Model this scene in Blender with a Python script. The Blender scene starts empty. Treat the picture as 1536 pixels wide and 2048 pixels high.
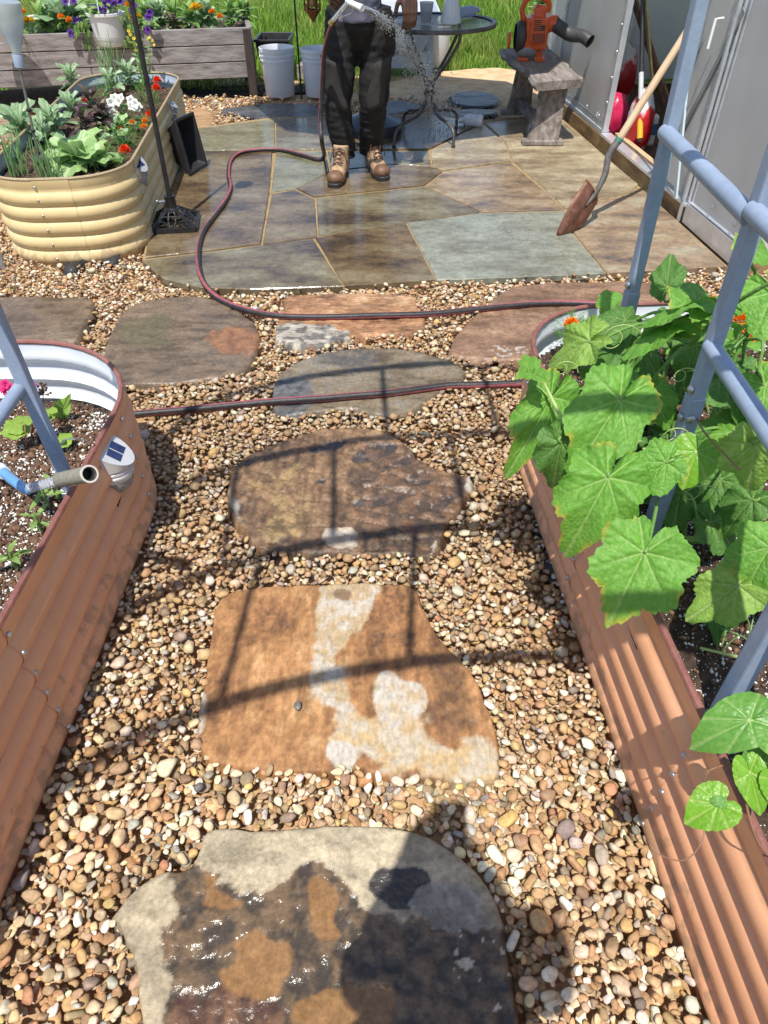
import bpy, math, random
import numpy as np
from mathutils import Vector, Matrix
random.seed(7); RNG = np.random.default_rng(7)
PI = math.pi
scene = bpy.context.scene
col = scene.collection

# ------------------------------------------------------------------ camera, sky, sun, exposure
CAM_H = 1.45; PITCH = math.radians(42.8); FPX = 1365.0
cam = bpy.data.cameras.new('camera'); cam.sensor_fit = 'VERTICAL'; cam.sensor_height = 36.0
cam.lens = 36.0 * FPX / 2048.0; cam.clip_start = 0.02; cam.clip_end = 400
camo = bpy.data.objects.new('camera', cam); col.objects.link(camo)
camo.location = (0, 0, CAM_H); camo.rotation_euler = (PI / 2 - PITCH, 0, 0)
scene.camera = camo
KX, KY = 0.095, 0.44                       # sunlight travels (KX, KY, -1)
sun_el = math.atan(1 / math.hypot(KX, KY))
w = bpy.data.worlds.new('World'); scene.world = w; w.use_nodes = True
nt = w.node_tree; bg = nt.nodes['Background']
sky = nt.nodes.new('ShaderNodeTexSky'); sky.sky_type = 'NISHITA'; sky.sun_disc = False
sky.sun_elevation = sun_el
sky.sun_rotation = math.atan2(-KX, -KY)
nt.links.new(sky.outputs[0], bg.inputs[0]); bg.inputs[1].default_value = 0.15
sl = bpy.data.lights.new('sun', 'SUN'); sl.energy = 4.6; sl.angle = math.radians(0.55); sl.color = (1, 0.955, 0.88)
so = bpy.data.objects.new('sun', sl); col.objects.link(so)
so.rotation_euler = Vector((-KX, -KY, 1)).to_track_quat('Z', 'Y').to_euler(); so.location = (0, 0, 8)
vs = scene.view_settings
vs.view_transform = 'Standard'; vs.look = 'None'; vs.gamma = 1; vs.use_curve_mapping = False
vs.exposure = 0.32
scene.cycles.max_bounces = 8; scene.cycles.transparent_max_bounces = 12
scene.cycles.caustics_reflective = False; scene.cycles.caustics_refractive = False

# ------------------------------------------------------------------ geometry of the view (world points from sight lines)
def ray(px, py):
    u = (px - 768) / FPX; v = (py - 1024) / FPX
    return u, math.cos(PITCH) - v * math.sin(PITCH), -math.sin(PITCH) - v * math.cos(PITCH)
def P(px, py, z=0.0):
    d = ray(px, py); t = (z - CAM_H) / d[2]
    return Vector((d[0] * t, d[1] * t, z))
def PV(px, py, Y):
    d = ray(px, py); t = Y / d[1]
    return Vector((d[0] * t, Y, CAM_H + d[2] * t))
def WALLX(y): return 2.07 - 0.0915 * y
def PL(px, py, off=0.0):
    d = ray(px, py); t = (2.07 + off) / (d[0] + 0.0915 * d[1])
    return Vector((d[0] * t, d[1] * t, CAM_H + d[2] * t))

# ------------------------------------------------------------------ helpers
def tagp(o, label=None, cat=None, group=None, kind=None):
    if label: o['label'] = label
    if cat: o['category'] = cat
    if group: o['group'] = group
    if kind: o['kind'] = kind
    return o
def thing(name, loc, label, cat, group=None):
    o = bpy.data.objects.new(name, None); col.objects.link(o); o.location = loc
    o.empty_display_size = 0.1
    return tagp(o, label, cat, group)
class MB:
    def __init__(s): s.v = []; s.f = []
    def add(s, vs, fs):
        n = len(s.v); s.v += [tuple(v) for v in vs]; s.f += [tuple(i + n for i in f) for f in fs]; return s
    def box(s, c, d, rz=0.0, mat=None):
        c = Vector(c); vs = []
        for z in (-.5, .5):
            for x, y in ((-.5, -.5), (.5, -.5), (.5, .5), (-.5, .5)):
                p = Vector((x * d[0], y * d[1], z * d[2]))
                p = (mat @ p) if mat is not None else Matrix.Rotation(rz, 3, 'Z') @ p
                vs.append(p + c)
        return s.add(vs, [(0, 3, 2, 1), (4, 5, 6, 7), (0, 1, 5, 4), (1, 2, 6, 5), (2, 3, 7, 6), (3, 0, 4, 7)])
    def beam(s, a, b, wd, th, up=(0, 0, 1)):
        a = Vector(a); b = Vector(b); y = (b - a).normalized(); x = y.cross(Vector(up)).normalized(); z = x.cross(y)
        m = Matrix((x, y, z)).transposed()
        return s.box((a + b) / 2, (wd, (b - a).length, th), mat=m)
    def tube(s, pts, r, n=8, cap=True, flat=1.0, rot=0.0, up=None):
        pts = [Vector(p) for p in pts]; m = len(pts)
        rs = r if isinstance(r, (list, tuple)) else [r] * m
        t0 = (pts[1] - pts[0]).normalized()
        ref = Vector(up) if up else (Vector((0, 0, 1)) if abs(t0.z) < .9 else Vector((1, 0, 0)))
        x = ref.cross(t0).normalized(); vs = []
        for i, p in enumerate(pts):
            t = (pts[min(i + 1, m - 1)] - pts[max(i - 1, 0)]).normalized()
            x = (x - t * x.dot(t)).normalized(); y = t.cross(x)
            for k in range(n):
                a = 2 * PI * k / n + rot
                vs.append(p + (x * math.cos(a) + y * math.sin(a) * flat) * rs[i])
        fs = [(i * n + k, i * n + (k + 1) % n, (i + 1) * n + (k + 1) % n, (i + 1) * n + k) for i in range(m - 1) for k in range(n)]
        if cap: fs += [tuple(range(n - 1, -1, -1)), tuple((m - 1) * n + k for k in range(n))]
        return s.add(vs, fs)
    def lathe(s, prof, c=(0, 0, 0), n=24, mat=None, rib=0.0, nr=0):
        vs = []
        for r, z in prof:
            for k in range(n):
                a = 2 * PI * k / n; rr = r * (1 + (rib * math.cos(nr * a) if nr else 0))
                p = Vector((rr * math.cos(a), rr * math.sin(a), z))
                if mat is not None: p = mat @ p
                vs.append(p + Vector(c))
        m = len(prof)
        return s.add(vs, [(i * n + k, i * n + (k + 1) % n, (i + 1) * n + (k + 1) % n, (i + 1) * n + k) for i in range(m - 1) for k in range(n)])
    def ball(s, c, r, n=8, m=6, sc=(1, 1, 1)):
        pr = [(max(1e-4, math.sin(PI * i / m)) * r, -math.cos(PI * i / m) * r) for i in range(m + 1)]
        return s.lathe(pr, c, n, Matrix.Diagonal(sc))
    def prism(s, poly, z0, z1, bev=0.0):
        n = len(poly); ar = sum(poly[i][0] * poly[(i + 1) % n][1] - poly[(i + 1) % n][0] * poly[i][1] for i in range(n))
        if ar < 0: poly = poly[::-1]
        rings = [[(p[0], p[1], z0) for p in poly]]
        if bev:
            rings.append([(p[0], p[1], z1 - bev) for p in poly]); q = inset(poly, bev); rings.append([(p[0], p[1], z1) for p in q])
        else: rings.append([(p[0], p[1], z1) for p in poly])
        vs = [v for r in rings for v in r]
        fs = [(k * n + i, k * n + (i + 1) % n, (k + 1) * n + (i + 1) % n, (k + 1) * n + i) for k in range(len(rings) - 1) for i in range(n)]
        fs += [tuple(range(n - 1, -1, -1)), tuple((len(rings) - 1) * n + i for i in range(n))]
        return s.add(vs, fs)
    def grid(s, rows, closed=False):
        h = len(rows); wd = len(rows[0]); vs = [p for r in rows for p in r]
        e = wd if closed else wd - 1
        return s.add(vs, [(i * wd + k, i * wd + (k + 1) % wd, (i + 1) * wd + (k + 1) % wd, (i + 1) * wd + k) for i in range(h - 1) for k in range(e)])
def inset(poly, d):
    n = len(poly); out = []
    ar = sum(poly[i][0] * poly[(i + 1) % n][1] - poly[(i + 1) % n][0] * poly[i][1] for i in range(n))
    sg = 1 if ar > 0 else -1
    for i in range(n):
        p = Vector(poly[i][:2]); a = (p - Vector(poly[i - 1][:2])); b = (Vector(poly[(i + 1) % n][:2]) - p)
        if a.length < 1e-6 or b.length < 1e-6: out.append(tuple(p)); continue
        a.normalize(); b.normalize()
        na = Vector((-a.y, a.x)) * sg; nb = Vector((-b.y, b.x)) * sg; q = (na + nb)
        q = q / max(.5, q.length_squared / 2) if q.length > .2 else na
        out.append(tuple(p + q * d))
    return out
def meshobj(name, me, parent=None, kind=None):
    o = bpy.data.objects.new(name, me); col.objects.link(o)
    if parent is not None: o.parent = parent
    if kind: o['kind'] = kind
    return o
def worldloc(o):
    v = Vector((0, 0, 0))
    while o is not None: v = v + o.location; o = o.parent
    return v
def obj(name, mb, mat, parent=None, smooth=True, kind=None, bev=0, auto=None, local=False):
    me = bpy.data.meshes.new(name)
    off = worldloc(parent) if (parent is not None and not local) else Vector((0, 0, 0))
    me.from_pydata([(v[0] - off.x, v[1] - off.y, v[2] - off.z) for v in mb.v], [], mb.f)
    me.materials.append(mat); me.update()
    if smooth: me.polygons.foreach_set('use_smooth', [True] * len(me.polygons))
    if auto is not None or (smooth and not bev): 
        try: me.set_sharp_from_angle(angle=math.radians(auto or 42))
        except Exception: pass
    o = meshobj(name, me, parent, kind)
    if bev:
        md = o.modifiers.new('bevel', 'BEVEL'); md.width = bev; md.segments = 2; md.limit_method = 'ANGLE'; md.angle_limit = math.radians(40)
    return o
def npmesh(name, V, F, mat, parent=None, kind=None, smooth=True, attrs=None):
    me = bpy.data.meshes.new(name); k = F.shape[1]
    me.vertices.add(len(V)); me.vertices.foreach_set('co', np.asarray(V, np.float32).ravel())
    me.loops.add(F.size); me.loops.foreach_set('vertex_index', F.astype(np.int32).ravel())
    me.polygons.add(len(F)); me.polygons.foreach_set('loop_start', np.arange(0, F.size, k, dtype=np.int32))
    me.polygons.foreach_set('use_smooth', np.full(len(F), smooth))
    me.materials.append(mat)
    for an, arr in (attrs or {}).items():
        a = me.color_attributes.new(an, 'FLOAT_COLOR', 'POINT'); a.data.foreach_set('color', np.asarray(arr, np.float32).ravel())
    me.update(calc_edges=True); me.validate()
    return meshobj(name, me, parent, kind)
def copyt(o, parent=None):
    c = o.copy(); col.objects.link(c); c.parent = parent
    for ch in list(o.children): copyt(ch, c)
    return c
# vectorised value noise
def vnoise(x, y, sc, seed=0, octv=4, gain=.55):
    out = 0; amp = 1; tot = 0
    for k in range(octv):
        r = np.random.default_rng(seed * 131 + k).random((64, 64))
        u = np.asarray(x) * sc * 2 ** k + 17.3 * k; v = np.asarray(y) * sc * 2 ** k + 5.1 * k
        iu = np.floor(u).astype(int); iv = np.floor(v).astype(int); fu = u - iu; fv = v - iv
        fu = fu * fu * (3 - 2 * fu); fv = fv * fv * (3 - 2 * fv)
        a = r[iu % 64, iv % 64]; b = r[(iu + 1) % 64, iv % 64]; c = r[iu % 64, (iv + 1) % 64]; d = r[(iu + 1) % 64, (iv + 1) % 64]
        out = out + amp * ((a * (1 - fu) + b * fu) * (1 - fv) + (c * (1 - fu) + d * fu) * fv); tot += amp; amp *= gain
    return out / tot
def sdist(X, Y, poly):      # >0 inside
    n = len(poly); d = np.full(X.shape, 1e9); ins = np.zeros(X.shape, bool)
    for i in range(n):
        ax, ay = poly[i][:2]; bx, by = poly[(i + 1) % n][:2]
        ex, ey = bx - ax, by - ay; L = ex * ex + ey * ey + 1e-12
        t = np.clip(((X - ax) * ex + (Y - ay) * ey) / L, 0, 1)
        d = np.minimum(d, np.hypot(X - ax - t * ex, Y - ay - t * ey))
        c = (ay > Y) != (by > Y)
        xi = ax + (Y - ay) / (by - ay + 1e-12) * ex
        ins ^= c & (X < xi)
    return np.where(ins, d, -d)
def smooth_poly(pts, it=2):
    for _ in range(it):
        q = []
        for i in range(len(pts)):
            a = pts[i]; b = pts[(i + 1) % len(pts)]
            q.append((a[0] * .75 + b[0] * .25, a[1] * .75 + b[1] * .25)); q.append((a[0] * .25 + b[0] * .75, a[1] * .25 + b[1] * .75))
        pts = q
    return pts
def rough_poly(pts, step, amp, seed=1):
    out = []; n = len(pts)
    for i in range(n):
        a = pts[i]; b = pts[(i + 1) % n]; L = math.hypot(b[0] - a[0], b[1] - a[1]); k = max(1, int(L / step))
        for j in range(k):
            t = j / k; x = a[0] + (b[0] - a[0]) * t; y = a[1] + (b[1] - a[1]) * t
            out.append((x + float(vnoise(x, y, 14, seed, 3) - .5) * 2 * amp, y + float(vnoise(x, y, 14, seed + 9, 3) - .5) * 2 * amp))
    return out
def ss(a, b, x):
    t = np.clip((x - a) / (b - a), 0, 1); return t * t * (3 - 2 * t)

# ------------------------------------------------------------------ materials
def ramp(nt, stops):
    r = nt.nodes.new('ShaderNodeValToRGB'); e = r.color_ramp.elements
    n = len(stops)
    for i, c in enumerate(stops):
        pos, c = c if len(c) == 2 else (i / max(1, n - 1), c)
        el = e[i] if i < 2 else e.new(pos)
        el.position = pos; el.color = (*c, 1)
    return r
def mat(name, cols, scale=12, detail=6, rough=.5, rvar=0., bump=0., bscale=None, bdist=.01, metal=0., stretch=None,
        attr=None, grain=0., trans=0., coat=0., transl=0., spec=.5, coords='Object', lo=.3, hi=.7, speck=None, alpha=1.0, ior=1.45, bstretch=None, fine=None, dirt=None):
    m = bpy.data.materials.new(name); m.use_nodes = True; nt = m.node_tree; N = nt.nodes; L = nt.links
    b = N['Principled BSDF']; out = N['Material Output']
    tc = N.new('ShaderNodeTexCoord'); vec = tc.outputs[coords]
    if stretch:
        mp = N.new('ShaderNodeMapping'); mp.inputs['Scale'].default_value = stretch; L.new(vec, mp.inputs[0]); vec = mp.outputs[0]
    nz = N.new('ShaderNodeTexNoise'); nz.inputs['Scale'].default_value = scale; nz.inputs['Detail'].default_value = detail; nz.inputs['Roughness'].default_value = .6
    L.new(vec, nz.inputs[0])
    mr = N.new('ShaderNodeMapRange'); mr.inputs[1].default_value = lo; mr.inputs[2].default_value = hi; L.new(nz.outputs[0], mr.inputs[0])
    colr = None
    if attr:
        at = N.new('ShaderNodeAttribute'); at.attribute_name = attr
        g = N.new('ShaderNodeMapRange'); g.inputs[1].default_value = .25; g.inputs[2].default_value = .75; g.inputs[3].default_value = 1 - grain; g.inputs[4].default_value = 1 + grain
        L.new(nz.outputs[0], g.inputs[0])
        mx = N.new('ShaderNodeVectorMath'); mx.operation = 'SCALE'; L.new(at.outputs['Color'], mx.inputs[0]); L.new(g.outputs[0], mx.inputs['Scale'])
        colr = mx.outputs[0]
    else:
        if len(cols) == 1:
            c = cols[0]; cols = [tuple(x * .88 for x in c), tuple(min(1, x * 1.1) for x in c)]
        r = ramp(nt, cols); L.new(mr.outputs[0], r.inputs[0]); colr = r.outputs[0]
    if speck:
        sc, th, c = speck
        v = N.new('ShaderNodeTexVoronoi'); v.inputs['Scale'].default_value = sc; L.new(tc.outputs[coords], v.inputs[0])
        n2 = N.new('ShaderNodeTexNoise'); n2.inputs['Scale'].default_value = sc * .13; L.new(tc.outputs[coords], n2.inputs[0])
        ma = N.new('ShaderNodeMath'); ma.operation = 'MULTIPLY'; ma.inputs[1].default_value = th * 2; L.new(n2.outputs[0], ma.inputs[0])
        lt = N.new('ShaderNodeMath'); lt.operation = 'LESS_THAN'; L.new(v.outputs['Distance'], lt.inputs[0]); L.new(ma.outputs[0], lt.inputs[1])
        mi = N.new('ShaderNodeMix'); mi.data_type = 'RGBA'; L.new(lt.outputs[0], mi.inputs[0]); L.new(colr, mi.inputs[6]); mi.inputs[7].default_value = (*c, 1)
        colr = mi.outputs[2]
    if fine:
        fn = N.new('ShaderNodeTexNoise'); fn.inputs['Scale'].default_value = fine[0]; fn.inputs['Detail'].default_value = 8; fn.inputs['Roughness'].default_value = .75; L.new(tc.outputs[coords], fn.inputs[0])
        fr = N.new('ShaderNodeMapRange'); fr.inputs[1].default_value = .3; fr.inputs[2].default_value = .7; fr.inputs[3].default_value = 1 - fine[1]; fr.inputs[4].default_value = 1 + fine[1]; L.new(fn.outputs[0], fr.inputs[0])
        fm = N.new('ShaderNodeVectorMath'); fm.operation = 'SCALE'; L.new(colr, fm.inputs[0]); L.new(fr.outputs[0], fm.inputs['Scale']); colr = fm.outputs[0]
    if dirt:      # dust splashed up from the ground: height limit, colour, strength
        ge = N.new('ShaderNodeNewGeometry'); sx = N.new('ShaderNodeSeparateXYZ'); L.new(ge.outputs['Position'], sx.inputs[0])
        dn = N.new('ShaderNodeTexNoise'); dn.inputs['Scale'].default_value = 28; dn.inputs['Detail'].default_value = 7; L.new(ge.outputs['Position'], dn.inputs[0])
        d1 = N.new('ShaderNodeMapRange'); d1.inputs[1].default_value = 0; d1.inputs[2].default_value = dirt[0]; d1.inputs[3].default_value = .62; d1.inputs[4].default_value = .30; L.new(sx.outputs[2], d1.inputs[0])
        d2 = N.new('ShaderNodeMath'); d2.operation = 'SUBTRACT'; L.new(d1.outputs[0], d2.inputs[0]); L.new(dn.outputs[0], d2.inputs[1])
        d3 = N.new('ShaderNodeMapRange'); d3.inputs[1].default_value = -.02; d3.inputs[2].default_value = .10; d3.inputs[3].default_value = 0; d3.inputs[4].default_value = dirt[2]; L.new(d2.outputs[0], d3.inputs[0])
        dm = N.new('ShaderNodeMix'); dm.data_type = 'RGBA'; L.new(d3.outputs[0], dm.inputs[0]); L.new(colr, dm.inputs[6]); dm.inputs[7].default_value = (*dirt[1], 1); colr = dm.outputs[2]
    L.new(colr, b.inputs['Base Color'])
    if attr and rough is None:
        L.new(at.outputs['Alpha'], b.inputs['Roughness'])
    elif rvar:
        rr = N.new('ShaderNodeMapRange'); rr.inputs[1].default_value = lo; rr.inputs[2].default_value = hi
        rr.inputs[3].default_value = max(.03, rough - rvar); rr.inputs[4].default_value = min(1, rough + rvar)
        n3 = N.new('ShaderNodeTexNoise'); n3.inputs['Scale'].default_value = scale * .37; n3.inputs['Detail'].default_value = 5; L.new(tc.outputs[coords], n3.inputs[0])
        L.new(n3.outputs[0], rr.inputs[0]); L.new(rr.outputs[0], b.inputs['Roughness'])
    else: b.inputs['Roughness'].default_value = rough
    b.inputs['Metallic'].default_value = metal; b.inputs['Transmission Weight'].default_value = trans
    b.inputs['Coat Weight'].default_value = coat; b.inputs['Specular IOR Level'].default_value = spec; b.inputs['IOR'].default_value = ior
    if alpha < 1: b.inputs['Alpha'].default_value = alpha
    if bump:
        bn = N.new('ShaderNodeTexNoise'); bn.inputs['Scale'].default_value = bscale or scale * 3; bn.inputs['Detail'].default_value = 5
        bv = vec
        if bstretch:
            mp2 = N.new('ShaderNodeMapping'); mp2.inputs['Scale'].default_value = bstretch; L.new(tc.outputs[coords], mp2.inputs[0]); bv = mp2.outputs[0]
        L.new(bv, bn.inputs[0])
        bp = N.new('ShaderNodeBump'); bp.inputs['Strength'].default_value = bump; bp.inputs['Distance'].default_value = bdist
        if attr and rough is None:      # standing water stays smooth, dry rock is coarse
            br = N.new('ShaderNodeMapRange'); br.inputs[1].default_value = .07; br.inputs[2].default_value = .22; br.inputs[3].default_value = 0; br.inputs[4].default_value = bump
            L.new(at.outputs['Alpha'], br.inputs[0]); L.new(br.outputs[0], bp.inputs['Strength'])
        L.new(bn.outputs[0], bp.inputs['Height']); L.new(bp.outputs[0], b.inputs['Normal'])
    if transl:
        tr = N.new('ShaderNodeBsdfTranslucent'); L.new(colr, tr.inputs[0])
        ms = N.new('ShaderNodeMixShader'); ms.inputs[0].default_value = transl
        L.new(b.outputs[0], ms.inputs[1]); L.new(tr.outputs[0], ms.inputs[2]); L.new(ms.outputs[0], out.inputs[0])
    return m
M_steel = mat('galvanised_steel', [(.42, .43, .45), (.6, .61, .63)], 30, rough=.35, metal=.9, bump=.05, rvar=.12)
M_black = mat('black_metal', [(.012, .012, .013), (.03, .03, .032)], 25, rough=.4, rvar=.15, bump=.1)
M_blackp = mat('black_plastic', [(.018, .018, .02), (.032, .032, .036)], 14, rough=.42, rvar=.12)
M_white = mat('white_plastic', [(.7, .71, .72), (.8, .8, .8)], 8, rough=.4)
M_trellis = mat('slate_blue_paint', [(.22, .28, .38), (.29, .35, .46)], 9, rough=.42, rvar=.12, bump=.06, fine=(70, .10), speck=(120, .05, (.33, .3, .26)))
M_wood_grey = mat('weathered_wood', [(.14, .12, .115), (.26, .235, .225), (.36, .33, .32)], 5, 8, rough=.85, bump=.5, bscale=16, bdist=.006, stretch=(.7, 5, 6), lo=.3, hi=.7)
M_soil = mat('potting_soil', [(.02, .012, .008), (.055, .032, .02), (.11, .065, .04)], 45, rough=.95, bump=1, bscale=70, bdist=.01, speck=(150, .16, (.7, .68, .62)), coords='Object')
# ------------------------------------------------------------------ ground: lawn, earth, sand
def build_ground():
    st = [(-60, 60, -30, 120, 1.5, -.055)]
    m = mat('earth', [(.36, .22, .115), (.46, .29, .155), (.54, .37, .22)], 9, 8, rough=.9, bump=.8, bscale=60, bdist=.008, lo=.3, hi=.7)
    mb = MB(); mb.grid([[(x, y, -.032) for x in np.linspace(-3.6, 2.6, 30)] for y in np.linspace(-2, 8.2, 50)])
    obj('gravel_bed_earth', mb, m, kind='structure')
    g = mat('lawn_ground', [(.05, .11, .015), (.10, .17, .025), (.2, .19, .08)], 2.2, 8, rough=.95, bump=.6, bscale=40, bdist=.02, lo=.35, hi=.75)
    mb = MB(); mb.grid([[(x, y, -.06) for x in np.linspace(-150, 150, 40)] for y in np.linspace(-120, 260, 50)])
    obj('lawn', mb, g, kind='structure')
    sd = mat('sand', [(.42, .27, .14), (.58, .4, .22), (.66, .5, .3)], 7, 8, rough=.95, bump=.7, bscale=50, bdist=.01)
    # bare sandy strip at the edge of the lawn
    o = [P(*q) for q in ((780, 160), (870, 138), (1000, 128), (1120, 150), (1140, 260), (1000, 240), (930, 190), (840, 205), (700, 200))]
    poly = rough_poly(smooth_poly([(p.x, p.y) for p in o]), .08, .06, 4)
    mb = MB(); mb.prism(poly, -.055, -.022); obj('sand_patch', mb, sd, kind='structure')
    dm = mat('bark_mulch', [(.12, .055, .03), (.22, .11, .055), (.3, .165, .085)], 30, 6, rough=.95, bump=1, bscale=90, bdist=.015)
    o = [P(*q) for q in ((-200, 235), (60, 222), (160, 200), (200, 172), (140, 168), (-200, 195))]
    mb = MB(); mb.prism([(p.x, p.y) for p in o], -.05, -.008); obj('mulch_strip', mb, dm, kind='structure')
    dm2 = mat('dark_mulch', [(.03, .022, .02), (.07, .05, .04)], 30, 6, rough=.95, bump=1, bscale=90, bdist=.015)
    o = [P(*q) for q in ((140, 185), (360, 190), (530, 185), (640, 180), (640, 162), (380, 172), (150, 172))]
    mb = MB(); mb.prism([(p.x, p.y) for p in o], -.05, -.012); obj('dark_mulch_strip', mb, dm2, kind='structure')
build_ground()

# ------------------------------------------------------------------ raised bed outlines
def rounded(cx, cy, hw, hl, r, yaw=0.0, nc=10, step=.12):
    pts = []
    def line(a, b):
        L = math.hypot(b[0] - a[0], b[1] - a[1]); k = max(1, int(L / step))
        return [(a[0] + (b[0] - a[0]) * j / k, a[1] + (b[1] - a[1]) * j / k) for j in range(k)]
    cs = [((hw - r), (hl - r), 0), (-(hw - r), (hl - r), 90), (-(hw - r), -(hl - r), 180), ((hw - r), -(hl - r), 270)]
    segs = []
    for i, (x, y, a0) in enumerate(cs):
        arc = [(x + r * math.cos(math.radians(a0 + 90 * j / nc)), y + r * math.sin(math.radians(a0 + 90 * j / nc))) for j in range(nc + 1)]
        n = cs[(i + 1) % 4]; nxt = (n[0] + r * math.cos(math.radians(n[2])), n[1] + r * math.sin(math.radians(n[2])))
        segs.append(('corner', arc)); ln = line(arc[-1], nxt) + [nxt]; segs.append(('side', ln))
    c, s = math.cos(yaw), math.sin(yaw)
    return [(k, [(cx + x * c - y * s, cy + x * s + y * c) for x, y in a]) for k, a in segs]
def flatten(segs):
    out = []
    for k, a in segs: out += a[:-1]
    return out
def centroid(poly): return sum(p[0] for p in poly) / len(poly), sum(p[1] for p in poly) / len(poly)
YB = rounded(-1.715, 4.66, .345, 1.22, .27, math.radians(5.6))
LB = rounded(-1.17, .15, .42, 1.74, .36, math.radians(-1.2))
RB = rounded(1.142, .40, .58, 1.76, .30, math.radians(4.2))
BEDS = [flatten(s) for s in (YB, LB, RB)]

# ------------------------------------------------------------------ flat stones
STONES = []   # (poly, top)  used by the pebble pack
def stone(name, px, top, base, label, group='stepping stones in the gravel', res=.008, patches=(), strata=0., seed=1, rough=.6, edge=.012, bumpy=.006, mt=None, dips=(), amp=.008, ribs=None, bed=-.03, streak=(9, 30, .35)):
    o = [P(q[0], q[1], top) for q in px]
    poly = rough_poly(smooth_poly([(p.x, p.y) for p in o], 1), .02, amp, seed)
    xs = [p[0] for p in poly]; ys = [p[1] for p in poly]
    X, Y = np.meshgrid(np.arange(min(xs) - res, max(xs) + res, res), np.arange(min(ys) - res, max(ys) + res, res))
    D = sdist(X, Y, poly)
    n1 = vnoise(X, Y, 7, seed, 5); n2 = vnoise(X, Y, 38, seed + 3, 4); n3 = vnoise(X * .35, Y * 1.6, 12, seed + 5, 4)
    Z = top + (n1 - .5) * bumpy * 3 + (n2 - .5) * bumpy * .9
    if strata:
        lv = np.floor((n3 * .7 + n1 * .3) * 9) / 9; Z = Z + (lv - .5) * strata
    if ribs:
        rv = (X * ribs[0] + Y * ribs[1]) + (n1 - .5) * 2.2; fr = rv - np.floor(rv)
        Z = Z - ribs[2] * (1 - ss(0, .5, fr)) * (n2 > .42)
    c = np.zeros(X.shape + (4,)); 
    k = len(base); t = np.clip((n1 * .5 + n2 * .3 + vnoise(X, Y, 110, seed + 40, 3) * .2 - .3) / .4, 0, .999) * (k - 1)
    i0 = np.floor(t).astype(int); ft = (t - i0)[..., None]; B = np.array(base)
    c[..., :3] = B[i0] * (1 - ft) + B[np.minimum(i0 + 1, k - 1)] * ft
    c[..., 3] = rough + (n2 - .5) * .2
    if streak:
        sk = vnoise(X * streak[0], Y * streak[1], 1, seed + 50, 4); c[..., :3] *= (1 - streak[2] * ss(.48, .72, sk))[..., None]; c[..., :3] *= (1 + .6 * streak[2] * ss(.45, .25, sk))[..., None]; Z = Z - .0025 * ss(.5, .7, sk)
    for pp in patches:
        poly2 = smooth_poly([tuple(P(q[0], q[1], top))[:2] for q in pp['px']], 2)
        d2 = sdist(X, Y, poly2) + (vnoise(X, Y, 26, seed + 11, 5) - .5) * pp.get('amp', .05) + (vnoise(X, Y, 9, seed + 12, 3) - .5) * pp.get('amp', .05) + pp.get('grow', .006)
        m = ss(0, pp.get('soft', .006), d2)[..., None] * pp.get('mix', 1.)
        pc = np.array(pp['c']); 
        if pc.ndim == 2: 
            q = ss(.35, .65, n2)[..., None]; pc = pc[0] * (1 - q) + pc[1] * q
        if pp.get('fleck'):
            m = m * (vnoise(X, Y, 60, seed + 21, 3) > pp['fleck'])[..., None]
        c[..., :3] = c[..., :3] * (1 - m) + pc * m
        if 'rough' in pp: c[..., 3] = c[..., 3] * (1 - m[..., 0]) + pp['rough'] * m[..., 0]
        if 'dz' in pp: Z = Z + pp['dz'] * m[..., 0]
        if 'flat' in pp: Z = Z * (1 - m[..., 0]) + (top + pp['flat']) * m[..., 0]
        if 'wet' in pp: Z = Z + (n2 - .5) * pp['wet'] * m[..., 0]
    e = ss(-.002, edge, D); Z = bed + (Z - bed) * e ** .5
    keep = D > -.004
    cell = keep[:-1, :-1] & keep[1:, :-1] & keep[1:, 1:] & keep[:-1, 1:]
    W = X.shape[1]; idx = np.arange(X.size).reshape(X.shape)
    a = idx[:-1, :-1][cell]; F = np.stack([a, a + 1, a + 1 + W, a + W], 1)
    used = np.unique(F); rm = np.full(X.size, -1); rm[used] = np.arange(len(used)); F = rm[F]
    cx, cy = centroid(poly)
    V = np.stack([X.ravel()[used] - cx, Y.ravel()[used] - cy, Z.ravel()[used]], 1)
    # skirt down into the earth
    ob = npmesh(name, V, F, mt or M_stone, attrs={'Col': np.clip(c.reshape(-1, 4)[used], 0, 1)})
    ob.location = (cx, cy, 0); tagp(ob, label, 'stepping stone', group)
    STONES.append((poly, top))
    return ob
def stonemat(name, grain=.28, bump=.6, bscale=130, stretch=None, scale=55):
    return mat(name, None, scale, 8, rough=None, fine=(110, .17), attr='Col', grain=grain, bump=bump, bscale=bscale, bdist=.004, stretch=stretch)
M_stone = stonemat('flagstone')
M_stone_v = stonemat('flagstone_streaked', .3, .5, 60, (1.8, .9, 1), 60)
BRN = [(.10, .075, .05), (.19, .125, .075), (.27, .19, .12)]
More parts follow.
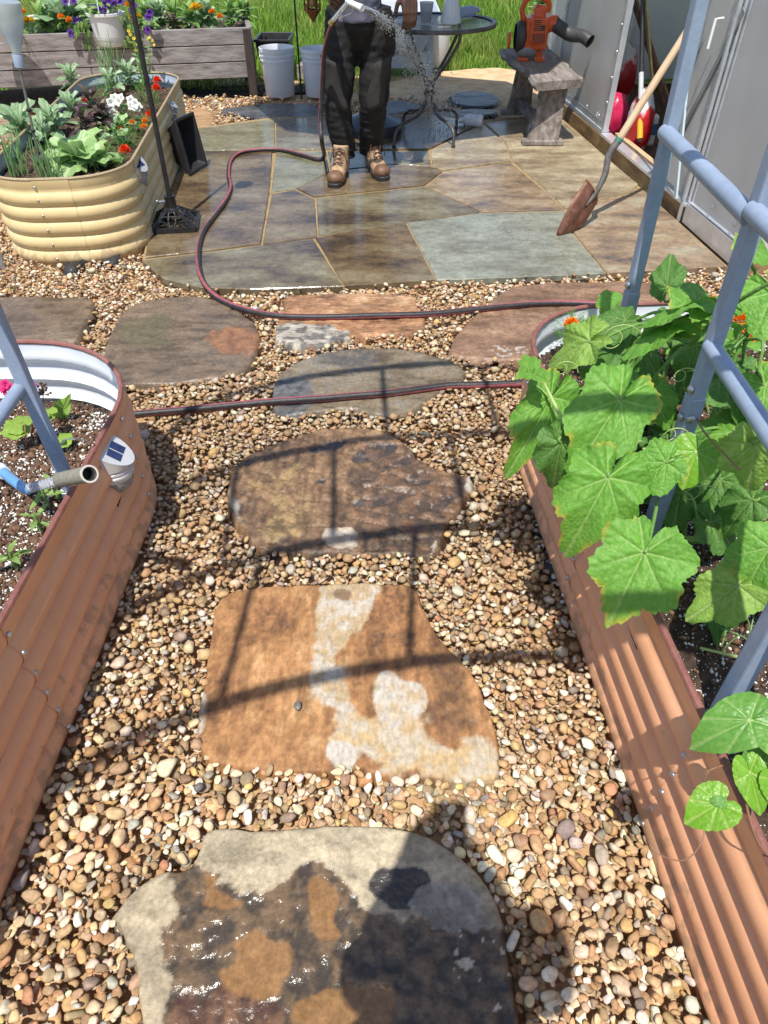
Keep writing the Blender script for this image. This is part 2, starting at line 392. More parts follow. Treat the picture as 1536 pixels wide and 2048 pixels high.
stone('stepping_stone', [(205, 1832), (212, 1826), (262, 1768), (325, 1728), (372, 1728), (390, 1700), (396, 1660), (440, 1640), (520, 1655), (640, 1640), (760, 1640), (850, 1655), (910, 1690), (975, 1745), (1015, 1830), (1040, 1960), (1055, 2090), (1010, 2200), (700, 2230), (400, 2200), (285, 2120), (262, 2000), (258, 1920), (222, 1850)],
      .03, [(.26, .22, .155), (.37, .31, .21), (.45, .38, .26)], 'nearest stepping stone, pale and half wet, holding brown muddy puddles', res=.004, seed=2, rough=.75, streak=(14, 30, .22), bumpy=.005, edge=.016, amp=.004,
      patches=[dict(px=[(345, 1710), (440, 1720), (450, 1780), (560, 1790), (610, 1720), (680, 1750), (700, 1800), (760, 1830), (1000, 1840), (1045, 1900), (1080, 2250), (330, 2250), (330, 1990), (320, 1900), (355, 1820)], c=[(.06, .047, .035), (.15, .10, .058)], rough=.16, wet=.005, soft=.007, amp=.05, dz=-.003),
               dict(px=[(745, 1745), (810, 1730), (870, 1745), (840, 1800), (800, 1830), (740, 1790)], c=(.05, .045, .04), rough=.25, amp=.03),
               dict(px=[(820, 1780), (900, 1760), (960, 1800), (1000, 1860), (900, 1870), (830, 1830)], c=[(.2, .18, .15), (.3, .28, .24)], rough=.6, amp=.05),
               dict(px=[(890, 1850), (1000, 1850), (1030, 2000), (960, 2040), (900, 1930)], c=[(.45, .4, .3), (.5, .45, .36)], rough=.7, amp=.02, fleck=.68),
               dict(px=[(330, 1960), (560, 1985), (540, 2080), (350, 2080)], c=[(.09, .045, .03), (.18, .09, .055)], rough=.25, amp=.07, mix=.7, soft=.02),
               dict(px=[(395, 1735), (440, 1735), (445, 1790), (500, 1805), (430, 1835), (380, 1820), (398, 1780)], c=[(.215, .115, .047), (.245, .135, .057)], rough=.04, flat=-.004, amp=.035, soft=.010),
               dict(px=[(610, 1770), (650, 1765), (670, 1800), (660, 1850), (690, 1870), (650, 1890), (625, 1830)], c=[(.215, .115, .047), (.245, .135, .057)], rough=.04, flat=-.004, amp=.035, soft=.010),
               dict(px=[(470, 1872), (590, 1882), (578, 1930), (545, 1995), (470, 1985), (430, 1950), (470, 1930)], c=[(.22, .12, .048), (.25, .138, .058)], rough=.035, flat=-.004, amp=.035, soft=.010),
               dict(px=[(600, 1985), (700, 1950), (790, 1975), (800, 2050), (640, 2070), (590, 2030)], c=[(.22, .12, .048), (.25, .138, .058)], rough=.035, flat=-.004, amp=.035, soft=.010)])
stone('stepping_stone', [(425, 1200), (470, 1172), (640, 1163), (760, 1160), (835, 1165), (855, 1230), (900, 1290), (950, 1340), (985, 1420), (1003, 1480), (1005, 1565), (960, 1565), (880, 1560), (740, 1555), (700, 1530), (650, 1550), (540, 1545), (440, 1540), (395, 1510), (385, 1460), (400, 1380), (415, 1290)],
      .022, [(.11, .058, .03), (.26, .125, .05), (.36, .185, .075), (.45, .27, .125)], 'orange brown stepping stone with a white streak down its middle', res=.0045, seed=5, rough=.7, bumpy=.004, streak=(60, 16, .3), mt=M_stone_v, amp=.004,
      patches=[dict(px=[(634, 1150), (770, 1145), (735, 1235), (700, 1275), (672, 1320), (715, 1380), (725, 1450), (700, 1450), (612, 1400), (618, 1330), (640, 1290), (632, 1230)], c=[(.38, .28, .16), (.45, .40, .33)], rough=.85, amp=.045, soft=.012),
               dict(px=[(640, 1390), (760, 1440), (830, 1400), (870, 1420), (850, 1480), (1000, 1470), (1010, 1570), (740, 1560), (700, 1510), (660, 1480)], c=[(.42, .30, .16), (.43, .37, .28)], rough=.85, amp=.07, soft=.018),
               dict(px=[(745, 1360), (775, 1335), (800, 1360), (850, 1370), (860, 1420), (800, 1460), (750, 1430)], c=[(.42, .32, .2), (.44, .40, .34)], rough=.85, amp=.02),
               dict(px=[(650, 1490), (700, 1480), (720, 1520), (680, 1540)], c=(.44, .40, .34), rough=.85, amp=.02),
               dict(px=[(860, 1290), (960, 1350), (990, 1470), (860, 1500), (830, 1420), (850, 1380)], c=[(.10, .055, .03), (.2, .105, .05)], rough=.4, amp=.09, mix=.85, soft=.05),
               dict(px=[(665, 1180), (700, 1178), (700, 1200), (675, 1200)], c=(.16, .09, .05), rough=.5, amp=.008, mix=.8),
               dict(px=[(385, 1380), (410, 1370), (405, 1470), (388, 1470)], c=(.45, .4, .32), amp=.02, mix=.7)])
stone('stepping_stone', [(447, 985), (455, 935), (500, 895), (590, 862), (680, 850), (765, 853), (820, 885), (850, 925), (900, 940), (940, 942), (955, 965), (935, 1010), (900, 1050), (885, 1108), (850, 1118), (790, 1108), (640, 1110), (530, 1105), (490, 1080), (455, 1040)],
      .026, [(.05, .036, .027), (.13, .08, .046), (.20, .12, .065), (.27, .17, .09)], 'dark brown layered stepping stone with white scars on its near edge', res=.005, seed=8, rough=.5, bumpy=.007, strata=.012, ribs=(5, 15, .007), edge=.02, streak=(55, 14, .4),
      patches=[dict(px=[(612, 898), (660, 880), (698, 878), (690, 890), (640, 905)], c=[(.05, .045, .045), (.085, .07, .062)], rough=.32, amp=.012, soft=.003, grow=.002, dz=-.006),
               dict(px=[(700, 912), (750, 888), (790, 884), (800, 898), (745, 925), (708, 926)], c=[(.05, .045, .045), (.085, .07, .062)], rough=.32, amp=.012, soft=.003, grow=.002, dz=-.006),
               dict(px=[(735, 945), (800, 915), (845, 905), (840, 918), (760, 948)], c=[(.05, .045, .045), (.085, .07, .062)], rough=.32, amp=.012, soft=.003, grow=.002, dz=-.006),
               dict(px=[(694, 1003), (740, 990), (800, 975), (835, 985), (790, 1010), (720, 1016)], c=[(.05, .045, .045), (.085, .07, .062)], rough=.32, amp=.012, soft=.003, grow=.002, dz=-.006),
               dict(px=[(800, 960), (850, 940), (870, 960), (830, 975)], c=[(.05, .045, .045), (.085, .07, .062)], rough=.32, amp=.012, soft=.003, grow=.002, dz=-.006),
               dict(px=[(720, 960), (752, 955), (748, 975), (722, 975)], c=[(.05, .045, .045), (.085, .07, .062)], rough=.32, amp=.012, soft=.003, grow=.002, dz=-.006),
               dict(px=[(630, 960), (650, 955), (652, 966), (634, 968)], c=[(.05, .045, .045), (.085, .07, .062)], rough=.32, amp=.012, soft=.003, grow=.002, dz=-.006),
               dict(px=[(850, 1010), (900, 985), (910, 1000), (870, 1030)], c=[(.05, .045, .045), (.085, .07, .062)], rough=.32, amp=.012, soft=.003, grow=.002, dz=-.006),
               dict(px=[(520, 930), (600, 930), (600, 990), (620, 1060), (560, 1070), (500, 1000)], c=[(.13, .09, .045), (.28, .19, .085)], amp=.16, mix=.8, soft=.03),
               dict(px=[(740, 870), (940, 950), (930, 1010), (880, 1080), (700, 1080), (700, 960)], c=[(.06, .045, .036), (.15, .085, .052)], amp=.12, mix=.7, soft=.03, rough=.35),
               dict(px=[(445, 960), (480, 1000), (500, 1060), (465, 1050)], c=[(.33, .31, .26), (.25, .22, .18)], amp=.06, soft=.02, rough=.85),
               dict(px=[(645, 1052), (690, 1048), (725, 1080), (690, 1102), (650, 1090)], c=[(.36, .29, .21), (.42, .37, .31)], amp=.06, grow=.0, soft=.012, rough=.85),
               dict(px=[(860, 1070), (885, 1068), (880, 1110), (845, 1118)], c=[(.40, .33, .25), (.42, .37, .31)], amp=.04, grow=.0, soft=.01, rough=.85),
               dict(px=[(930, 945), (955, 960), (940, 985), (930, 975)], c=(.38, .35, .3), amp=.03, grow=.0, soft=.01, rough=.85)])
stone('stepping_stone', [(540, 775), (560, 740), (620, 710), (700, 692), (780, 690), (860, 705), (920, 725), (938, 748), (900, 770), (850, 805), (810, 832), (760, 832), (700, 815), (610, 828), (560, 835), (538, 805)],
      .024, [(.13, .10, .065), (.19, .15, .10), (.16, .15, .13)], 'oval grey brown stepping stone crossed by the lower hose', res=.007, seed=11, rough=.42, bumpy=.004, strata=.005,
      patches=[dict(px=[(540, 770), (600, 745), (640, 790), (600, 830), (545, 825)], c=[(.07, .07, .075), (.13, .125, .12)], amp=.05, rough=.3),
               dict(px=[(640, 700), (750, 695), (740, 740), (650, 740)], c=[(.08, .08, .085), (.14, .12, .1)], amp=.08, rough=.3, mix=.7)])
stone('stepping_stone', [(200, 715), (225, 640), (265, 605), (360, 588), (450, 598), (505, 640), (523, 660), (515, 700), (498, 742), (420, 762), (330, 768), (240, 768), (205, 760)],
      .022, [(.085, .065, .045), (.15, .11, .075), (.19, .13, .085)], 'large brown stepping stone left of the orange streaked one, beneath the hose curve', res=.008, seed=14, rough=.35, bumpy=.004, strata=.006,
      patches=[dict(px=[(420, 660), (520, 650), (515, 720), (430, 700)], c=[(.2, .09, .045), (.28, .13, .06)], amp=.09, mix=.8),
               dict(px=[(240, 640), (350, 620), (330, 700), (260, 700)], c=(.12, .11, .06), amp=.1, mix=.5, rough=.2)])
stone('stepping_stone', [(-160, 640), (-60, 592), (60, 590), (190, 592), (190, 612), (170, 655), (150, 692), (60, 690), (-100, 700)],
      .022, [(.10, .07, .045), (.15, .105, .07), (.20, .15, .10)], 'brown stepping stone at the left edge behind the left terracotta bed', res=.009, seed=17, rough=.38, bumpy=.003)
stone('stepping_stone', [(562, 590), (640, 586), (740, 585), (832, 587), (838, 615), (858, 640), (850, 662), (770, 668), (700, 672), (650, 692), (560, 690), (545, 672), (552, 640), (566, 618)],
      .022, [(.19, .095, .05), (.38, .2, .10), (.5, .34, .2)], 'small orange and grey streaked stepping stone under the hose', res=.006, seed=20, rough=.5, mt=stonemat('streaked_gneiss', .7, .8, 60, (.9, 6, 1), 26), bumpy=.004,
      patches=[dict(px=[(545, 640), (660, 645), (700, 672), (650, 695), (545, 695)], c=[(.12, .11, .10), (.38, .34, .28)], amp=.08, rough=.6),
               dict(px=[(570, 588), (700, 588), (640, 600)], c=[(.1, .06, .04), (.2, .1, .05)], amp=.09, mix=.7)])
stone('stepping_stone', [(892, 695), (920, 655), (965, 612), (1010, 575), (1060, 566), (1180, 562), (1290, 560), (1420, 580), (1500, 640), (1480, 720), (1270, 735), (1100, 722), (960, 718), (900, 712)],
      .02, [(.15, .09, .055), (.22, .13, .08), (.30, .19, .12)], 'wide reddish brown stepping stone running behind the right terracotta bed', res=.009, seed=23, rough=.42, bumpy=.003,
      patches=[dict(px=[(990, 690), (1060, 690), (1050, 712), (980, 712)], c=(.4, .35, .3), amp=.07, fleck=.55)])
def farstone(px, base, label, seed, rough=.4):
    return stone('stepping_stone', px, .01, base, label, group='flat stones around the patio edge', res=.014, seed=seed, rough=rough, bumpy=.003, edge=.02, amp=.015)
DK = [(.045, .05, .06), (.075, .08, .09), (.11, .115, .12)]
farstone([(432, 222), (460, 212), (560, 205), (645, 208), (650, 232), (600, 240), (540, 240), (500, 232)], DK, 'dark wet slate slab in front of the white buckets', 31, .3)
farstone([(755, 204), (800, 198), (840, 208), (848, 216), (800, 226), (760, 230)], [(.14, .15, .15), (.2, .21, .21)], 'grey slab lying beneath the round table', 32, .4)
farstone([(893, 190), (930, 180), (985, 184), (1005, 200), (985, 213), (930, 212), (900, 205)], DK, 'dark blue slate slab between round table and bench', 33, .4)
farstone([(862, 220), (980, 215), (1000, 222), (985, 232), (880, 236)], [(.08, .08, .07), (.13, .12, .1)], 'small dark slab behind the fallen white bottle', 34, .4)
farstone([(368, 235), (385, 214), (425, 216), (432, 240), (420, 256), (372, 260)], [(.3, .17, .08), (.44, .28, .15)], 'small orange slab behind the yellow bed', 35, .6)
farstone([(-120, 262), (-20, 238), (45, 232), (60, 250), (30, 280), (-60, 292), (-120, 290)], [(.24, .15, .1), (.32, .22, .15)], 'pinkish brown slab at the far left beside the yellow bed', 36, .7)
farstone([(-150, 318), (-20, 300), (20, 298), (10, 320), (-60, 345)], [(.14, .13, .12), (.22, .2, .18)], 'grey slab at the left edge beside the yellow bed', 37, .6)
farstone([(-100, 520), (-40, 492), (8, 498), (14, 530), (-60, 560)], [(.14, .14, .14), (.2, .19, .18)], 'grey slab at the left edge in front of the yellow bed', 38, .6)

# ------------------------------------------------------------------ patio of fitted flagstones
def build_patio():
    outer = [(395, 255), (549, 234), (700, 232), (870, 228), (965, 240), (1060, 232), (1125, 236), (1250, 345), (1400, 480), (1462, 536), (1212, 550), (875, 564), (690, 578), (500, 584), (400, 580), (325, 562), (280, 522), (290, 480), (345, 360)]
    poly = [(P(*q, .01).x, P(*q, .01).y) for q in outer]
    joint = mat('joint_sand', [(.16, .12, .07), (.34, .24, .12), (.2, .15, .08)], 20, rough=.9, bump=.8, bscale=80, bdist=.004)
    pt = MB(); pt.prism(inset(poly, .012), -.04, .013)
    patio = obj('patio', pt, joint, smooth=False, kind='structure')
    def sm(name, c, rough, rvar, bump=.28):
        return mat(name, c, 2.2, 12, fine=(26, .42), rough=rough, rvar=rvar, bump=bump, bscale=34, bdist=.004, lo=.36, hi=.64, stretch=(1, 2.2, 1), speck=(90, .09, (.34, .27, .17)))
    brown = sm('wet_brown_bluestone', [(.055, .04, .028), (.11, .075, .043), (.15, .108, .06), (.18, .145, .088)], .14, .11)
    green = sm('wet_green_bluestone', [(.13, .115, .065), (.18, .17, .105), (.22, .21, .14)], .17, .12)
    mixd = sm('wet_mixed_bluestone', [(.06, .044, .032), (.12, .092, .055), (.165, .14, .085), (.2, .18, .12)], .15, .12)
    blue = sm('damp_blue_bluestone', [(.15, .145, .11), (.205, .21, .165), (.25, .26, .21)], .24, .14)
    dry = sm('dry_tan_bluestone', [(.17, .12, .075), (.29, .235, .15), (.41, .35, .235)], .42, .22)
    rust = sm('rusty_bluestone', [(.115, .09, .075), (.21, .15, .095), (.28, .205, .13), (.30, .265, .19)], .36, .2)
    slabs = [([(397, 258), (549, 238), (549, 299), (382, 301)], green), ([(552, 238), (703, 236), (706, 298), (553, 300)], mixd),
        ([(380, 304), (544, 303), (538, 385), (521, 488), (440, 499), (292, 516), (296, 488), (330, 420), (350, 360)], brown),
        ([(553, 303), (652, 303), (658, 343), (592, 377), (543, 384)], green), ([(544, 389), (590, 381), (628, 398), (634, 474), (526, 489)], brown),
        ([(594, 378), (660, 346), (780, 331), (862, 336), (883, 344), (848, 371), (628, 394)], brown), ([(633, 397), (848, 374), (960, 424), (812, 445), (638, 471)], mixd),
        ([(284, 522), (440, 503), (625, 478), (686, 573), (500, 579), (400, 575), (328, 558)], mixd), ([(632, 477), (811, 447), (870, 560), (690, 573)], brown),
        ([(815, 446), (962, 427), (1128, 423), (1143, 466), (1210, 547), (875, 560)], blue), ([(852, 373), (886, 345), (1022, 327), (1085, 380), (1127, 419), (965, 424)], rust),
        ([(862, 302), (932, 265), (967, 250), (1009, 287), (1022, 323), (885, 341), (866, 334)], dry), ([(972, 246), (1060, 236), (1122, 240), (1215, 318), (1275, 368), (1262, 384), (1131, 416), (1087, 374), (1026, 321), (1012, 284)], dry),
        ([(1135, 421), (1265, 388), (1284, 378), (1452, 533), (1214, 546), (1147, 464)], rust), ([(708, 236), (870, 232), (963, 247), (928, 263), (858, 299), (709, 300)], brown),
        ([(656, 303), (856, 303), (862, 332), (780, 328), (662, 342)], mixd)]
    for i, (px, m) in enumerate(slabs):
        q = [tuple(P(*a, .018))[:2] for a in px]
        q = rough_poly(inset(q, -.0015), .05, .003, 40 + i)
        mb = MB(); mb.prism(q, -.01, .02 + .002 * ((i * 7) % 3), .004)
        o = obj('flagstone', mb, m, patio, smooth=False)
    return poly
PATIO = build_patio()

# ------------------------------------------------------------------ pebbles, packed one on another
def ico(sub):
    import bmesh
    bm = bmesh.new(); bmesh.ops.create_icosphere(bm, subdivisions=sub, radius=1)
    V = np.array([v.co[:] for v in bm.verts]); F = np.array([[v.index for v in f.verts] for f in bm.faces]); bm.free(); return V, F
def pebble_variants(sub, n, seed):
    V, F = ico(sub); out = []; r = np.random.default_rng(seed)
    for _ in range(n):
        W = np.sign(V) * np.abs(V) ** r.uniform(.72, .95)
        s = np.zeros(len(V))
        for k in range(6):
            d = r.normal(size=3); d /= np.linalg.norm(d); dt = V @ d
            s += r.uniform(-.15, .12) * np.maximum(0, dt) ** 2
            lim = r.uniform(.48, .9); W = W - np.outer(np.maximum(0, W @ d - lim), d) * .85
        out.append(W * (1 + s)[:, None])
    return out, F
def pack_pebbles():
    x0, y0, rs = -3.4, .12, .005; nx, ny = int(5.4 / rs), int(7.6 / rs)
    gx = x0 + np.arange(nx) * rs; gy = y0 + np.arange(ny) * rs; X, Y = np.meshgrid(gx, gy)
    Hf = (-.028 + vnoise(X, Y, 3, 77, 3) * .006).astype(np.float32)
    block = np.zeros(X.shape, bool)
    def region(poly, pad=.0):
        xs = [p[0] for p in poly]; ys = [p[1] for p in poly]
        a = max(0, int((min(xs) - x0) / rs) - 2); b = min(nx, int((max(xs) - x0) / rs) + 3); c = max(0, int((min(ys) - y0) / rs) - 2); d = min(ny, int((max(ys) - y0) / rs) + 3)
        if a >= b or c >= d: return None
        return (slice(c, d), slice(a, b)), sdist(X[c:d, a:b], Y[c:d, a:b], poly)
    for poly, top in STONES:
        s, D = region(poly); Hf[s] = np.where(D > 0, top * ss(0, .02, D) + Hf[s] * (1 - ss(0, .02, D)), Hf[s]); block[s] |= D > .004
    for poly in BEDS + [PATIO]:
        r = region(poly)
        if r is None: continue
        s, D = r; block[s] |= D > (-.012 if poly is not PATIO else .001)
        Hf[s] = np.where(D > 0, .02, Hf[s])
    block |= X > WALLX(Y) - .02
    block &= ~((X > WALLX(Y) - .02) & (Y < 3.36))
    # where gravel lies: everything up to the lawn edge, not in the mulch
    lim = 7.05 + .12 * np.sin(X * 3) - np.where(X > .35, (X - .35) * 1.5, 0) 
    block |= Y > lim
    block |= (X < -2.2) & (Y > 5.9)
    rng = np.random.default_rng(3); pyr = random.Random(5)
    cache = {}
    def foot(a, b, c, ang):
        k = (round(a / .0015), round(b / .0015), round(c / .0015), int(ang / PI * 12))
        if k in cache: return cache[k]
        R = int(a / rs) + 2; q = np.arange(-R, R + 1) * rs; qx, qy = np.meshgrid(q, q)
        ca, sa = math.cos(ang), math.sin(ang); u = (qx * ca + qy * sa) / a; v = (-qx * sa + qy * ca) / b
        rho = u * u + v * v; ins = rho < .93; h = np.where(ins, c * np.sqrt(np.clip(1 - rho, 0, 1)), 0).astype(np.float32)
        iy, ix = np.nonzero(ins); cache[k] = (iy - R, ix - R, h[ins], R); return cache[k]
    items = []
    zones = [(-.85, .75, .13, 2.35, 6200, 3, .92), (-3.2, 1.95, 2.1, 3.75, 3400, 2, .84), (-3.2, 1.7, 3.75, 7.2, 2000, 1, .95)]
    for xa, xb, ya, yb, dens, tries, sz in zones:
        N = int((xb - xa) * (yb - ya) * dens)
        for _ in range(N):
            L = min(.026, max(.0075, pyr.lognormvariate(math.log(.0128), .30))) * sz
            if ya > 3.7: L *= 1.1
            if ya < 1: L *= 1.12 if pyr.random() < .5 else .95
            a = L; b = L * pyr.uniform(.55, .92); c = b * pyr.uniform(.45, .8); ang = pyr.random() * PI
            iy0, ix0, h, R = foot(a, b, c, ang); best = None
            for t in range(tries):
                px = pyr.uniform(xa, xb); py = pyr.uniform(ya, yb); i = int((px - x0) / rs); j = int((py - y0) / rs)
                if i < R + 1 or j < R + 1 or i >= nx - R - 1 or j >= ny - R - 1 or block[j, i]: continue
                hh = Hf[j + iy0, i + ix0]; z = float((hh + h).max()) - .22 * c
                if best is None or z < best[0]: best = (z, i, j, px, py)
            if best is None: continue
            z, i, j, px, py = best
            if z > .022: continue
            jj = j + iy0; ii = i + ix0
            Hf[jj, ii] = np.maximum(Hf[jj, ii], z + h)
            items.append((px, py, z, a, b, c, ang))
    print('pebbles', len(items))
    pal = np.array([(.62, .54, .40), (.66, .61, .50), (.54, .43, .28), (.46, .33, .185), (.40, .25, .12), (.32, .18, .085), (.30, .21, .125), (.24, .165, .10), (.27, .255, .22), (.14, .13, .12), (.38, .37, .34), (.40, .21, .11), (.50, .33, .13)])
    pw = np.array([16, 10, 15, 15, 16, 12, 11, 8, 4, 4, 3, 3, 4], float); pw /= pw.sum()
    m = mat('river_pebble', None, 95, 7, rough=None, attr='Col', grain=.34, fine=(30, .18), spec=.25, bump=.35, bscale=240, bdist=.002)
    it = np.array(items)
    for nm, sel, sub, nv in (('pea_gravel', it[:, 1] < .72, 2, 18), ('pea_gravel', it[:, 1] >= .72, 1, 20)):
        I = it[sel]; var, F = pebble_variants(sub, nv, 11 + sub); r = np.random.default_rng(21 + sub)
        vi = r.integers(0, nv, len(I)); VV = []; FF = []; CC = []; base = 0
        for k in range(nv):
            J = I[vi == k]; n = len(J)
            if not n: continue
            W = var[k][None] * J[:, None, 3:6]
            tx = r.normal(0, .28, n); ty = r.normal(0, .28, n); az = J[:, 6]
            c, s = np.cos(tx)[:, None], np.sin(tx)[:, None]; y = W[..., 1] * c - W[..., 2] * s; z = W[..., 1] * s + W[..., 2] * c; x = W[..., 0]
            c, s = np.cos(ty)[:, None], np.sin(ty)[:, None]; x, z = x * c + z * s, -x * s + z * c
            c, s = np.cos(az)[:, None], np.sin(az)[:, None]; x, y = x * c - y * s, x * s + y * c
            V = np.stack([x + J[:, None, 0], y + J[:, None, 1], z + J[:, None, 2]], -1)
            ci = r.choice(len(pal), n, p=pw)
            cc = pal[ci] * r.uniform(.95, 1.45, (n, 1)) * (1 + r.normal(0, .05, (n, 3)))
            # gravel lower in the pack is stained by clay
            low = np.clip((-.004 - J[:, 2]) / .02, 0, 1)[:, None] * .6; cc = cc * (1 - low) + np.array([.36, .22, .12]) * low
            # lime dust dries paler near the nearest stone, browner farther on
            mid = np.exp(-((J[:, 1] - 1.9) / .8) ** 2)[:, None]; cc = cc * (1 - .45 * mid) + np.array([.33, .22, .125]) * .30 * mid; ds = (.12 + .5 * vnoise(J[:, 0], J[:, 1], 5, 66, 4) ** 1.5 + r.uniform(-.2, .1, n))[:, None].clip(0, .75); cc = cc * (1 - ds) + np.array([.42, .27, .15]) * ds
            al = np.clip(.72 + r.normal(0, .1, n), .4, .95)
            C4 = np.concatenate([np.clip(cc, .02, .8), al[:, None]], 1)
            VV.append(V.reshape(-1, 3)); CC.append(np.repeat(C4, W.shape[1], 0))
            FF.append((F[None] + base + np.arange(n)[:, None, None] * W.shape[1]).reshape(-1, 3)); base += n * W.shape[1]
        o = npmesh(nm, np.concatenate(VV), np.concatenate(FF), m, kind='stuff', attrs={'Col': np.concatenate(CC)})
        tagp(o, 'brown, cream and grey river pebbles ' + ('around the nearest stones of the path' if sub == 2 else 'around the far stones and the patio'), 'gravel')
pack_pebbles()
# ------------------------------------------------------------------ corrugated raised beds
M_terra = mat('terracotta_enamel', [(.70, .35, .19), (.80, .42, .24)], 6, rough=.48, rvar=.12, fine=(4, .10), dirt=(.2, (.33, .22, .13), .6), bump=.12, bscale=30, bdist=.002, speck=(34, .05, (.66, .40, .26)))
M_cream = mat('cream_enamel', [(.60, .45, .22), (.68, .53, .28)], 6, rough=.42, rvar=.1, fine=(5, .08), dirt=(.14, (.36, .25, .15), .6), bump=.1, bscale=30, bdist=.002)
M_liner = mat('white_enamel', [(.62, .66, .7), (.74, .77, .8)], 7, rough=.35, bump=.05)
M_linerg = mat('pale_blue_enamel', [(.36, .44, .5), (.45, .53, .6)], 7, rough=.35, bump=.05)
M_trim = mat('rosy_rubber_trim', [(.2, .075, .06), (.28, .12, .1)], 30, rough=.6, bump=.3)
M_trimc = mat('tan_rubber_trim', [(.33, .25, .15), (.42, .33, .2)], 30, rough=.6, bump=.3)
BEDH = .41
def ribbed(nrib=5, lip=.055, A=.017, sub=7):
    pr = [(-.05, 0)]; h = BEDH - lip
    for i in range(nrib):
        for j in range(sub):
            t = j / sub; pr.append((h * (i + t) / nrib, A * math.sin(PI * t) ** .75))
    pr.append((h, 0)); pr.append((h + .012, .006)); pr.append((BEDH - .004, .007)); return pr
def build_bed(name, segs, label, m_out, m_in, m_trim, soilz, cat='garden bed', boltx=(), nrib=5, panel_len=.62, A=.017):
    poly = flatten(segs); cx, cy = centroid(poly)
    root = thing(name, (cx, cy, 0), label, cat)
    prof = ribbed(nrib, A=A)
    def norm(pts, i):
        a = pts[max(0, i - 1)]; b = pts[min(len(pts) - 1, i + 1)]; d = Vector((b[0] - a[0], b[1] - a[1])).normalized(); return d.y, -d.x
    n = len(poly)
    def nrm(i):
        a = poly[(i - 1) % n]; b = poly[(i + 1) % n]; d = Vector((b[0] - a[0], b[1] - a[1])).normalized(); return d.y, -d.x
    # outer panels: corners are one sheet each, long sides are cut into sheets
    runs = []; i0 = 0
    for kind, a in segs:
        m = len(a) - 1
        if kind == 'corner': runs.append((i0, i0 + m))
        else:
            L = sum(math.dist(a[i], a[i + 1]) for i in range(m)); k = max(1, round(L / panel_len)); 
            for q in range(k): runs.append((i0 + round(m * q / k), i0 + round(m * (q + 1) / k)))
        i0 += m
    for ri, (a, b) in enumerate(runs):
        rows = []; off = .0016 * (ri % 2)
        idx = list(range(a, b + 1))
        cols = []
        for i in idx:
            x, y = poly[i % n]; nx, ny = nrm(i % n); cols.append((x, y, nx, ny))
        x, y, nx, ny = cols[-1]; tx, ty = -ny, nx
        cols.append((x + tx * .02, y + ty * .02, nx, ny))
        for z, o in prof: rows.append([(x + nx * (o + off), y + ny * (o + off), z) for x, y, nx, ny in cols])
        mb = MB(); mb.grid(rows); o = obj('wall_panel', mb, m_out, root, auto=70)
        # bolts down the joint
        bx, by, nx, ny = cols[-2]
        if math.hypot(bx, by) < 4.6 and (by > .2) and b - a > 3:
            zs = [BEDH * .92] + [(BEDH - .055) * (k + .5) / nrib for k in range(nrib)]
            for z in zs:
                mb = MB(); mt = Vector((nx, ny, 0)).to_track_quat('Z', 'Y').to_matrix()
                oo = .01 if z > BEDH - .06 else A + .001
                mb.lathe([(.0068, 0), (.0065, .002), (.004, .0042), (.0002, .005)], (bx + nx * (oo + off) - ny * .008, by + ny * (oo + off) + nx * .008, z), 10, mt)
                obj('bolt', mb, M_steel, root)
    inn = inset(poly, .004); rows = []
    for z, o in prof:
        rows.append([(p[0] + nrm(i)[0] * (o - .003), p[1] + nrm(i)[1] * (o - .003), z) for i, p in enumerate(inn)][::-1])
    mb = MB(); mb.grid(rows, True); obj('liner', mb, m_in, root, auto=70)
    mb = MB(); loop = [(p[0] + nrm(i)[0] * .003, p[1] + nrm(i)[1] * .003, BEDH) for i, p in enumerate(poly)]
    mb.tube(loop + [loop[0]], .0075, 8, cap=False); obj('rim_trim', mb, m_trim, root)
    # soil
    ip = inset(poly, .003); xs = [p[0] for p in ip]; ys = [p[1] for p in ip]; rs = .02
    X, Y = np.meshgrid(np.arange(min(xs), max(xs) + rs, rs), np.arange(max(min(ys), .0), max(ys) + rs, rs)); D = sdist(X, Y, ip)
    Z = soilz + (vnoise(X, Y, 6, 3, 4) - .5) * .05 + (vnoise(X, Y, 40, 5, 2) - .5) * .012
    keep = D > -.012; cell = keep[:-1, :-1] & keep[1:, :-1] & keep[1:, 1:] & keep[:-1, 1:]; W = X.shape[1]
    a = np.arange(X.size).reshape(X.shape)[:-1, :-1][cell]; F = np.stack([a, a + 1, a + 1 + W, a + W], 1)
    npmesh('soil', np.stack([X.ravel() - cx, Y.ravel() - cy, Z.ravel()], 1), F, M_soil, root)
    return root
bed_y = build_bed('raised_garden_bed', YB, 'cream yellow corrugated metal raised bed full of kale and flowers', M_cream, M_linerg, M_trimc, .33)
bed_l = build_bed('raised_garden_bed', LB, 'terracotta metal raised bed at left with white inside and mostly bare soil', M_terra, M_liner, M_trim, .21)
bed_r = build_bed('raised_garden_bed', RB, 'terracotta metal raised bed at right overgrown by large cucumber leaves', M_terra, M_liner, M_trim, .29)
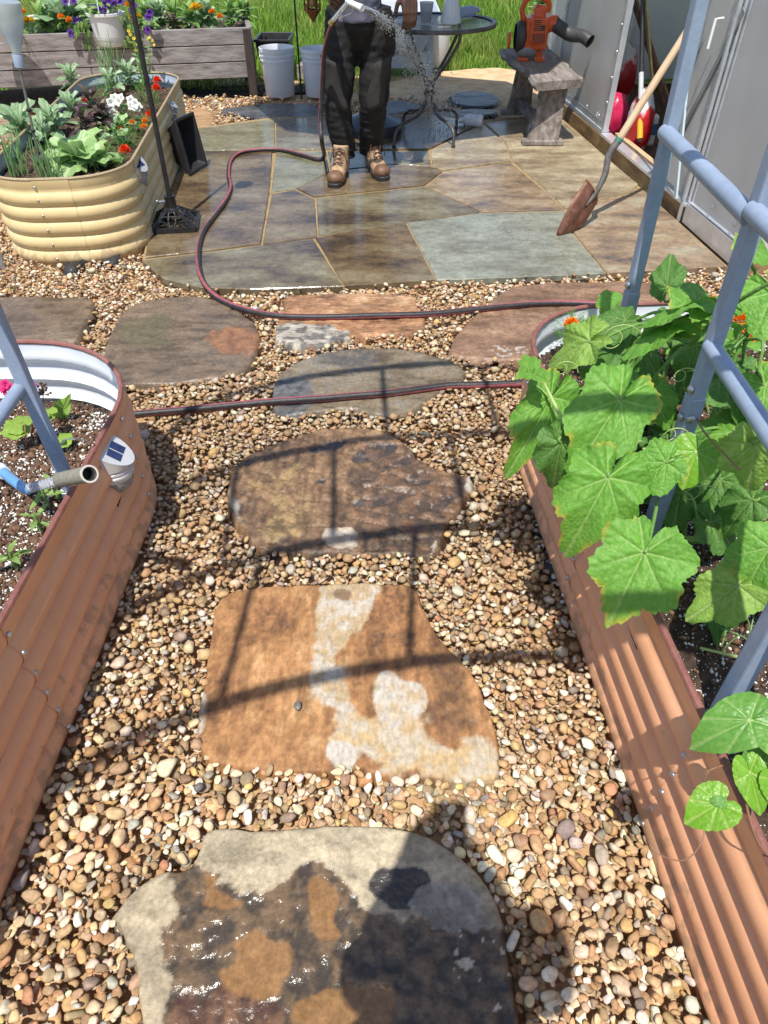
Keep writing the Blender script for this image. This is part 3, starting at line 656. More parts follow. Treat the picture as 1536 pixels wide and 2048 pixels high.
def chips(parent, segs, z, n, yr, seed, cols=((.75, .73, .68), (.6, .56, .5)), s=(.0015, .0045), xr=None):
    poly = inset(flatten(segs), .03); r = np.random.default_rng(seed); V, F = ico(1); V = V * (1 + r.normal(0, .12, V.shape))
    xs = [p[0] for p in poly]; x = r.uniform(min(xs), max(xs), n * 3); y = r.uniform(yr[0], yr[1], n * 3)
    ok = (sdist(x, y, poly) > 0) & (vnoise(x, y, 4, seed, 3) > .36)
    x = x[ok][:n]; y = y[ok][:n]; n = len(x)
    sz = r.uniform(s[0], s[1], n)[:, None] * r.uniform(.6, 1.3, (n, 3)); a = r.uniform(0, 6.3, n)
    W = V[None] * sz[:, None]; c, q = np.cos(a)[:, None], np.sin(a)[:, None]
    zz = z + (vnoise(x, y, 6, 3, 4) - .5) * .05 + (vnoise(x, y, 40, 5, 2) - .5) * .012
    o = worldloc(parent)
    VV = np.stack([W[..., 0] * c - W[..., 1] * q + x[:, None] - o.x, W[..., 0] * q + W[..., 1] * c + y[:, None] - o.y, W[..., 2] + zz[:, None] + .001], -1).reshape(-1, 3)
    FF = (F[None] + np.arange(n)[:, None, None] * len(V)).reshape(-1, 3)
    return VV, FF
M_perl = mat('perlite', [(.6, .57, .5), (.8, .78, .74)], 90, rough=.9)
M_bark = mat('bark_bits', [(.05, .025, .015), (.13, .07, .04), (.24, .14, .085)], 60, rough=.9)
V1, F1 = chips(bed_l, LB, .21, 15000, (.5, 1.85), 5); npmesh('perlite', V1, F1, M_perl, bed_l, 'stuff')
V1, F1 = chips(bed_l, LB, .212, 7500, (.5, 1.85), 6, s=(.003, .009)); npmesh('bark_bits', V1, F1, M_bark, bed_l, 'stuff')
V1, F1 = chips(bed_r, RB, .29, 5200, (.5, 2.1), 7); npmesh('perlite', V1, F1, M_perl, bed_r, 'stuff')
V1, F1 = chips(bed_r, RB, .292, 2800, (.5, 2.1), 8, s=(.003, .009)); npmesh('bark_bits', V1, F1, M_bark, bed_r, 'stuff')
V1, F1 = chips(bed_y, YB, .332, 1800, (3.5, 5.8), 9, s=(.003, .007)); npmesh('bark_bits', V1, F1, M_bark, bed_y, 'stuff')
# black plastic edging showing under the foot of two beds
M_film = mat('black_weed_fabric', [(.012, .012, .013), (.03, .03, .03)], 40, rough=.55, bump=.5)
mb = MB(); a = P(1035, 850); b = P(1105, 1170)
rows = []
for t in np.linspace(0, 1, 14):
    p = a.lerp(b, float(t)); k = .008 * math.sin(t * 21) + .01
    rows.append([(p.x + .04, p.y, .04 + k), (p.x + .015, p.y, .02), (p.x + .0 - k, p.y, .012), (p.x - .004 - k, p.y + .01, -.03)])
mb.grid(rows); tagp(obj('weed_fabric', mb, M_film), 'black fabric edge poking out under the right terracotta bed', 'fabric')
mb = MB(); rows = []
for t in np.linspace(0, 1, 12):
    p = P(128 + 112 * t, 545 - 24 * t + 6 * math.sin(t * 9), 0); k = .012 * math.sin(t * 14)
    rows.append([(p.x, p.y + .07, .03), (p.x, p.y + .03, .026 + k * .5), (p.x, p.y, .008 + k * .4), (p.x, p.y - .008, -.01)])
mb.grid(rows); tagp(obj('weed_fabric', mb, M_film), 'black fabric scrap on the gravel at the front foot of the cream bed', 'fabric')

# ------------------------------------------------------------------ arched trellis over the path
def build_trellis():
    root = thing('arch_trellis', (-.13, .6, .3), 'slate blue metal arch trellis spanning the path, legs standing in both terracotta beds', 'trellis')
    LX, RX = -.86, .60
    legs = [(1.40, 1.62), (.93, 1.15), (.46, .68), (-.01, .21)]
    cxm = (LX + RX) / 2
    def hoop(yl, yr):
        # point list from left foot over the top to right foot
        z0 = 1.42; rx = (RX - LX) / 2; rz = .63; pts = []
        zf = .22
        def yy(x): return yl + (yr - yl) * (x - LX) / (RX - LX)
        for k in range(0, 19):
            a = PI - PI * k / 18; x = cxm + rx * math.cos(a); z = z0 + rz * math.sin(a) ** .9; pts.append((x, yy(x), z))
        return pts, z0
    H = []
    for yl, yr in legs:
        pts, z0 = hoop(yl, yr); H.append(pts)
        nrm_ = Vector((-(yr - yl), RX - LX, 0)).normalized()
        mb = MB(); mb.tube(pts, .0215, 4, rot=PI / 4, up=tuple(nrm_)); obj('hoop_tube', mb, M_trellis, root, smooth=False, bev=.004)
        for (x, y, s) in ((LX, yl, -1), (RX, yr, 1)):
            foot = .22 if s < 0 else .26
            xf = x + (.012 if s < 0 else .03)
            if s > 0: 
                top = Vector((x, y, z0)); ft = Vector((xf, y, foot))
            else:
                top = Vector((x - .01, y, z0)); ft = Vector((xf, y, foot))
            mid = ft.lerp(top, .5 if s < 0 else .38)
            mb = MB(); mb.tube([ft, mid], .0225, 4, rot=PI / 4, up=tuple(nrm_)); obj('leg', mb, M_trellis, root, smooth=False, bev=.004)
            mb = MB(); mb.tube([mid - (top - mid).normalized() * .03, top], .0195, 4, rot=PI / 4, up=tuple(nrm_)); obj('leg', mb, M_trellis, root, smooth=False, bev=.004)
            d = (mid - Vector((0, 0, .04)))
            mb = MB(); q = Vector((-s * 1, 0, 0)).to_track_quat('Z', 'Y').to_matrix()
            for dz in (-.03, .035):
                mb.lathe([(.009, -.002), (.009, .003), (.005, .006), (.001, .0065)], (mid.x - s * .0165, mid.y - .003, mid.z + dz - .02), 10, q)
            mb.lathe([(.009, -.002), (.009, .003), (.005, .006), (.001, .0065)], (mid.x - s * .003, mid.y - .018, mid.z - .045), 10, Vector((0, -1, 0)).to_track_quat('Z', 'Y').to_matrix())
            obj('screw', mb, M_steel, root, kind='stuff')
            mb = MB(); mb.tube([(ft.x, ft.y, ft.z - .012), (ft.x, ft.y, ft.z + .02)], .028, 14); obj('foot_cap', mb, M_white, root)
    def bar(a, b, r=.0155, m=M_trellis):
        mb = MB(); mb.tube([a, b], r, 14); obj('crossbar', mb, m, root)
    for k in range(3):
        (yl, yr), (yl2, yr2) = legs[k], legs[k + 1]
        for z, dx in ((1.045, 0), (.80 if k else .62, .012)):
            if k == 0 and z < 1: continue
            bar((RX + dx - .0, yr, z + .01), (RX + dx, yr2, z), .0165)
        for z in (.565, 1.08):
            bar((LX - .005, yl, z), (LX - .005, yl2, z))
        # bars across the crown, staggered from bay to bay
        xs = {0: (-.20, .20), 1: (-.66, -.36, .04), 2: (-.54, -.10)}[k]
        for x in xs:
            def on(pts, x):
                for a, b in zip(pts, pts[1:]):
                    if a[0] <= x <= b[0]:
                        t = (x - a[0]) / (b[0] - a[0]); return Vector(a).lerp(Vector(b), t)
            bar(on(H[k], x), on(H[k + 1], x - .03 if k == 2 else x + .02), .011)
    return root
build_trellis()

# ------------------------------------------------------------------ greenhouse
def build_greenhouse():
    M_alu = mat('aluminium_frame', [(.60, .63, .67), (.76, .78, .82)], 14, rough=.35, rvar=.1, metal=.6, bump=.05)
    M_beam = mat('treated_timber', [(.13, .08, .035), (.27, .175, .08), (.36, .25, .12)], 2.2, 9, rough=.8, bump=.45, bscale=18, bdist=.004, stretch=(8, 1.2, 9), lo=.35, hi=.65)
    M_tim2 = mat('fresh_timber', [(.45, .32, .18), (.58, .44, .27)], 3, 8, rough=.7, bump=.3, stretch=(8, 1.2, 9))
    # twin wall polycarbonate
    pc = bpy.data.materials.new('polycarbonate_sheet'); pc.use_nodes = True; nt = pc.node_tree; N = nt.nodes; L = nt.links; b = N['Principled BSDF']; out = N['Material Output']
    tc = N.new('ShaderNodeTexCoord'); mp = N.new('ShaderNodeMapping'); mp.inputs['Scale'].default_value = (1, 90, 1); L.new(tc.outputs['Object'], mp.inputs[0])
    wv = N.new('ShaderNodeTexWave'); wv.wave_type = 'BANDS'; wv.bands_direction = 'Y'; wv.inputs['Scale'].default_value = 1.0; L.new(mp.outputs[0], wv.inputs[0])
    nz = N.new('ShaderNodeTexNoise'); nz.inputs['Scale'].default_value = 2.2; nz.inputs['Detail'].default_value = 5; L.new(tc.outputs['Object'], nz.inputs[0])
    rp = ramp(nt, [(.34, (.76, .745, .73)), (.66, (.9, .89, .88))]); L.new(nz.outputs[0], rp.inputs[0]); L.new(rp.outputs[0], b.inputs['Base Color'])
    bp = N.new('ShaderNodeBump'); bp.inputs['Strength'].default_value = .3; bp.inputs['Distance'].default_value = .003; L.new(wv.outputs[0], bp.inputs['Height']); L.new(bp.outputs[0], b.inputs['Normal'])
    b.inputs['Roughness'].default_value = .2; b.inputs['Metallic'].default_value = .0; b.inputs['Specular IOR Level'].default_value = .7
    tr = N.new('ShaderNodeBsdfTranslucent'); tr.inputs[0].default_value = (.95, .95, .94, 1)
    rf = N.new('ShaderNodeBsdfRefraction'); rf.inputs['Roughness'].default_value = .32; rf.inputs['IOR'].default_value = 1.02; rf.inputs[0].default_value = (.8, .82, .8, 1)
    m1 = N.new('ShaderNodeMixShader'); m1.inputs[0].default_value = .38; L.new(b.outputs[0], m1.inputs[1]); L.new(tr.outputs[0], m1.inputs[2])
    m2 = N.new('ShaderNodeMixShader'); m2.inputs[0].default_value = .18; L.new(m1.outputs[0], m2.inputs[1]); L.new(rf.outputs[0], m2.inputs[2]); L.new(m2.outputs[0], out.inputs[0])
    root = thing('greenhouse', (2.2, 5.2, 0), 'aluminium and clouded polycarbonate greenhouse on a timber base with its doorway open', 'greenhouse')
    ang = math.atan(.0915)
    def W(y, off=0.0, z=0.0): return Vector((WALLX(y) + off, y, z))
    def wb(y0, y1, z0, z1, th, off=0.0):   # slab along the wall
        mb = MB(); mb.beam(W(y0, off, (z0 + z1) / 2), W(y1, off, (z0 + z1) / 2), th, z1 - z0); return mb
    Y0, Y1 = 3.36, 7.15
    cuts = [Y0, 4.55, 5.72, Y1]
    for a, c in zip(cuts, cuts[1:]): obj('base_beam', wb(a + .0015, c - .0015, -.09, .092, .085, .045), M_beam, root, smooth=False, bev=.004)
    mb = MB(); mb.beam((WALLX(Y0) + .004, Y0 + .04, 0), (WALLX(Y0) + 2.2, Y0 + .24, 0), .085, .18); obj('base_beam', mb, M_beam, root, smooth=False, bev=.004)
    # sill along the wall
    obj('sill', wb(Y0, 4.0, .094, .125, .055, .035), M_alu, root, smooth=False, bev=.002)
    obj('sill', wb(4.0, 5.47, .094, .112, .075, .03), M_alu, root, smooth=False, bev=.002)
    obj('threshold_board', wb(4.05, 5.45, .04, .118, .04, .108), M_tim2, root, smooth=False, bev=.002)
    obj('sill', wb(5.49, Y1, .094, .125, .055, .035), M_alu, root, smooth=False, bev=.002)
    def post(y, z0=.094, z1=1.75, wd=.05, th=.04, off=.03, name='post'):
        mb = MB(); mb.box(W(y, off, (z0 + z1) / 2), (th, wd, z1 - z0), rz=ang); obj(name, mb, M_alu, root, smooth=False, bev=.003)
    def panel(y0, y1, z0=.12, z1=1.72, off=.03): obj('panel', wb(y0, y1, z0, z1, .008, off), pc, root, smooth=False)
    post(Y1 - .02); post(6.78, wd=.035); post(5.495, wd=.035); panel(5.515, 6.76); panel(6.8, Y1 - .05)
    post(Y0 + .02, wd=.05, th=.05); panel(Y0 + .05, 4.02, .12)
    # flashing strip at panel foot
    obj('foot_strip', wb(5.52, 6.76, .1, .17, .003, .018), M_alu, root, smooth=False)
    obj('foot_strip', wb(Y0 + .05, 3.98, .02, .12, .003, -.006), M_alu, root, smooth=False)
    # sliding door: hangs outside the wall, its front stile ends low beside the opening
    obj('door_panel', wb(4.04, 4.42, .14, 1.74, .008, .01), pc, root, smooth=False)
    for k, (o, wd) in enumerate(((-.012, .022), (.012, .016), (.03, .03))):
        mb = MB(); mb.box(W(4.02 - k * .012, o, .9), (.014, wd, 1.78), rz=ang); obj('door_stile', mb, M_alu, root, smooth=False, bev=.002)
    mb = MB()
    for z in np.arange(.12, 1.7, .155): mb.lathe([(.006, 0), (.006, .004), (.001, .006)], W(4.02, -.021, z), 8, Vector((-1, 0, 0)).to_track_quat('Z', 'Y').to_matrix())
    obj('bolts', mb, M_steel, root, kind='stuff')
    a = PL(1357, 415, -.01); mb = MB(); mb.box(W(4.36, -.012, .92), (.012, .03, 1.7), rz=ang); obj('door_stile', mb, M_alu, root, smooth=False, bev=.002)
    # handle, a white bracket on each face
    mb = MB(); h = PL(1448, 45)
    for s in (-1, 1):
        mb.tube([W(h.y - .02, -.02 * s, h.z + .02), W(h.y - .05, -.07 * s, h.z + .02), W(h.y - .06, -.075 * s, h.z - .10)], .007, 6)
    obj('door_handle', mb, M_white, root)
    # braces
    mb = MB(); mb.beam(W(4.40, -.004, .16), W(3.98, -.004, 1.0), .035, .004, (1, 0, 0)); obj('brace', mb, mat('grey_brace', [(.22, .23, .23), (.34, .35, .36)], 10, rough=.5, metal=.4), root, smooth=False)
    mb = MB(); mb.tube([W(4.6, .09, 1.2), W(3.6, .09, 1.0)], .03, 12); obj('rail', mb, M_alu, root)
    # far frame: other walls, roof rails, doors
    x2 = 2.25
    for (ax, ay), (bx, by) in (((WALLX(Y1), Y1), (WALLX(Y1) + x2, Y1 + .2)), ((WALLX(Y1) + x2, Y1 + .2), (WALLX(Y0) + x2, Y0 + .24)), ((WALLX(Y0) + .05, Y0 + .03), (WALLX(Y0) + x2, Y0 + .24))):
        a = Vector((ax, ay, 0)); c = Vector((bx, by, 0)); k = 3
        mb = MB(); mb.beam(a, c, .09, .18); obj('base_beam', mb, M_beam, root, smooth=False)
        for j in range(k):
            p = a.lerp(c, j / k); q = a.lerp(c, (j + 1) / k)
            mb = MB(); mb.beam(p.lerp(q, .03) + Vector((0, 0, .92)), p.lerp(q, .97) + Vector((0, 0, .92)), .008, 1.6); obj('panel', mb, pc, root, smooth=False)
            mb = MB(); mb.box(q + Vector((0, 0, .92)), (.035, .035, 1.66)); obj('post', mb, M_alu, root, smooth=False)
    mb = MB(); mb.beam(W(Y0, .03, 1.77), W(Y1, .03, 1.77), .06, .06); obj('eave_rail', mb, M_alu, root, smooth=False)
    # gable roof
    ridge = 2.45
    for s in (0, 1):
        xo = .03 if s == 0 else x2
        mb = MB(); a0 = W(Y0, xo, 1.8); a1 = W(Y1, xo, 1.8); r0 = W(Y0, x2 / 2, ridge); r1 = W(Y1, x2 / 2, ridge)
        mb.grid([[a0, a1], [r0, r1]]); o = obj('roof_panel', mb, pc, root, smooth=False); md = o.modifiers.new('thick', 'SOLIDIFY'); md.thickness = .008
    # round galvanised bolts on the panel feet
    mb = MB(); q = Vector((-1, -.09, 0)).to_track_quat('Z', 'Y').to_matrix()
    for y in (5.62, 5.9, 6.2, 6.5): mb.lathe([(.011, 0), (.011, .003), (.006, .009), (.001, .01)], W(y, .012, .19), 8, q)
    for z in (.3, .45, .6, .75, .9): mb.lathe([(.009, 0), (.009, .003), (.005, .008), (.001, .009)], W(5.495, .006, z), 8, q)
    for y in (3.5, 3.75): mb.lathe([(.012, 0), (.012, .003), (.006, .009), (.001, .01)], W(y, .012, .18), 8, q)
    obj('panel_bolts', mb, M_steel, root, kind='stuff')
    # corner post at the front with its peeled timber
    mb = MB(); mb.beam((WALLX(Y0) + .035, Y0 - .02, -.02), (WALLX(Y0) + .06, Y0 - .02, .66), .03, .028, (0, 1, 0)); obj('corner_trim', mb, M_tim2, root, smooth=False, bev=.003)
    mb = MB(); mb.box((WALLX(Y0) + .1, Y0 - .005, .34), (.10, .02, .5)); obj('corner_plate', mb, M_alu, root, smooth=False, bev=.002)
    return root
build_greenhouse()
GX = lambda y, o: WALLX(y) + o
# ground inside the greenhouse
mb = MB(); mb.prism([(GX(3.45, .1), 3.45), (GX(3.5, 2.1), 3.6), (GX(7.1, 2.1), 7.2), (GX(7.1, .1), 7.05)], -.05, .03)
obj('greenhouse_floor', mb, mat('dark_compost_floor', [(.03, .02, .015), (.1, .06, .035), (.2, .13, .08)], 30, rough=.95, bump=1, bscale=60, bdist=.02), kind='structure')

# ------------------------------------------------------------------ timber planter on legs at the back
def flower_tint(name, c, r=.6, tl=.25): return mat(name, [tuple(x * .8 for x in c), tuple(min(1, x * 1.1) for x in c)], 40, rough=r, transl=tl, coords='Object')
def timber_planter(name, A, B, depth, z0, z1, label, rows=3):
    A = Vector((*A, 0)); B = Vector((*B, 0)); d = (B - A).normalized(); nrm_ = Vector((-d.y, d.x, 0)); 
    root = thing(name, tuple((A + B) / 2 + nrm_ * depth / 2), label, 'planter', None)
    h = (z1 - z0) / rows; L = (B - A).length
    for r in range(rows):
        zz = z0 + h * (r + .5)
        for a, b in ((0, .52 + .1 * (r % 2)), (.52 + .1 * (r % 2), 1)):
            mb = MB(); p = A.lerp(B, a) + Vector((0, 0, zz)); q = A.lerp(B, b) + Vector((0, 0, zz)); mb.beam(p + d * .002, q - d * .002, .045, h - .007)
            obj('plank', mb, M_wood_grey, root, smooth=False, bev=.004)
        mb = MB(); mb.beam(A + nrm_ * depth + Vector((0, 0, zz)), B + nrm_ * depth + Vector((0, 0, zz)), .045, h - .004); obj('plank', mb, M_wood_grey, root, smooth=False, bev=.004)
        for e in (A, B):
            mb = MB(); mb.beam(e + nrm_ * .024 + Vector((0, 0, zz)), e + nrm_ * (depth - .024) + Vector((0, 0, zz)), .045, h - .004); obj('plank', mb, M_wood_grey, root, smooth=False, bev=.004)
    for e, s in ((A, 1), (B, -1)):
        for k in (-.035, depth + .035):
            mb = MB(); p = e + d * s * .03 + nrm_ * k; mb.box(p + Vector((0, 0, z1 / 2 - .02)), (.07, .045, z1 + .02), rz=math.atan2(d.y, d.x)); obj('leg', mb, M_dkwood, root, smooth=False, bev=.004)
    mb = MB(); c = [(A + nrm_ * .02), (B + nrm_ * .02), (B + nrm_ * (depth - .02)), (A + nrm_ * (depth - .02))]
    mb.prism([(p.x, p.y) for p in c], z0 + .02, z1 - .05); obj('soil', mb, M_soil, root, smooth=False)
    return root
M_dkwood = mat('dark_stained_wood', [(.03, .022, .02), (.07, .052, .045)], 6, 8, rough=.8, bump=.4, stretch=(4, 4, .8))
timber_planter('timber_planter', (-4.0, 6.62), (-1.17, 7.22), .75, .14, .515, 'long weathered timber planter of stacked planks on legs, filled with orange and purple flowers')

# ------------------------------------------------------------------ umbrella behind the man
def build_umbrella():
    c = P(740, 262, 0); c = Vector((-.10, 5.9, .02))
    root = thing('parasol', c, 'parasol on a dark round base standing behind the man, canopy above the picture', 'umbrella')
    m = mat('dark_blue_black_plastic', [(.012, .018, .028), (.03, .04, .055)], 12, rough=.3)
    mb = MB(); mb.lathe([(.001, 0), (.25, 0), (.255, .03), (.24, .07), (.15, .10), (.06, .13), (.05, .32), (.001, .32)], c, 28); obj('base', mb, m, root)
    mb = MB(); mb.tube([c + Vector((0, 0, .3)), c + Vector((0, 0, 2.7))], .024, 12); obj('pole', mb, M_black, root)
    cloth = mat('pale_canvas', [(.30, .34, .40), (.36, .40, .46)], 8, rough=.8, transl=.4)  # unseen canopy, made pale and translucent to lift the shade beneath it
    n = 8; R = 1.4; mb = MB(); ct = c + Vector((.12, .05, 2.65))
    for k in range(n):
        a = 2 * PI * k / n; b = 2 * PI * (k + 1) / n
        rows = []
        for j in range(5):
            r = R * j / 4; z = -.5 * (j / 4) ** 1.3
            rows.append([(ct.x + (math.cos(a) * (1 - t) + math.cos(b) * t) * r, ct.y + (math.sin(a) * (1 - t) + math.sin(b) * t) * r, ct.z + z - .03 * math.sin(PI * t) * j / 4) for t in (0, .5, 1)])
        mb.grid(rows)
    o = obj('canopy', mb, cloth, root); md = o.modifiers.new('t', 'SOLIDIFY'); md.thickness = .004
    for k in range(n):
        a = 2 * PI * k / n; mb = MB(); mb.tube([ct + Vector((0, 0, -.02)), ct + Vector((math.cos(a) * R, math.sin(a) * R, -.52))], .006, 6); obj('rib', mb, M_black, root)
build_umbrella()
# ------------------------------------------------------------------ people
def blob(name, mb, m, parent, voxel, smooth_it=4, disp=None):
    me = bpy.data.meshes.new(name); me.from_pydata(mb.v, [], mb.f); me.update()
    o = bpy.data.objects.new(name, me); col.objects.link(o)
    r = o.modifiers.new('r', 'REMESH'); r.mode = 'VOXEL'; r.voxel_size = voxel; r.use_smooth_shade = True
    s = o.modifiers.new('s', 'SMOOTH'); s.iterations = smooth_it; s.factor = .5
    dg = bpy.context.evaluated_depsgraph_get(); me2 = bpy.data.meshes.new_from_object(o.evaluated_get(dg))
    bpy.data.objects.remove(o); bpy.data.meshes.remove(me)
    n = len(me2.vertices); V = np.empty(n * 3, np.float32); me2.vertices.foreach_get('co', V); V = V.reshape(-1, 3)
    if disp is not None:
        Nn = np.empty(n * 3, np.float32); me2.vertices.foreach_get('normal', Nn); V = disp(V, Nn.reshape(-1, 3))
    off = worldloc(parent) if parent is not None else Vector((0, 0, 0)); V = V - np.array(off[:])
    me2.vertices.foreach_set('co', V.astype(np.float32).ravel()); me2.materials.clear(); me2.materials.append(m)
    me2.polygons.foreach_set('use_smooth', [True] * len(me2.polygons)); me2.update(); me2.name = name
    return meshobj(name, me2, parent)
def folds(freq, amp, hemz=None, horiz=2.2, seed=3):
    def f(V, N):
        a = vnoise(V[:, 0] * 1.3 + V[:, 1], V[:, 2] * horiz, freq, seed, 3) - .5
        b = vnoise(V[:, 0] + V[:, 2] * .6, V[:, 2] * 2.5 + V[:, 1], freq * .45, seed + 4, 2) - .5
        d = np.abs(a) * -2 * amp + b * amp * 1.6
        if hemz is not None:
            k = np.exp(-np.clip(V[:, 2] - hemz, 0, 1) / .10); d = d + np.sin(V[:, 2] * 150 + V[:, 0] * 26) * .009 * k
        return V + N * d[:, None]
    return f
def hand(mb, wrist, d, palm_n, thumb_side, curl=.6, s=1.0):
    """palm, four bent fingers and a thumb; d runs wrist to knuckles, palm_n out of the palm"""
    d = d.normalized(); pn = (palm_n - d * palm_n.dot(d)).normalized(); sd = d.cross(pn).normalized() * thumb_side
    W = Vector(wrist)
    for k, off in enumerate((-.028, -.009, .011, .030)):
        mb.tube([W + sd * off * .5 * s - d * .01, W + sd * off * s + d * .045 * s, W + sd * off * s + d * .085 * s], [.019 * s, .0165 * s, .0125 * s], 8)
        L = (.062, .074, .080, .072)[k] * s
        p = W + sd * off * s + d * .082 * s; dr = d.copy(); pts = [p]
        for j, fr in enumerate((.45, .32, .23)):
            a = curl * (.55 + .45 * j) + .06 * k * (1 if curl > .3 else 0)
            dr = (Matrix.Rotation(-a * .75, 3, d.cross(pn)) @ dr) if False else (dr * math.cos(a * .75) + pn * math.sin(a * .75)).normalized()
            pn2 = pn; p = p + dr * L * fr; pts.append(p)
        mb.tube(pts, [.0105 * s, .0098 * s, .009 * s, .0072 * s], 8); mb.ball(pts[-1], .0072 * s, 8, 5)
    b = W + sd * .028 * s + d * .015 * s
    t1 = b + (sd * .75 + d * .55 + pn * .35).normalized() * .04 * s; t2 = t1 + (d * .8 + sd * .15 + pn * .5).normalized() * .034 * s; t3 = t2 + (d * .8 - sd * .25 + pn * .6).normalized() * .026 * s
    mb.tube([W + sd * .012 * s, b, t1, t2, t3], [.018 * s, .017 * s, .0125 * s, .0115 * s, .0085 * s], 8); mb.ball(t3, .0085 * s, 8, 5)
def head(mb, c, f, s=1.0):
    """skull, jaw, nose, ears; f is the facing direction"""
    f = f.normalized(); r = f.cross(Vector((0, 0, 1))).normalized(); u = r.cross(f)
    M3 = Matrix((r, f, u)).transposed()
    def B(p, rad, sc): mb.lathe([(max(1e-4, math.sin(PI * i / 10)) * rad, -math.cos(PI * i / 10) * rad) for i in range(11)], c + M3 @ Vector(p), 16, M3 @ Matrix.Diagonal(sc))
    B((0, -.012, .03), .098 * s, (.80, 1.0, .95)); B((0, .015, -.035), .075 * s, (.85, .95, 1.0)); B((0, .05, -.085), .036 * s, (1.05, .8, .75))
    B((0, .095, -.02), .016 * s, (.9, 1.1, 1.5)); B((0, .09, -.035), .014 * s, (1.3, 1, .8)); B((0, .078, -.065), .02 * s, (1.3, .6, .5))
    for q in (-1, 1): B((q * .08, -.01, -.015), .028 * s, (.35, .7, 1.1)); B((q * .033, .068, .005), .02 * s, (1.2, .6, .5)); B((q * .045, .05, -.03), .025, (1, .8, .9))
def boots(root, ankle, toe, m_up, m_sole, m_cap, m_lace, S=1.14):
    a = Vector(ankle); t = Vector(toe); d = Vector((t.x - a.x, t.y - a.y, 0)).normalized(); r = Vector((d.y, -d.x, 0)); g = Vector((t.x, t.y, .022))
    def at(l, s, z): return g - d * (.29 - l) * S + r * s * S + Vector((0, 0, (z - .022) * S))
    M3 = Matrix((r, d, Vector((0, 0, 1)))).transposed()
    mb = MB()
    def B(l, s, z, rad, sc): mb.lathe([(max(1e-4, math.sin(PI * i / 8)) * rad * S, -math.cos(PI * i / 8) * rad * S) for i in range(9)], at(l, s, z), 14, M3 @ Matrix.Diagonal(sc))
    B(.235, 0, .060, .055, (.93, 1.0, .72)); B(.17, 0, .068, .052, (.86, 1.1, .92)); B(.11, 0, .085, .05, (.85, 1, 1.2)); B(.05, 0, .07, .048, (.83, .95, 1.15))
    mb.tube([at(.07, 0, .08), at(.07, 0, .13), at(.065, 0, .185)], [.048, .048, .052], 14)
    up = blob('boot_upper', mb, m_up, root, .0055, 5)
    mb = MB(); out = []
    for k in range(28):
        an = 2 * PI * k / 28; l = .15 + .152 * math.sin(an); w_ = .040 + .0125 * ss(.10, .24, l) - .004 * math.exp(-((l - .11) / .03) ** 2)
        sgn = math.cos(an); out.append(at(l, float(w_) * (abs(sgn) ** .55) * (1 if sgn > 0 else -1), .022))
    poly = [(p.x, p.y) for p in out]
    mb.prism(poly, .021, .051, .004); obj('boot_sole', mb, m_sole, root, smooth=False)
    mb = MB(); B(.243, 0, .063, .052, (.97, .98, .74)); mb2 = mb; blob('toe_cap', mb, m_cap, root, .006, 3)
    mb = MB()
    for k in range(5):
        l = .185 - .022 * k; z = .118 + .013 * k; z2 = z + .008
        mb.tube([at(l, -.026, z - .012), at(l + .004, 0, z2), at(l - .012, .026, z - .004)], .0028, 6); mb.tube([at(l, .026, z - .012), at(l + .004, 0, z2 + .003), at(l - .012, -.026, z - .004)], .0028, 6)
    for q in (-1, 1): mb.tube([at(.11, 0, .178), at(.125, q * .03, .17), at(.15, q * .045, .13), at(.13, q * .047, .11)], .0028, 6)
    obj('laces', mb, m_lace, root)
M_skin = mat('dark_skin', [(.045, .022, .014), (.10, .05, .033)], 22, rough=.42, bump=.25, bscale=160, bdist=.001)
M_skin2 = mat('light_skin', [(.4, .22, .15), (.5, .3, .2)], 22, rough=.5)
M_trou = mat('charcoal_work_cloth', [(.006, .0055, .006), (.016, .014, .0135)], 18, rough=.78, bump=.5, bscale=140, bdist=.001)
M_panelc = mat('grey_brown_cloth', [(.02, .017, .0155), (.034, .028, .026)], 18, rough=.8, bump=.5, bscale=140, bdist=.001)
M_shirt = mat('blue_grey_cotton', [(.085, .085, .12), (.12, .12, .165)], 12, rough=.9, bump=.4, bscale=200, bdist=.0008)
M_shirt2 = mat('lilac_grey_cotton', [(.22, .2, .28), (.28, .26, .35)], 12, rough=.9, bump=.4, bscale=200, bdist=.0008)
M_boot = mat('tan_suede', [(.24, .14, .08), (.4, .26, .155), (.5, .35, .22)], 26, rough=.85, bump=.5, bscale=90, bdist=.002)
M_cap = mat('worn_brown_leather', [(.10, .05, .028), (.2, .11, .06)], 30, rough=.5, bump=.4)
M_sole = mat('black_rubber', [(.015, .014, .014), (.035, .032, .03)], 30, rough=.6)
M_lace = mat('brown_lace', [(.04, .02, .012), (.08, .04, .025)], 60, rough=.8)
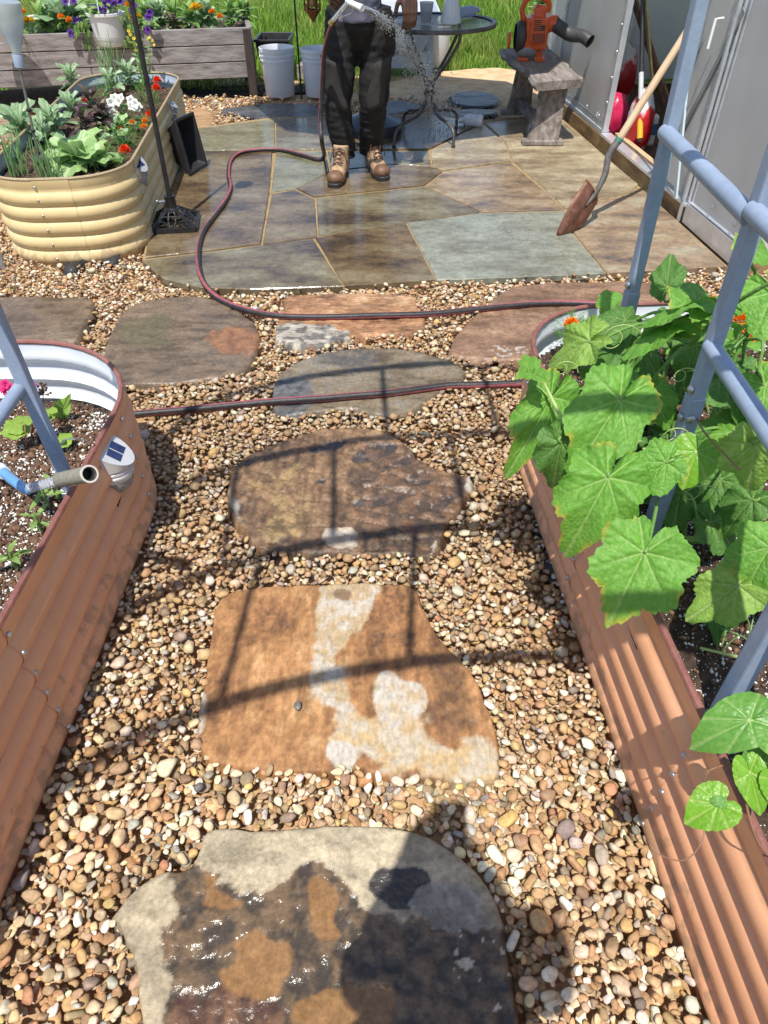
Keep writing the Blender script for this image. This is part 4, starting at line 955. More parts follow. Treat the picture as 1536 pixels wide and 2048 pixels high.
def build_worker():
    base = Vector((-.15, 4.86, 0))
    root = thing('person', base, 'man in dark work trousers and tan boots spraying water from a hose', 'person')
    Yh = 4.90
    hipL = Vector((-.235, Yh, .80)); hipR = Vector((-.045, Yh, .80))
    knL = PV(676, 205, 4.83); knR = PV(743, 205, 4.86)
    anL = Vector((-.265, 4.86, .10)); anR = Vector((-.085, 4.98, .10))
    # clothes
    mb = MB()
    for h, k, a, s in ((hipL, knL, anL, -1), (hipR, knR, anR, 1)):
        o = Vector((s * .012, 0, 0))
        mb.tube([h + Vector((0, 0, .12)), h, h.lerp(k, .45) + o, k + o * .8, k.lerp(a, .5), a + Vector((0, 0, .06)), a + Vector((0, -.0, .015))], [.10, .115, .106, .092, .084, .079, .077], 18)
        # cargo pocket
        p = h.lerp(k, .72) + Vector((s * .085, -.015, 0)); mb.box(p, (.035, .12, .17))
        p = k + Vector((s * .01, -.07, .0)); mb.ball(p, .035, 10, 8, (1, .7, 1.5))
    mb.tube([(-.14, Yh, .70), (-.14, Yh, .82), (-.14, Yh, .98)], [.10, .165, .17], 20, flat=.72)
    blob('trousers', mb, M_trou, root, .009, 4, folds(9, .014, .08))
    # lighter thigh and pocket patches sewn on the front
    for s, k, h in ((-1, knL, hipL), (1, knR, hipR)):
        mb = MB(); c = h.lerp(k, .62); rows = []
        for i in range(9):
            t = i / 8; z = c.z + .10 - .26 * t; xx = c.x + s * (.055 - .05 * t)
            wd = .045 + .012 * math.sin(PI * t)
            rows.append([(xx + wd * u + .01 * math.sin(8 * t + u), c.y - math.sqrt(max(.001, .1185 ** 2 - (xx + wd * u - c.x - s * .01) ** 2)) + .028 * t ** 2 * 0 + .009 * t - .001 + .01 * abs(u), z + .02 * u * s) for u in np.linspace(-1, 1, 7)])
        mb.grid(rows); o = obj('knee_patch', mb, M_panelc, root); md = o.modifiers.new('t', 'SOLIDIFY'); md.thickness = .006
    mb = MB(); mb.tube([(-.14, Yh, .85), (-.14, Yh, .93), (-.14, Yh - .005, 1.1), (-.14, Yh - .01, 1.32), (-.14, Yh, 1.44), (-.14, Yh + .005, 1.5)], [.188, .185, .175, .195, .17, .07], 26, flat=.68)
    sh1 = Vector((-.33, Yh, 1.42)); el1 = Vector((-.42, 4.80, 1.13)); wr1 = PV(655, -32, 4.60)
    sh2 = Vector((.05, Yh, 1.42)); el2 = Vector((.16, 4.88, 1.15)); wr2 = PV(818, -14, 4.74)
    for a, b in ((sh1, el1), (sh2, el2)): mb.tube([a + Vector((0, 0, 0)), a.lerp(b, .5), a.lerp(b, .9)], [.078, .072, .068], 14)
    blob('shirt', mb, M_shirt, root, .010, 3, folds(7, .012))
    mb = MB(); n = 40; rows = []
    for z, rr in ((.845, .190), (.848, .1935), (.885, .1935), (.888, .190)):
        rows.append([(-.14 + rr * 1.0 * math.cos(2 * PI * k / n), Yh + rr * .68 * math.sin(2 * PI * k / n) + .004 * math.sin(5 * k), z + .006 * math.sin(2 * PI * k / n * 2)) for k in range(n)])
    mb.grid(rows, True); obj('shirt_hem', mb, M_shirt2, root)
    # body
    mb = MB()
    mb.tube([(-.14, Yh, .78), (-.14, Yh, .95), (-.14, Yh, 1.2), (-.14, Yh, 1.4), (-.14, Yh, 1.48)], [.13, .14, .14, .13, .06], 16, flat=.7)
    for h, k, a in ((hipL, knL, anL), (hipR, knR, anR)): mb.tube([h, k, a - Vector((0, 0, .03))], [.085, .058, .04], 12)
    mb.tube([(-.14, Yh, 1.42), (-.14, Yh - .01, 1.58)], [.058, .055], 12)
    head(mb, Vector((-.14, Yh - .015, 1.68)), Vector((.1, -1, -.3)))
    mb.tube([sh1, el1, el1.lerp(wr1, .55), wr1], [.055, .05, .045, .032], 12); mb.tube([sh2, el2, el2.lerp(wr2, .5), wr2], [.055, .05, .045, .034], 12)
    hand(mb, wr1, PV(676, 24, 4.47) - wr1, Vector((.75, .55, .1)), 1, 1.35, 1.12)
    hand(mb, wr2, PV(822, 52, 4.70) - wr2, Vector((-.35, .9, 0)), -1, .55, 1.12)
    blob('body', mb, M_skin, root, .0052, 2)
    # face and hair
    mb = MB(); c = Vector((-.14, Yh - .005, 1.72)); mb.lathe([(.001, .085), (.05, .075), (.082, .04), (.09, 0), (.085, -.05)], c, 20); obj('hair', mb, mat('black_hair', [(.008, .007, .006), (.02, .016, .014)], 60, rough=.8, bump=1), root)
    for q in (-1, 1):
        mb = MB(); mb.ball(Vector((-.14 + q * .032, Yh - .09, 1.685)), .011, 10, 8); obj('eye', mb, M_white, root)
    boots(root, anL, P(668, 384), M_boot, M_sole, M_cap, M_lace); boots(root, anR, P(768, 370), M_boot, M_sole, M_cap, M_lace)
    return wr1, wr2
wr1, wr2 = build_worker()
def build_photographer():
    root = thing('person', (0.0, -.3, 0), 'person taking the picture, seen only as a shadow on the nearest stone', 'person')
    cx, cy = .02, -.22
    mb = MB()
    for s in (-1, 1):
        mb.tube([(cx + s * .10, cy, .85), (cx + s * .11, cy + .01, .48), (cx + s * .12, cy, .09)], [.095, .065, .045], 14); mb.ball((cx + s * .12, cy + .06, .05), .05, 12, 8, (.9, 2.2, .8))
    mb.tube([(cx, cy, .78), (cx, cy, .9), (cx, cy - .01, 1.15), (cx, cy, 1.38), (cx, cy, 1.44)], [.16, .165, .15, .17, .07], 18, flat=.65)
    mb.tube([(cx, cy, 1.4), (cx, cy + .015, 1.55)], [.055, .052], 12)
    head(mb, Vector((cx - .06, cy + .05, 1.55)), Vector((0, 1, -.4)))
    for s in (-1, 1):
        sh = Vector((cx + s * .14, cy, 1.37)); el = Vector((cx + s * .15, cy + .05, 1.13)); wr = Vector((s * .05, -.11, 1.31))
        mb.tube([sh, el, wr], [.05, .043, .028], 12); hand(mb, wr, Vector((s * .0, .2, .9)), Vector((-s, .1, 0)), -s, .7)
    blob('body', mb, M_skin2, root, .011, 2)
    mb = MB()
    for s in (-1, 1): mb.tube([(cx + s * .10, cy, .9), (cx + s * .11, cy + .01, .48), (cx + s * .12, cy, .12)], [.12, .09, .075], 14)
    mb.tube([(cx, cy, .8), (cx, cy, .95)], [.17, .17], 18, flat=.7); blob('trousers', mb, M_trou, root, .014, 3)
    mb = MB(); mb.tube([(cx, cy, .86), (cx, cy, 1.1), (cx, cy, 1.36), (cx, cy, 1.44)], [.175, .165, .165, .08], 18, flat=.7)
    for s in (-1, 1): mb.tube([(cx + s * .12, cy, 1.36), (cx + s * .15, cy + .05, 1.16)], [.075, .065], 12)
    blob('shirt', mb, M_shirt2, root, .014, 3)
    mb = MB(); mb.lathe([(.001, .10), (.05, .09), (.09, .05), (.103, 0), (.105, -.06), (.115, -.14), (.135, -.22), (.14, -.27)], (cx - .055, cy + .01, 1.58), 18); obj('hair', mb, M_lace, root)  # unseen hair, flared to the shoulders like a hood to fill out the cast shadow
    mb = MB(); mb.box((0.0, -.0475, 1.4165), (.074, .009, .15), mat=Matrix.Rotation(-PITCH, 3, 'X')); tagp(obj('phone', mb, M_black, None, smooth=False, bev=.003), 'black phone held up in both hands by the person taking the picture', 'phone')
build_photographer()

# ------------------------------------------------------------------ garden hose
M_hose = mat('black_hose_rubber', [(.018, .017, .018), (.04, .036, .037)], 40, rough=.5, bump=.15)
M_hosep = mat('dusty_pink_hose_stripe', [(.24, .055, .075), (.34, .10, .12)], 40, rough=.55, bump=.15)
def spline(pts, n=8):
    pts = [Vector(p) for p in pts]; out = []
    for i in range(len(pts) - 1):
        p0 = pts[max(0, i - 1)]; p1 = pts[i]; p2 = pts[i + 1]; p3 = pts[min(len(pts) - 1, i + 2)]
        for j in range(n):
            t = j / n; out.append(.5 * ((2 * p1) + (p2 - p0) * t + (2 * p0 - 5 * p1 + 4 * p2 - p3) * t * t + (3 * p1 - p0 - 3 * p2 + p3) * t ** 3))
    out.append(pts[-1]); return out
def hose(pts, label, r=.0135, phase=0.0, tw=.35):
    q = spline(pts, 7); n = 12; mb = MB(); m = len(q); acc = 0
    x = Vector((0, 0, 1)).cross((q[1] - q[0]).normalized())
    if x.length < .2: x = Vector((1, 0, 0))
    x.normalize(); vs = []
    for i, p in enumerate(q):
        t = (q[min(i + 1, m - 1)] - q[max(i - 1, 0)]).normalized(); x = (x - t * x.dot(t)).normalized(); y = t.cross(x)
        if i: acc += (q[i] - q[i - 1]).length
        ph = phase + tw * math.sin(acc * 2.1) * 2
        for k in range(n):
            a = 2 * PI * k / n + ph; vs.append(p + (x * math.cos(a) + y * math.sin(a)) * r)
    mb.add(vs, [(i * n + k, i * n + (k + 1) % n, (i + 1) * n + (k + 1) % n, (i + 1) * n + k) for i in range(m - 1) for k in range(n)] + [tuple(range(n))[::-1], tuple((m - 1) * n + k for k in range(n))])
    o = obj('garden_hose', mb, M_hose); o.data.materials.append(M_hosep)
    for i, p in enumerate(o.data.polygons):
        if i < (m - 1) * n and (i % n) in (1, 2, 3, 8, 9): p.material_index = 1
    return tagp(o, label, 'hose')
g = lambda x, y, z=.034: P(x, y, z)
hp = [PV(667, 42, 4.50), PV(658, 66, 4.56), PV(648, 110, 4.66), PV(644, 170, 4.70), PV(641, 240, 4.70), PV(644, 285, 4.66), g(648, 312, .05), g(636, 319), g(600, 309), g(560, 300), g(515, 300), g(480, 306), g(461, 322), g(457, 350), g(461, 375), g(452, 400), g(430, 432), g(408, 462), g(397, 500), g(400, 545), g(418, 580), g(452, 605), g(500, 622), g(560, 632), g(650, 634), g(760, 631), g(860, 628), g(960, 618), g(1060, 608), g(1130, 606), g(1215, 609), g(1300, 612), g(1420, 600), g(1600, 585, .02)]
hose(hp, 'long black and dusty pink garden hose looping over the patio from the man', phase=1.2)
hose([g(100, 842, .02), g(200, 836), g(255, 830), g(330, 823), g(400, 817), g(480, 809), g(560, 802, .036), g(640, 797, .038), g(700, 792, .038), g(780, 786, .038), g(850, 777), g(900, 771), g(950, 770), g(1010, 768), g(1070, 765), g(1140, 760, .02)], 'black and pink hose crossing the oval stone between the two terracotta beds', phase=2.3, tw=.3)

# spray nozzle in the hand
def build_nozzle():
    a = PV(667, 40, 4.50); b = PV(697, 4, 4.46); c = PV(725, 17, 4.40)
    root = thing('hose_nozzle', a, 'silver and white spray nozzle in the hand of the man, water pouring out', 'nozzle')
    gr = mat('brushed_zinc', [(.5, .52, .54), (.65, .67, .69)], 30, rough=.3, metal=.8)
    mb = MB(); mb.tube([a, a.lerp(b, .5), b], [.012, .013, .014], 12); obj('grip', mb, gr, root)
    mb = MB(); mb.tube([b + (b - c) * .15, b, b.lerp(c, .6), c], [.011, .014, .015, .018], 14); obj('barrel', mb, M_white, root)
    mb = MB(); mb.tube([b.lerp(c, .25) + Vector((0, 0, -.01)), b.lerp(c, .1) + Vector((.01, .01, -.045)), a.lerp(b, .3) + Vector((.02, 0, -.01))], .005, 8); obj('trigger', mb, gr, root)
    mb = MB(); mb.tube([a + (a - b).normalized() * .03, a], [.015, .014], 10); obj('coupling', mb, mat('brass', [(.45, .3, .1), (.6, .42, .16)], 30, rough=.3, metal=.9), root)
    return c
nz_tip = build_nozzle()
def build_spray():
    # falling water: a curved bundle of drops
    r = np.random.default_rng(12); V, F = ico(1); n = 3600; tip = nz_tip
    t = r.beta(1.5, 1.1, n); end = P(890, 262, 0); 
    d = np.array([end.x - tip.x, end.y - tip.y]); sp = .006 + .095 * t ** 1.3
    cx = tip.x + d[0] * t; cy = tip.y + d[1] * t; cz = tip.z - .28 * t - (tip.z - .28) * t ** 1.75
    P0 = np.stack([cx + r.normal(0, 1, n) * sp, cy + r.normal(0, 1, n) * sp, np.maximum(.02, cz + r.normal(0, 1, n) * sp * .8)], 1)
    s = r.uniform(.0008, .0026, n) * (1 + .3 * t) * (1 + .0 * t); st = r.uniform(1.5, 8, n)
    ax = np.stack([np.full(n, d[0]), np.full(n, d[1]), -.28 - (tip.z - .28) * 1.75 * t ** .75], 1); ax /= np.linalg.norm(ax, axis=1)[:, None]
    W = V[None] * s[:, None, None]; al = (W * ax[:, None]).sum(2, keepdims=True); W = W + ax[:, None] * al * (st[:, None, None] - 1)
    W = W + P0[:, None]
    FF = (F[None] + np.arange(n)[:, None, None] * len(V)).reshape(-1, 3)
    m = bpy.data.materials.new('water'); m.use_nodes = True; b = m.node_tree.nodes['Principled BSDF']
    b.inputs['Base Color'].default_value = (.9, .94, 1, 1); b.inputs['Roughness'].default_value = .04; b.inputs['Transmission Weight'].default_value = .6; b.inputs['IOR'].default_value = 1.33
    o = npmesh('water_spray', W.reshape(-1, 3), FF, m, kind='stuff'); tagp(o, 'spray of water drops falling from the nozzle to the wet patio', 'water')
    mb = MB()
    for k in range(11):
        a = 2 * PI * k / 11; q = Vector((math.cos(a), .3 * math.sin(a), math.sin(a)))
        pts = [tip + q * .008]
        for j in range(1, 6):
            tt = .045 * j * (1 + .2 * math.sin(k * 2.4)); pts.append(Vector((tip.x + d[0] * tt, tip.y + d[1] * tt, tip.z - .28 * tt - (tip.z - .28) * tt ** 1.75)) + q * (.008 + .05 * tt) + Vector((math.sin(k + j * 2), 0, math.cos(k * 3 + j))) * .003)
        mb.tube(pts, [.0032, .0034, .003, .0026, .002, .001], 6)
    tagp(obj('water_jet', mb, m, kind='stuff'), 'glassy strands of water leaving the spray nozzle', 'water')
build_spray()

# ------------------------------------------------------------------ round metal table and what stands on it
TC = Vector((.345, 5.76, 0)); TZ = .735
def build_table():
    root = thing('patio_table', TC, 'round dark grey metal mesh table with curved legs beside the man', 'table')
    m = mat('grey_bronze_powder_coat', [(.07, .065, .065), (.12, .11, .108)], 20, rough=.4, rvar=.1, metal=.3)
    R = .43; mb = MB(); mb.lathe([(R - .03, TZ - .012), (R, TZ - .022), (R + .006, TZ - .01), (R, TZ + .004), (R - .03, TZ)], TC, 56); obj('rim', mb, m, root)
    mb = MB(); s = .026; k = int(R / s) + 1; th = .0035
    for i in range(-k, k + 1):
        for j in range(-k, k + 1):
            x = (i + .5 * (j % 2)) * s; y = j * s * .87
            if math.hypot(x, y) > R - .026: continue
            o = [(x + TC.x + .5 * s * 1.16 * math.cos(PI / 6 + PI / 3 * q), y + TC.y + .5 * s * 1.16 * math.sin(PI / 6 + PI / 3 * q)) for q in range(6)]
            h = [(x + TC.x + .31 * s * math.cos(PI / 6 + PI / 3 * q), y + TC.y + .31 * s * math.sin(PI / 6 + PI / 3 * q)) for q in range(6)]
            n0 = len(mb.v); mb.v += [(a, b, TZ - .006) for a, b in o] + [(a, b, TZ - .006) for a, b in h]
            mb.f += [(n0 + q, n0 + (q + 1) % 6, n0 + 6 + (q + 1) % 6, n0 + 6 + q) for q in range(6)]
    o = obj('mesh_top', mb, m, root, smooth=False)
    feet = [P(788, 302), P(906, 302), P(806, 262), P(912, 262)]
    ctr = sum((Vector(f) for f in feet), Vector()) / 4
    for f in feet:
        f = Vector((f.x, f.y, .02)); d = (f - ctr); d.z = 0; d.normalize()
        c_ = lambda z: ctr.lerp(TC, min(1, z / .7)) + Vector((0, 0, z))
        rf = (f - ctr).length
        pts = spline([c_(.70) + d * .30, c_(.64) + d * .285, c_(.52) + d * .18, c_(.42) + d * .075, c_(.33) + d * .036, c_(.24) + d * .05, c_(.185) + d * .12, c_(.16) + d * rf * .72, c_(.12) + d * rf * .95, f + Vector((0, 0, .03)), f], 5)
        mb = MB(); mb.tube(pts, .0115, 10); l = obj('leg', mb, m, root)
        mb = MB(); mb.tube([f - Vector((0, 0, .02)), f + Vector((0, 0, .012))], .016, 10); obj('foot_cap', mb, M_sole, l)
    c = ctr.lerp(TC, .5)
    for z in (.3, .36): mb = MB(); mb.lathe([(.045, z), (.045, z + .02)], c, 18); obj('collar', mb, m, root)
build_table()
def lathe_thing(name, prof, c, m, label, cat, n=32, **k):
    mb = MB(); mb.lathe(prof, c, n, **k); return tagp(obj(name, mb, m), label, cat)
M_clear = mat('clear_plastic', [(.75, .76, .85), (.85, .86, .92)], 8, rough=.12, trans=.55, transl=.2)
M_milky = mat('milky_blue_plastic', [(.5, .6, .78), (.6, .7, .85)], 8, rough=.2, trans=.35, transl=.3)
c = P(852, 47, TZ + .002)
lathe_thing('plastic_cup', [(.001, 0), (.033, 0), (.034, .01), (.046, .115), (.049, .118), (.044, .114), (.03, .006), (.001, .006)], c, M_clear, 'clear plastic cup half full of a purple drink on the round table', 'cup')
mb = MB(); mb.lathe([(.001, .008), (.0305, .008), (.038, .068), (.001, .068)], c, 24); tagp(obj('purple_drink', mb, mat('purple_drink_liquid', [(.16, .12, .2), (.22, .17, .27)], 5, rough=.1)), 'purple drink inside the clear plastic cup', 'drink')
c = P(901, 46, TZ + .002)
lathe_thing('white_pitcher', [(.001, 0), (.066, 0), (.068, .008), (.052, .09), (.040, .17), (.036, .22), (.046, .26), (.042, .26), (.03, .215), (.001, .2)], c, mat('white_ceramic', [(.72, .74, .76), (.82, .83, .84)], 6, rough=.25), 'white ribbed pitcher standing on the round table', 'pitcher', n=64, rib=.03, nr=20)
root = thing('water_bottle', P(950, 22, TZ), 'pale blue clear bottle lying on its side on the round table', 'bottle')
a = P(918, 26, TZ + .034); b = P(992, 14, TZ + .03); d = (b - a).normalized(); q = d.to_track_quat('Z', 'Y').to_matrix()
mb = MB(); mb.lathe([(.001, 0), (.032, .004), (.034, .03), (.034, .14), (.03, .17), (.014, .215), (.013, .225)], a, 24, q); obj('bottle_body', mb, M_milky, root)
mb = MB(); mb.lathe([(.015, .222), (.016, .24), (.001, .241)], a, 18, q); obj('cap', mb, M_white, root)
# fallen white jug on the patio
root = thing('plastic_bottle', P(945, 243), 'small white plastic bottle lying on the wet patio between table and bench', 'bottle')
a = P(966, 243, .055); b = P(919, 240, .055); d = (b - a).normalized(); q = d.to_track_quat('Z', 'Y').to_matrix()
mb = MB(); L = (b - a).length
mb.lathe([(.001, 0), (.042, .003), (.046, .02), (.046, L * .66), (.038, L * .78), (.016, L * .86), (.016, L * .9)], a - Vector((0, 0, .0)), 24, q); obj('bottle_body', mb, M_white, root)
mb = MB(); mb.lathe([(.02, L * .88), (.02, L), (.001, L)], a, 18, q); obj('cap', mb, M_white, root)
mb = MB(); mb.lathe([(.0465, L * .2), (.0465, L * .5)], a, 24, q); obj('paper_label', mb, mat('faded_label', [(.5, .56, .66), (.75, .77, .8)], 60, rough=.6), root)

# ------------------------------------------------------------------ buckets, tub, cart
M_bucket = mat('white_bucket_plastic', [(.76, .79, .83), (.84, .86, .88)], 5, rough=.38, bump=.04, transl=.15)
def bucket(c, label, handle=1, s=1.0):
    root = thing('bucket', c, label, 'bucket', 'white plastic buckets at the back')
    pr = [(.001, 0), (.125, 0), (.13, .006), (.143, .27), (.150, .272), (.150, .285), (.144, .287), (.145, .305), (.152, .307), (.152, .318), (.146, .32), (.147, .34), (.155, .342), (.156, .37), (.150, .372), (.145, .35), (.127, .01), (.001, .01)]
    mb = MB(); mb.lathe([(r * s, z * s) for r, z in pr], c, 40); obj('bucket_wall', mb, M_bucket, root)
    mb = MB(); pts = []
    for k in range(13):
        a = PI * k / 12; pts.append(Vector(c) + Vector((.156 * math.cos(a) * s, -.10 * math.sin(a) * s * handle, (.335 - .13 * math.sin(a)) * s)))
    mb.tube(pts, .0022, 6); mb.tube([pts[5], pts[6], pts[7]], .008, 8); obj('wire_handle', mb, M_steel, root)
bucket(P(561, 190), 'white plastic bucket with ridged rim, left of the black hook pole')
bucket(P(640, 190), 'white plastic bucket half hidden behind the legs of the man', s=.98)
bucket(P(868, 130), 'white plastic bucket standing on the grass behind the round table', s=1.12)
# black tray resting in the grass behind the first bucket
M_tub = mat('grey_white_poly', [(.42, .46, .52), (.52, .56, .62)], 6, rough=.45)
def open_box(mb, c, top, bot, h, th=.008, mt=None, z0=0.0):
    """tapered open tray; top and bottom half sizes"""
    c = Vector(c); mt = mt or Matrix.Identity(3)
    def ring(hx, hy, z): return [c + mt @ Vector((sx * hx, sy * hy, z + z0)) for sx, sy in ((-1, -1), (1, -1), (1, 1), (-1, 1))]
    R = [ring(*bot, 0), ring(top[0], top[1], h - .02), ring(top[0] + .012, top[1] + .012, h - .02), ring(top[0] + .012, top[1] + .012, h), ring(top[0] - th, top[1] - th, h), ring(bot[0] - th, bot[1] - th, th)]
    vs = [p for r in R for p in r]; fs = [(k * 4 + i, k * 4 + (i + 1) % 4, (k + 1) * 4 + (i + 1) % 4, (k + 1) * 4 + i) for k in range(len(R) - 1) for i in range(4)]
    fs += [(3, 2, 1, 0), tuple(len(R) * 4 - 4 + i for i in range(4))]; mb.add(vs, fs)
mb = MB(); open_box(mb, P(549, 170) + Vector((-.02, .45, .17)), (.16, .22), (.14, .2), .16); tagp(obj('black_tray', mb, M_blackp, smooth=False, bev=.004), 'black plastic tray behind the left white bucket', 'tray')
cc = P(812, 150) + Vector((0, .25, 0))
root = thing('garden_cart', cc, 'pale grey garden cart tub standing in shade behind the round table', 'cart')
mb = MB(); open_box(mb, cc + Vector((0, 0, .2)), (.30, .42), (.16, .3), .34); obj('tub', mb, M_tub, root, smooth=False, bev=.01)
mb = MB(); mb.box(cc + Vector((0, -.2, .12)), (.55, .05, .14)); obj('frame', mb, M_tub, root, smooth=False, bev=.006)
for sx in (-.24, .24):
    mb = MB(); mb.lathe([(.05, -.025), (.1, -.025), (.11, 0), (.1, .025), (.05, .025)], cc + Vector((sx, .1, .08)), 20, Matrix.Rotation(PI / 2, 3, 'Y')); obj('wheel', mb, M_sole, root)
for sx in (-.24, .24):
    mb = MB(); mb.box(cc + Vector((sx, -.22, .03)), (.05, .05, .16)); obj('leg', mb, M_tub, root, smooth=False)
mb = MB(); c = P(858, 152) + Vector((.0, .1, 0)); mb.box(c + Vector((0, 0, .22)), (.07, .03, .5)); tagp(obj('grey_board', mb, M_tub, smooth=False, bev=.003), 'pale blue grey board standing upright behind the table legs', 'board')
mb = MB(); c = P(612, 150); mb.box(c + Vector((.02, .1, .05)), (.09, .5, .12), rz=-.2); tagp(obj('timber_block', mb, M_wood_grey, smooth=False, bev=.005), 'short timber post lying beside the second white bucket', 'timber')

# ------------------------------------------------------------------ bench and leaf blower
def build_bench():
    zt = .435; NL, NR, FR, FL = P(1073, 166, zt), P(1168, 158, zt), P(1092, 90, zt), P(998, 98, zt)
    root = thing('wooden_bench', (1.17, 5.9, 0), 'weathered live edge wooden bench with splayed slab legs beside the greenhouse', 'bench')
    rows = []; n = 26
    for i in range(n + 1):
        t = i / n; a = NL.lerp(FL, t); b = NR.lerp(FR, t)
        wa = (float(vnoise(t * 5, 1, 2, 4, 3)) - .5) * .05 + (.035 * math.exp(-((t - .3) / .12) ** 2)); wb = (float(vnoise(t * 5, 7, 2, 5, 3)) - .5) * .05
        a = a + Vector((wa, 0, 0)); b = b + Vector((wb, 0, 0)); nz = (float(vnoise(t * 8, 3, 2, 6)) - .5) * .006
        rows.append([a + Vector((.01, 0, -.05)), a + Vector((-.008, 0, -.024)), a + Vector((.004, 0, 0 + nz)), a.lerp(b, .33) + Vector((0, 0, .003 + nz)), a.lerp(b, .66) + Vector((0, 0, .001 - nz)), b + Vector((-.004, 0, nz)), b + Vector((.008, 0, -.024)), b + Vector((-.01, 0, -.05))])
    mb = MB(); mb.grid(rows, True); w_ = 8; mb.f.append(tuple(range(7, -1, -1))); mb.f.append(tuple(n * w_ + k for k in range(w_)))
    m = mat('live_edge_wood', [(.11, .09, .08), (.22, .19, .17), (.36, .32, .29)], 4, 9, rough=.85, bump=.8, bscale=13, bdist=.007, stretch=(6, .8, 4), lo=.32, hi=.68)
    obj('seat', mb, m, root, auto=35)
    for (y, xl, xr, tl, tr) in ((5.50, 1.065, 1.26, 1.13, 1.30), (6.38, 1.03, 1.2, 1.06, 1.2)):
        mb = MB(); y2 = y + .05
        lean = .06 if y < 6 else -.05
        vs = []
        for k in range(7):
            t = k / 6; z = .03 + (zt - .05 - .03) * t; q = (float(vnoise(k, y, 1.3, 3)) - .5) * .016
            x0 = xl + (tl - xl) * t - .02 * (1 - t) ** 2; x1 = xr + (tr - xr) * t + .015 * (1 - t) ** 2
            yy = y + lean * t
            vs.append([(x0 + q, yy, z), (x1 + q, yy, z), (x1 - q, yy + .065, z), (x0 - q, yy + .065, z)])
        mb.grid(vs, True); mb.f.append((3, 2, 1, 0)); mb.f.append((24, 25, 26, 27)); obj('leg', mb, m, root, smooth=False, bev=.004)
        mb = MB(); mb.box(((xl + xr) / 2, y + .03, .038), (.30, .085, .036)); obj('foot_block', mb, m, root, smooth=False, bev=.008)
    mb = MB(); mb.beam((1.17, 5.54, .11), (1.12, 6.4, .11), .05, .07); obj('stretcher', mb, m, root, smooth=False, bev=.004)
build_bench()
def build_blower():
    zt = .437; O = P(1058, 122, zt); O.y += .06
    root = thing('leaf_blower', O, 'orange leaf blower with black curved nozzle parked on the wooden bench', 'leaf blower')
    om = mat('orange_red_plastic', [(.62, .09, .02), (.74, .125, .03)], 8, rough=.35, rvar=.06, bump=.04)
    gm = mat('dusty_black_plastic', [(.03, .03, .032), (.07, .068, .068)], 14, rough=.5, bump=.15)
    A = lambda x, y, z: O + Vector((x, y, z))
    mb = MB(); mb.box(A(.03, 0, .17), (.17, .19, .2)); mb.ball(A(.02, 0, .16), .125, 16, 12, (.8, .9, 1.0)); mb.box(A(.05, .0, .28), (.10, .10, .10)); mb.tube([A(.04, 0, .22), A(.06, 0, .34)], [.07, .045], 12)
    blob('housing', mb, om, root, .009, 5)
    # grille with slots
    mb = MB(); mb.box(A(.035, -.112, .19), (.12, .012, .13)); obj('grille', mb, om, root, smooth=False, bev=.004)
    mb = MB()
    for k in range(8): mb.box(A(-.005 + .0125 * k, -.119, .155), (.006, .004, .055))
    for k in range(6): mb.box(A(.02, -.119, .20 + .012 * k), (.055, .004, .005))
    obj('grille_slots', mb, gm, root, smooth=False, kind='stuff')
    mb = MB(); mb.box(A(.065, -.12, .215), (.03, .006, .035)); obj('hatch', mb, gm, root, smooth=False, bev=.002)
    mb = MB(); mb.lathe([(.001, -.03), (.07, -.03), (.095, -.01), (.10, .03), (.08, .05)], A(-.07, -.02, .15), 22, Matrix.Rotation(-PI / 2, 3, 'Y')); obj('fan_shroud', mb, gm, root)
    mb = MB(); mb.lathe([(.001, .05), (.05, .05), (.055, .035)], A(-.125, -.05, .13), 16, Matrix.Rotation(-PI / 2, 3, 'Y')); obj('starter_cap', mb, om, root)
    mb = MB(); mb.tube(spline([A(-.06, 0, .24), A(-.085, 0, .31), A(-.06, 0, .37), A(.0, 0, .39), A(.07, 0, .375), A(.11, 0, .34), A(.10, 0, .27)], 5), .019, 12); obj('handle', mb, om, root)
    mb = MB(); mb.tube([A(.02, 0, .41), A(.07, 0, .43)], .014, 8); obj('throttle', mb, om, root)
    for s in (-.05, .075):
        mb = MB(); mb.box(A(s, -.06, .012), (.08, .05, .024)); mb.box(A(s, -.04, .04), (.05, .03, .04)); obj('foot', mb, om, root, smooth=False, bev=.004)
    mb = MB(); mb.ball(A(-.02, -.02, .07), .09, 16, 10, (1, .9, .7)); obj('tank', mb, mat('smoky_tank', [(.2, .2, .19), (.3, .3, .28)], 9, rough=.2), root)
    mb = MB(); mb.tube([A(.09, -.03, .22), A(.15, -.05, .235), A(.175, -.06, .235)], [.055, .05, .048], 18); obj('outlet', mb, om, root)
    pts = spline([A(.15, -.05, .235), A(.215, -.09, .20), A(.275, -.13, .175), A(.345, -.19, .175), A(.395, -.24, .15)], 5)
    mb = MB(); mb.tube(pts, [.047 - .006 * i / len(pts) for i in range(len(pts))], 20, cap=False); o = obj('nozzle', mb, gm, root); md = o.modifiers.new('t', 'SOLIDIFY'); md.thickness = .004
    mb = MB(); mb.tube([pts[-1] - (pts[-1] - pts[-2]) * .6, pts[-1]], .044, 20, cap=False); obj('nozzle_ring', mb, gm, root)
    mb = MB(); mb.box(A(.105, -.062, .285), (.05, .004, .03), mat=Matrix.Rotation(.3, 3, 'Z')); obj('label_plate', mb, mat('pale_sticker', [(.6, .45, .4), (.75, .62, .58)], 40, rough=.5), root, smooth=False)
build_blower()

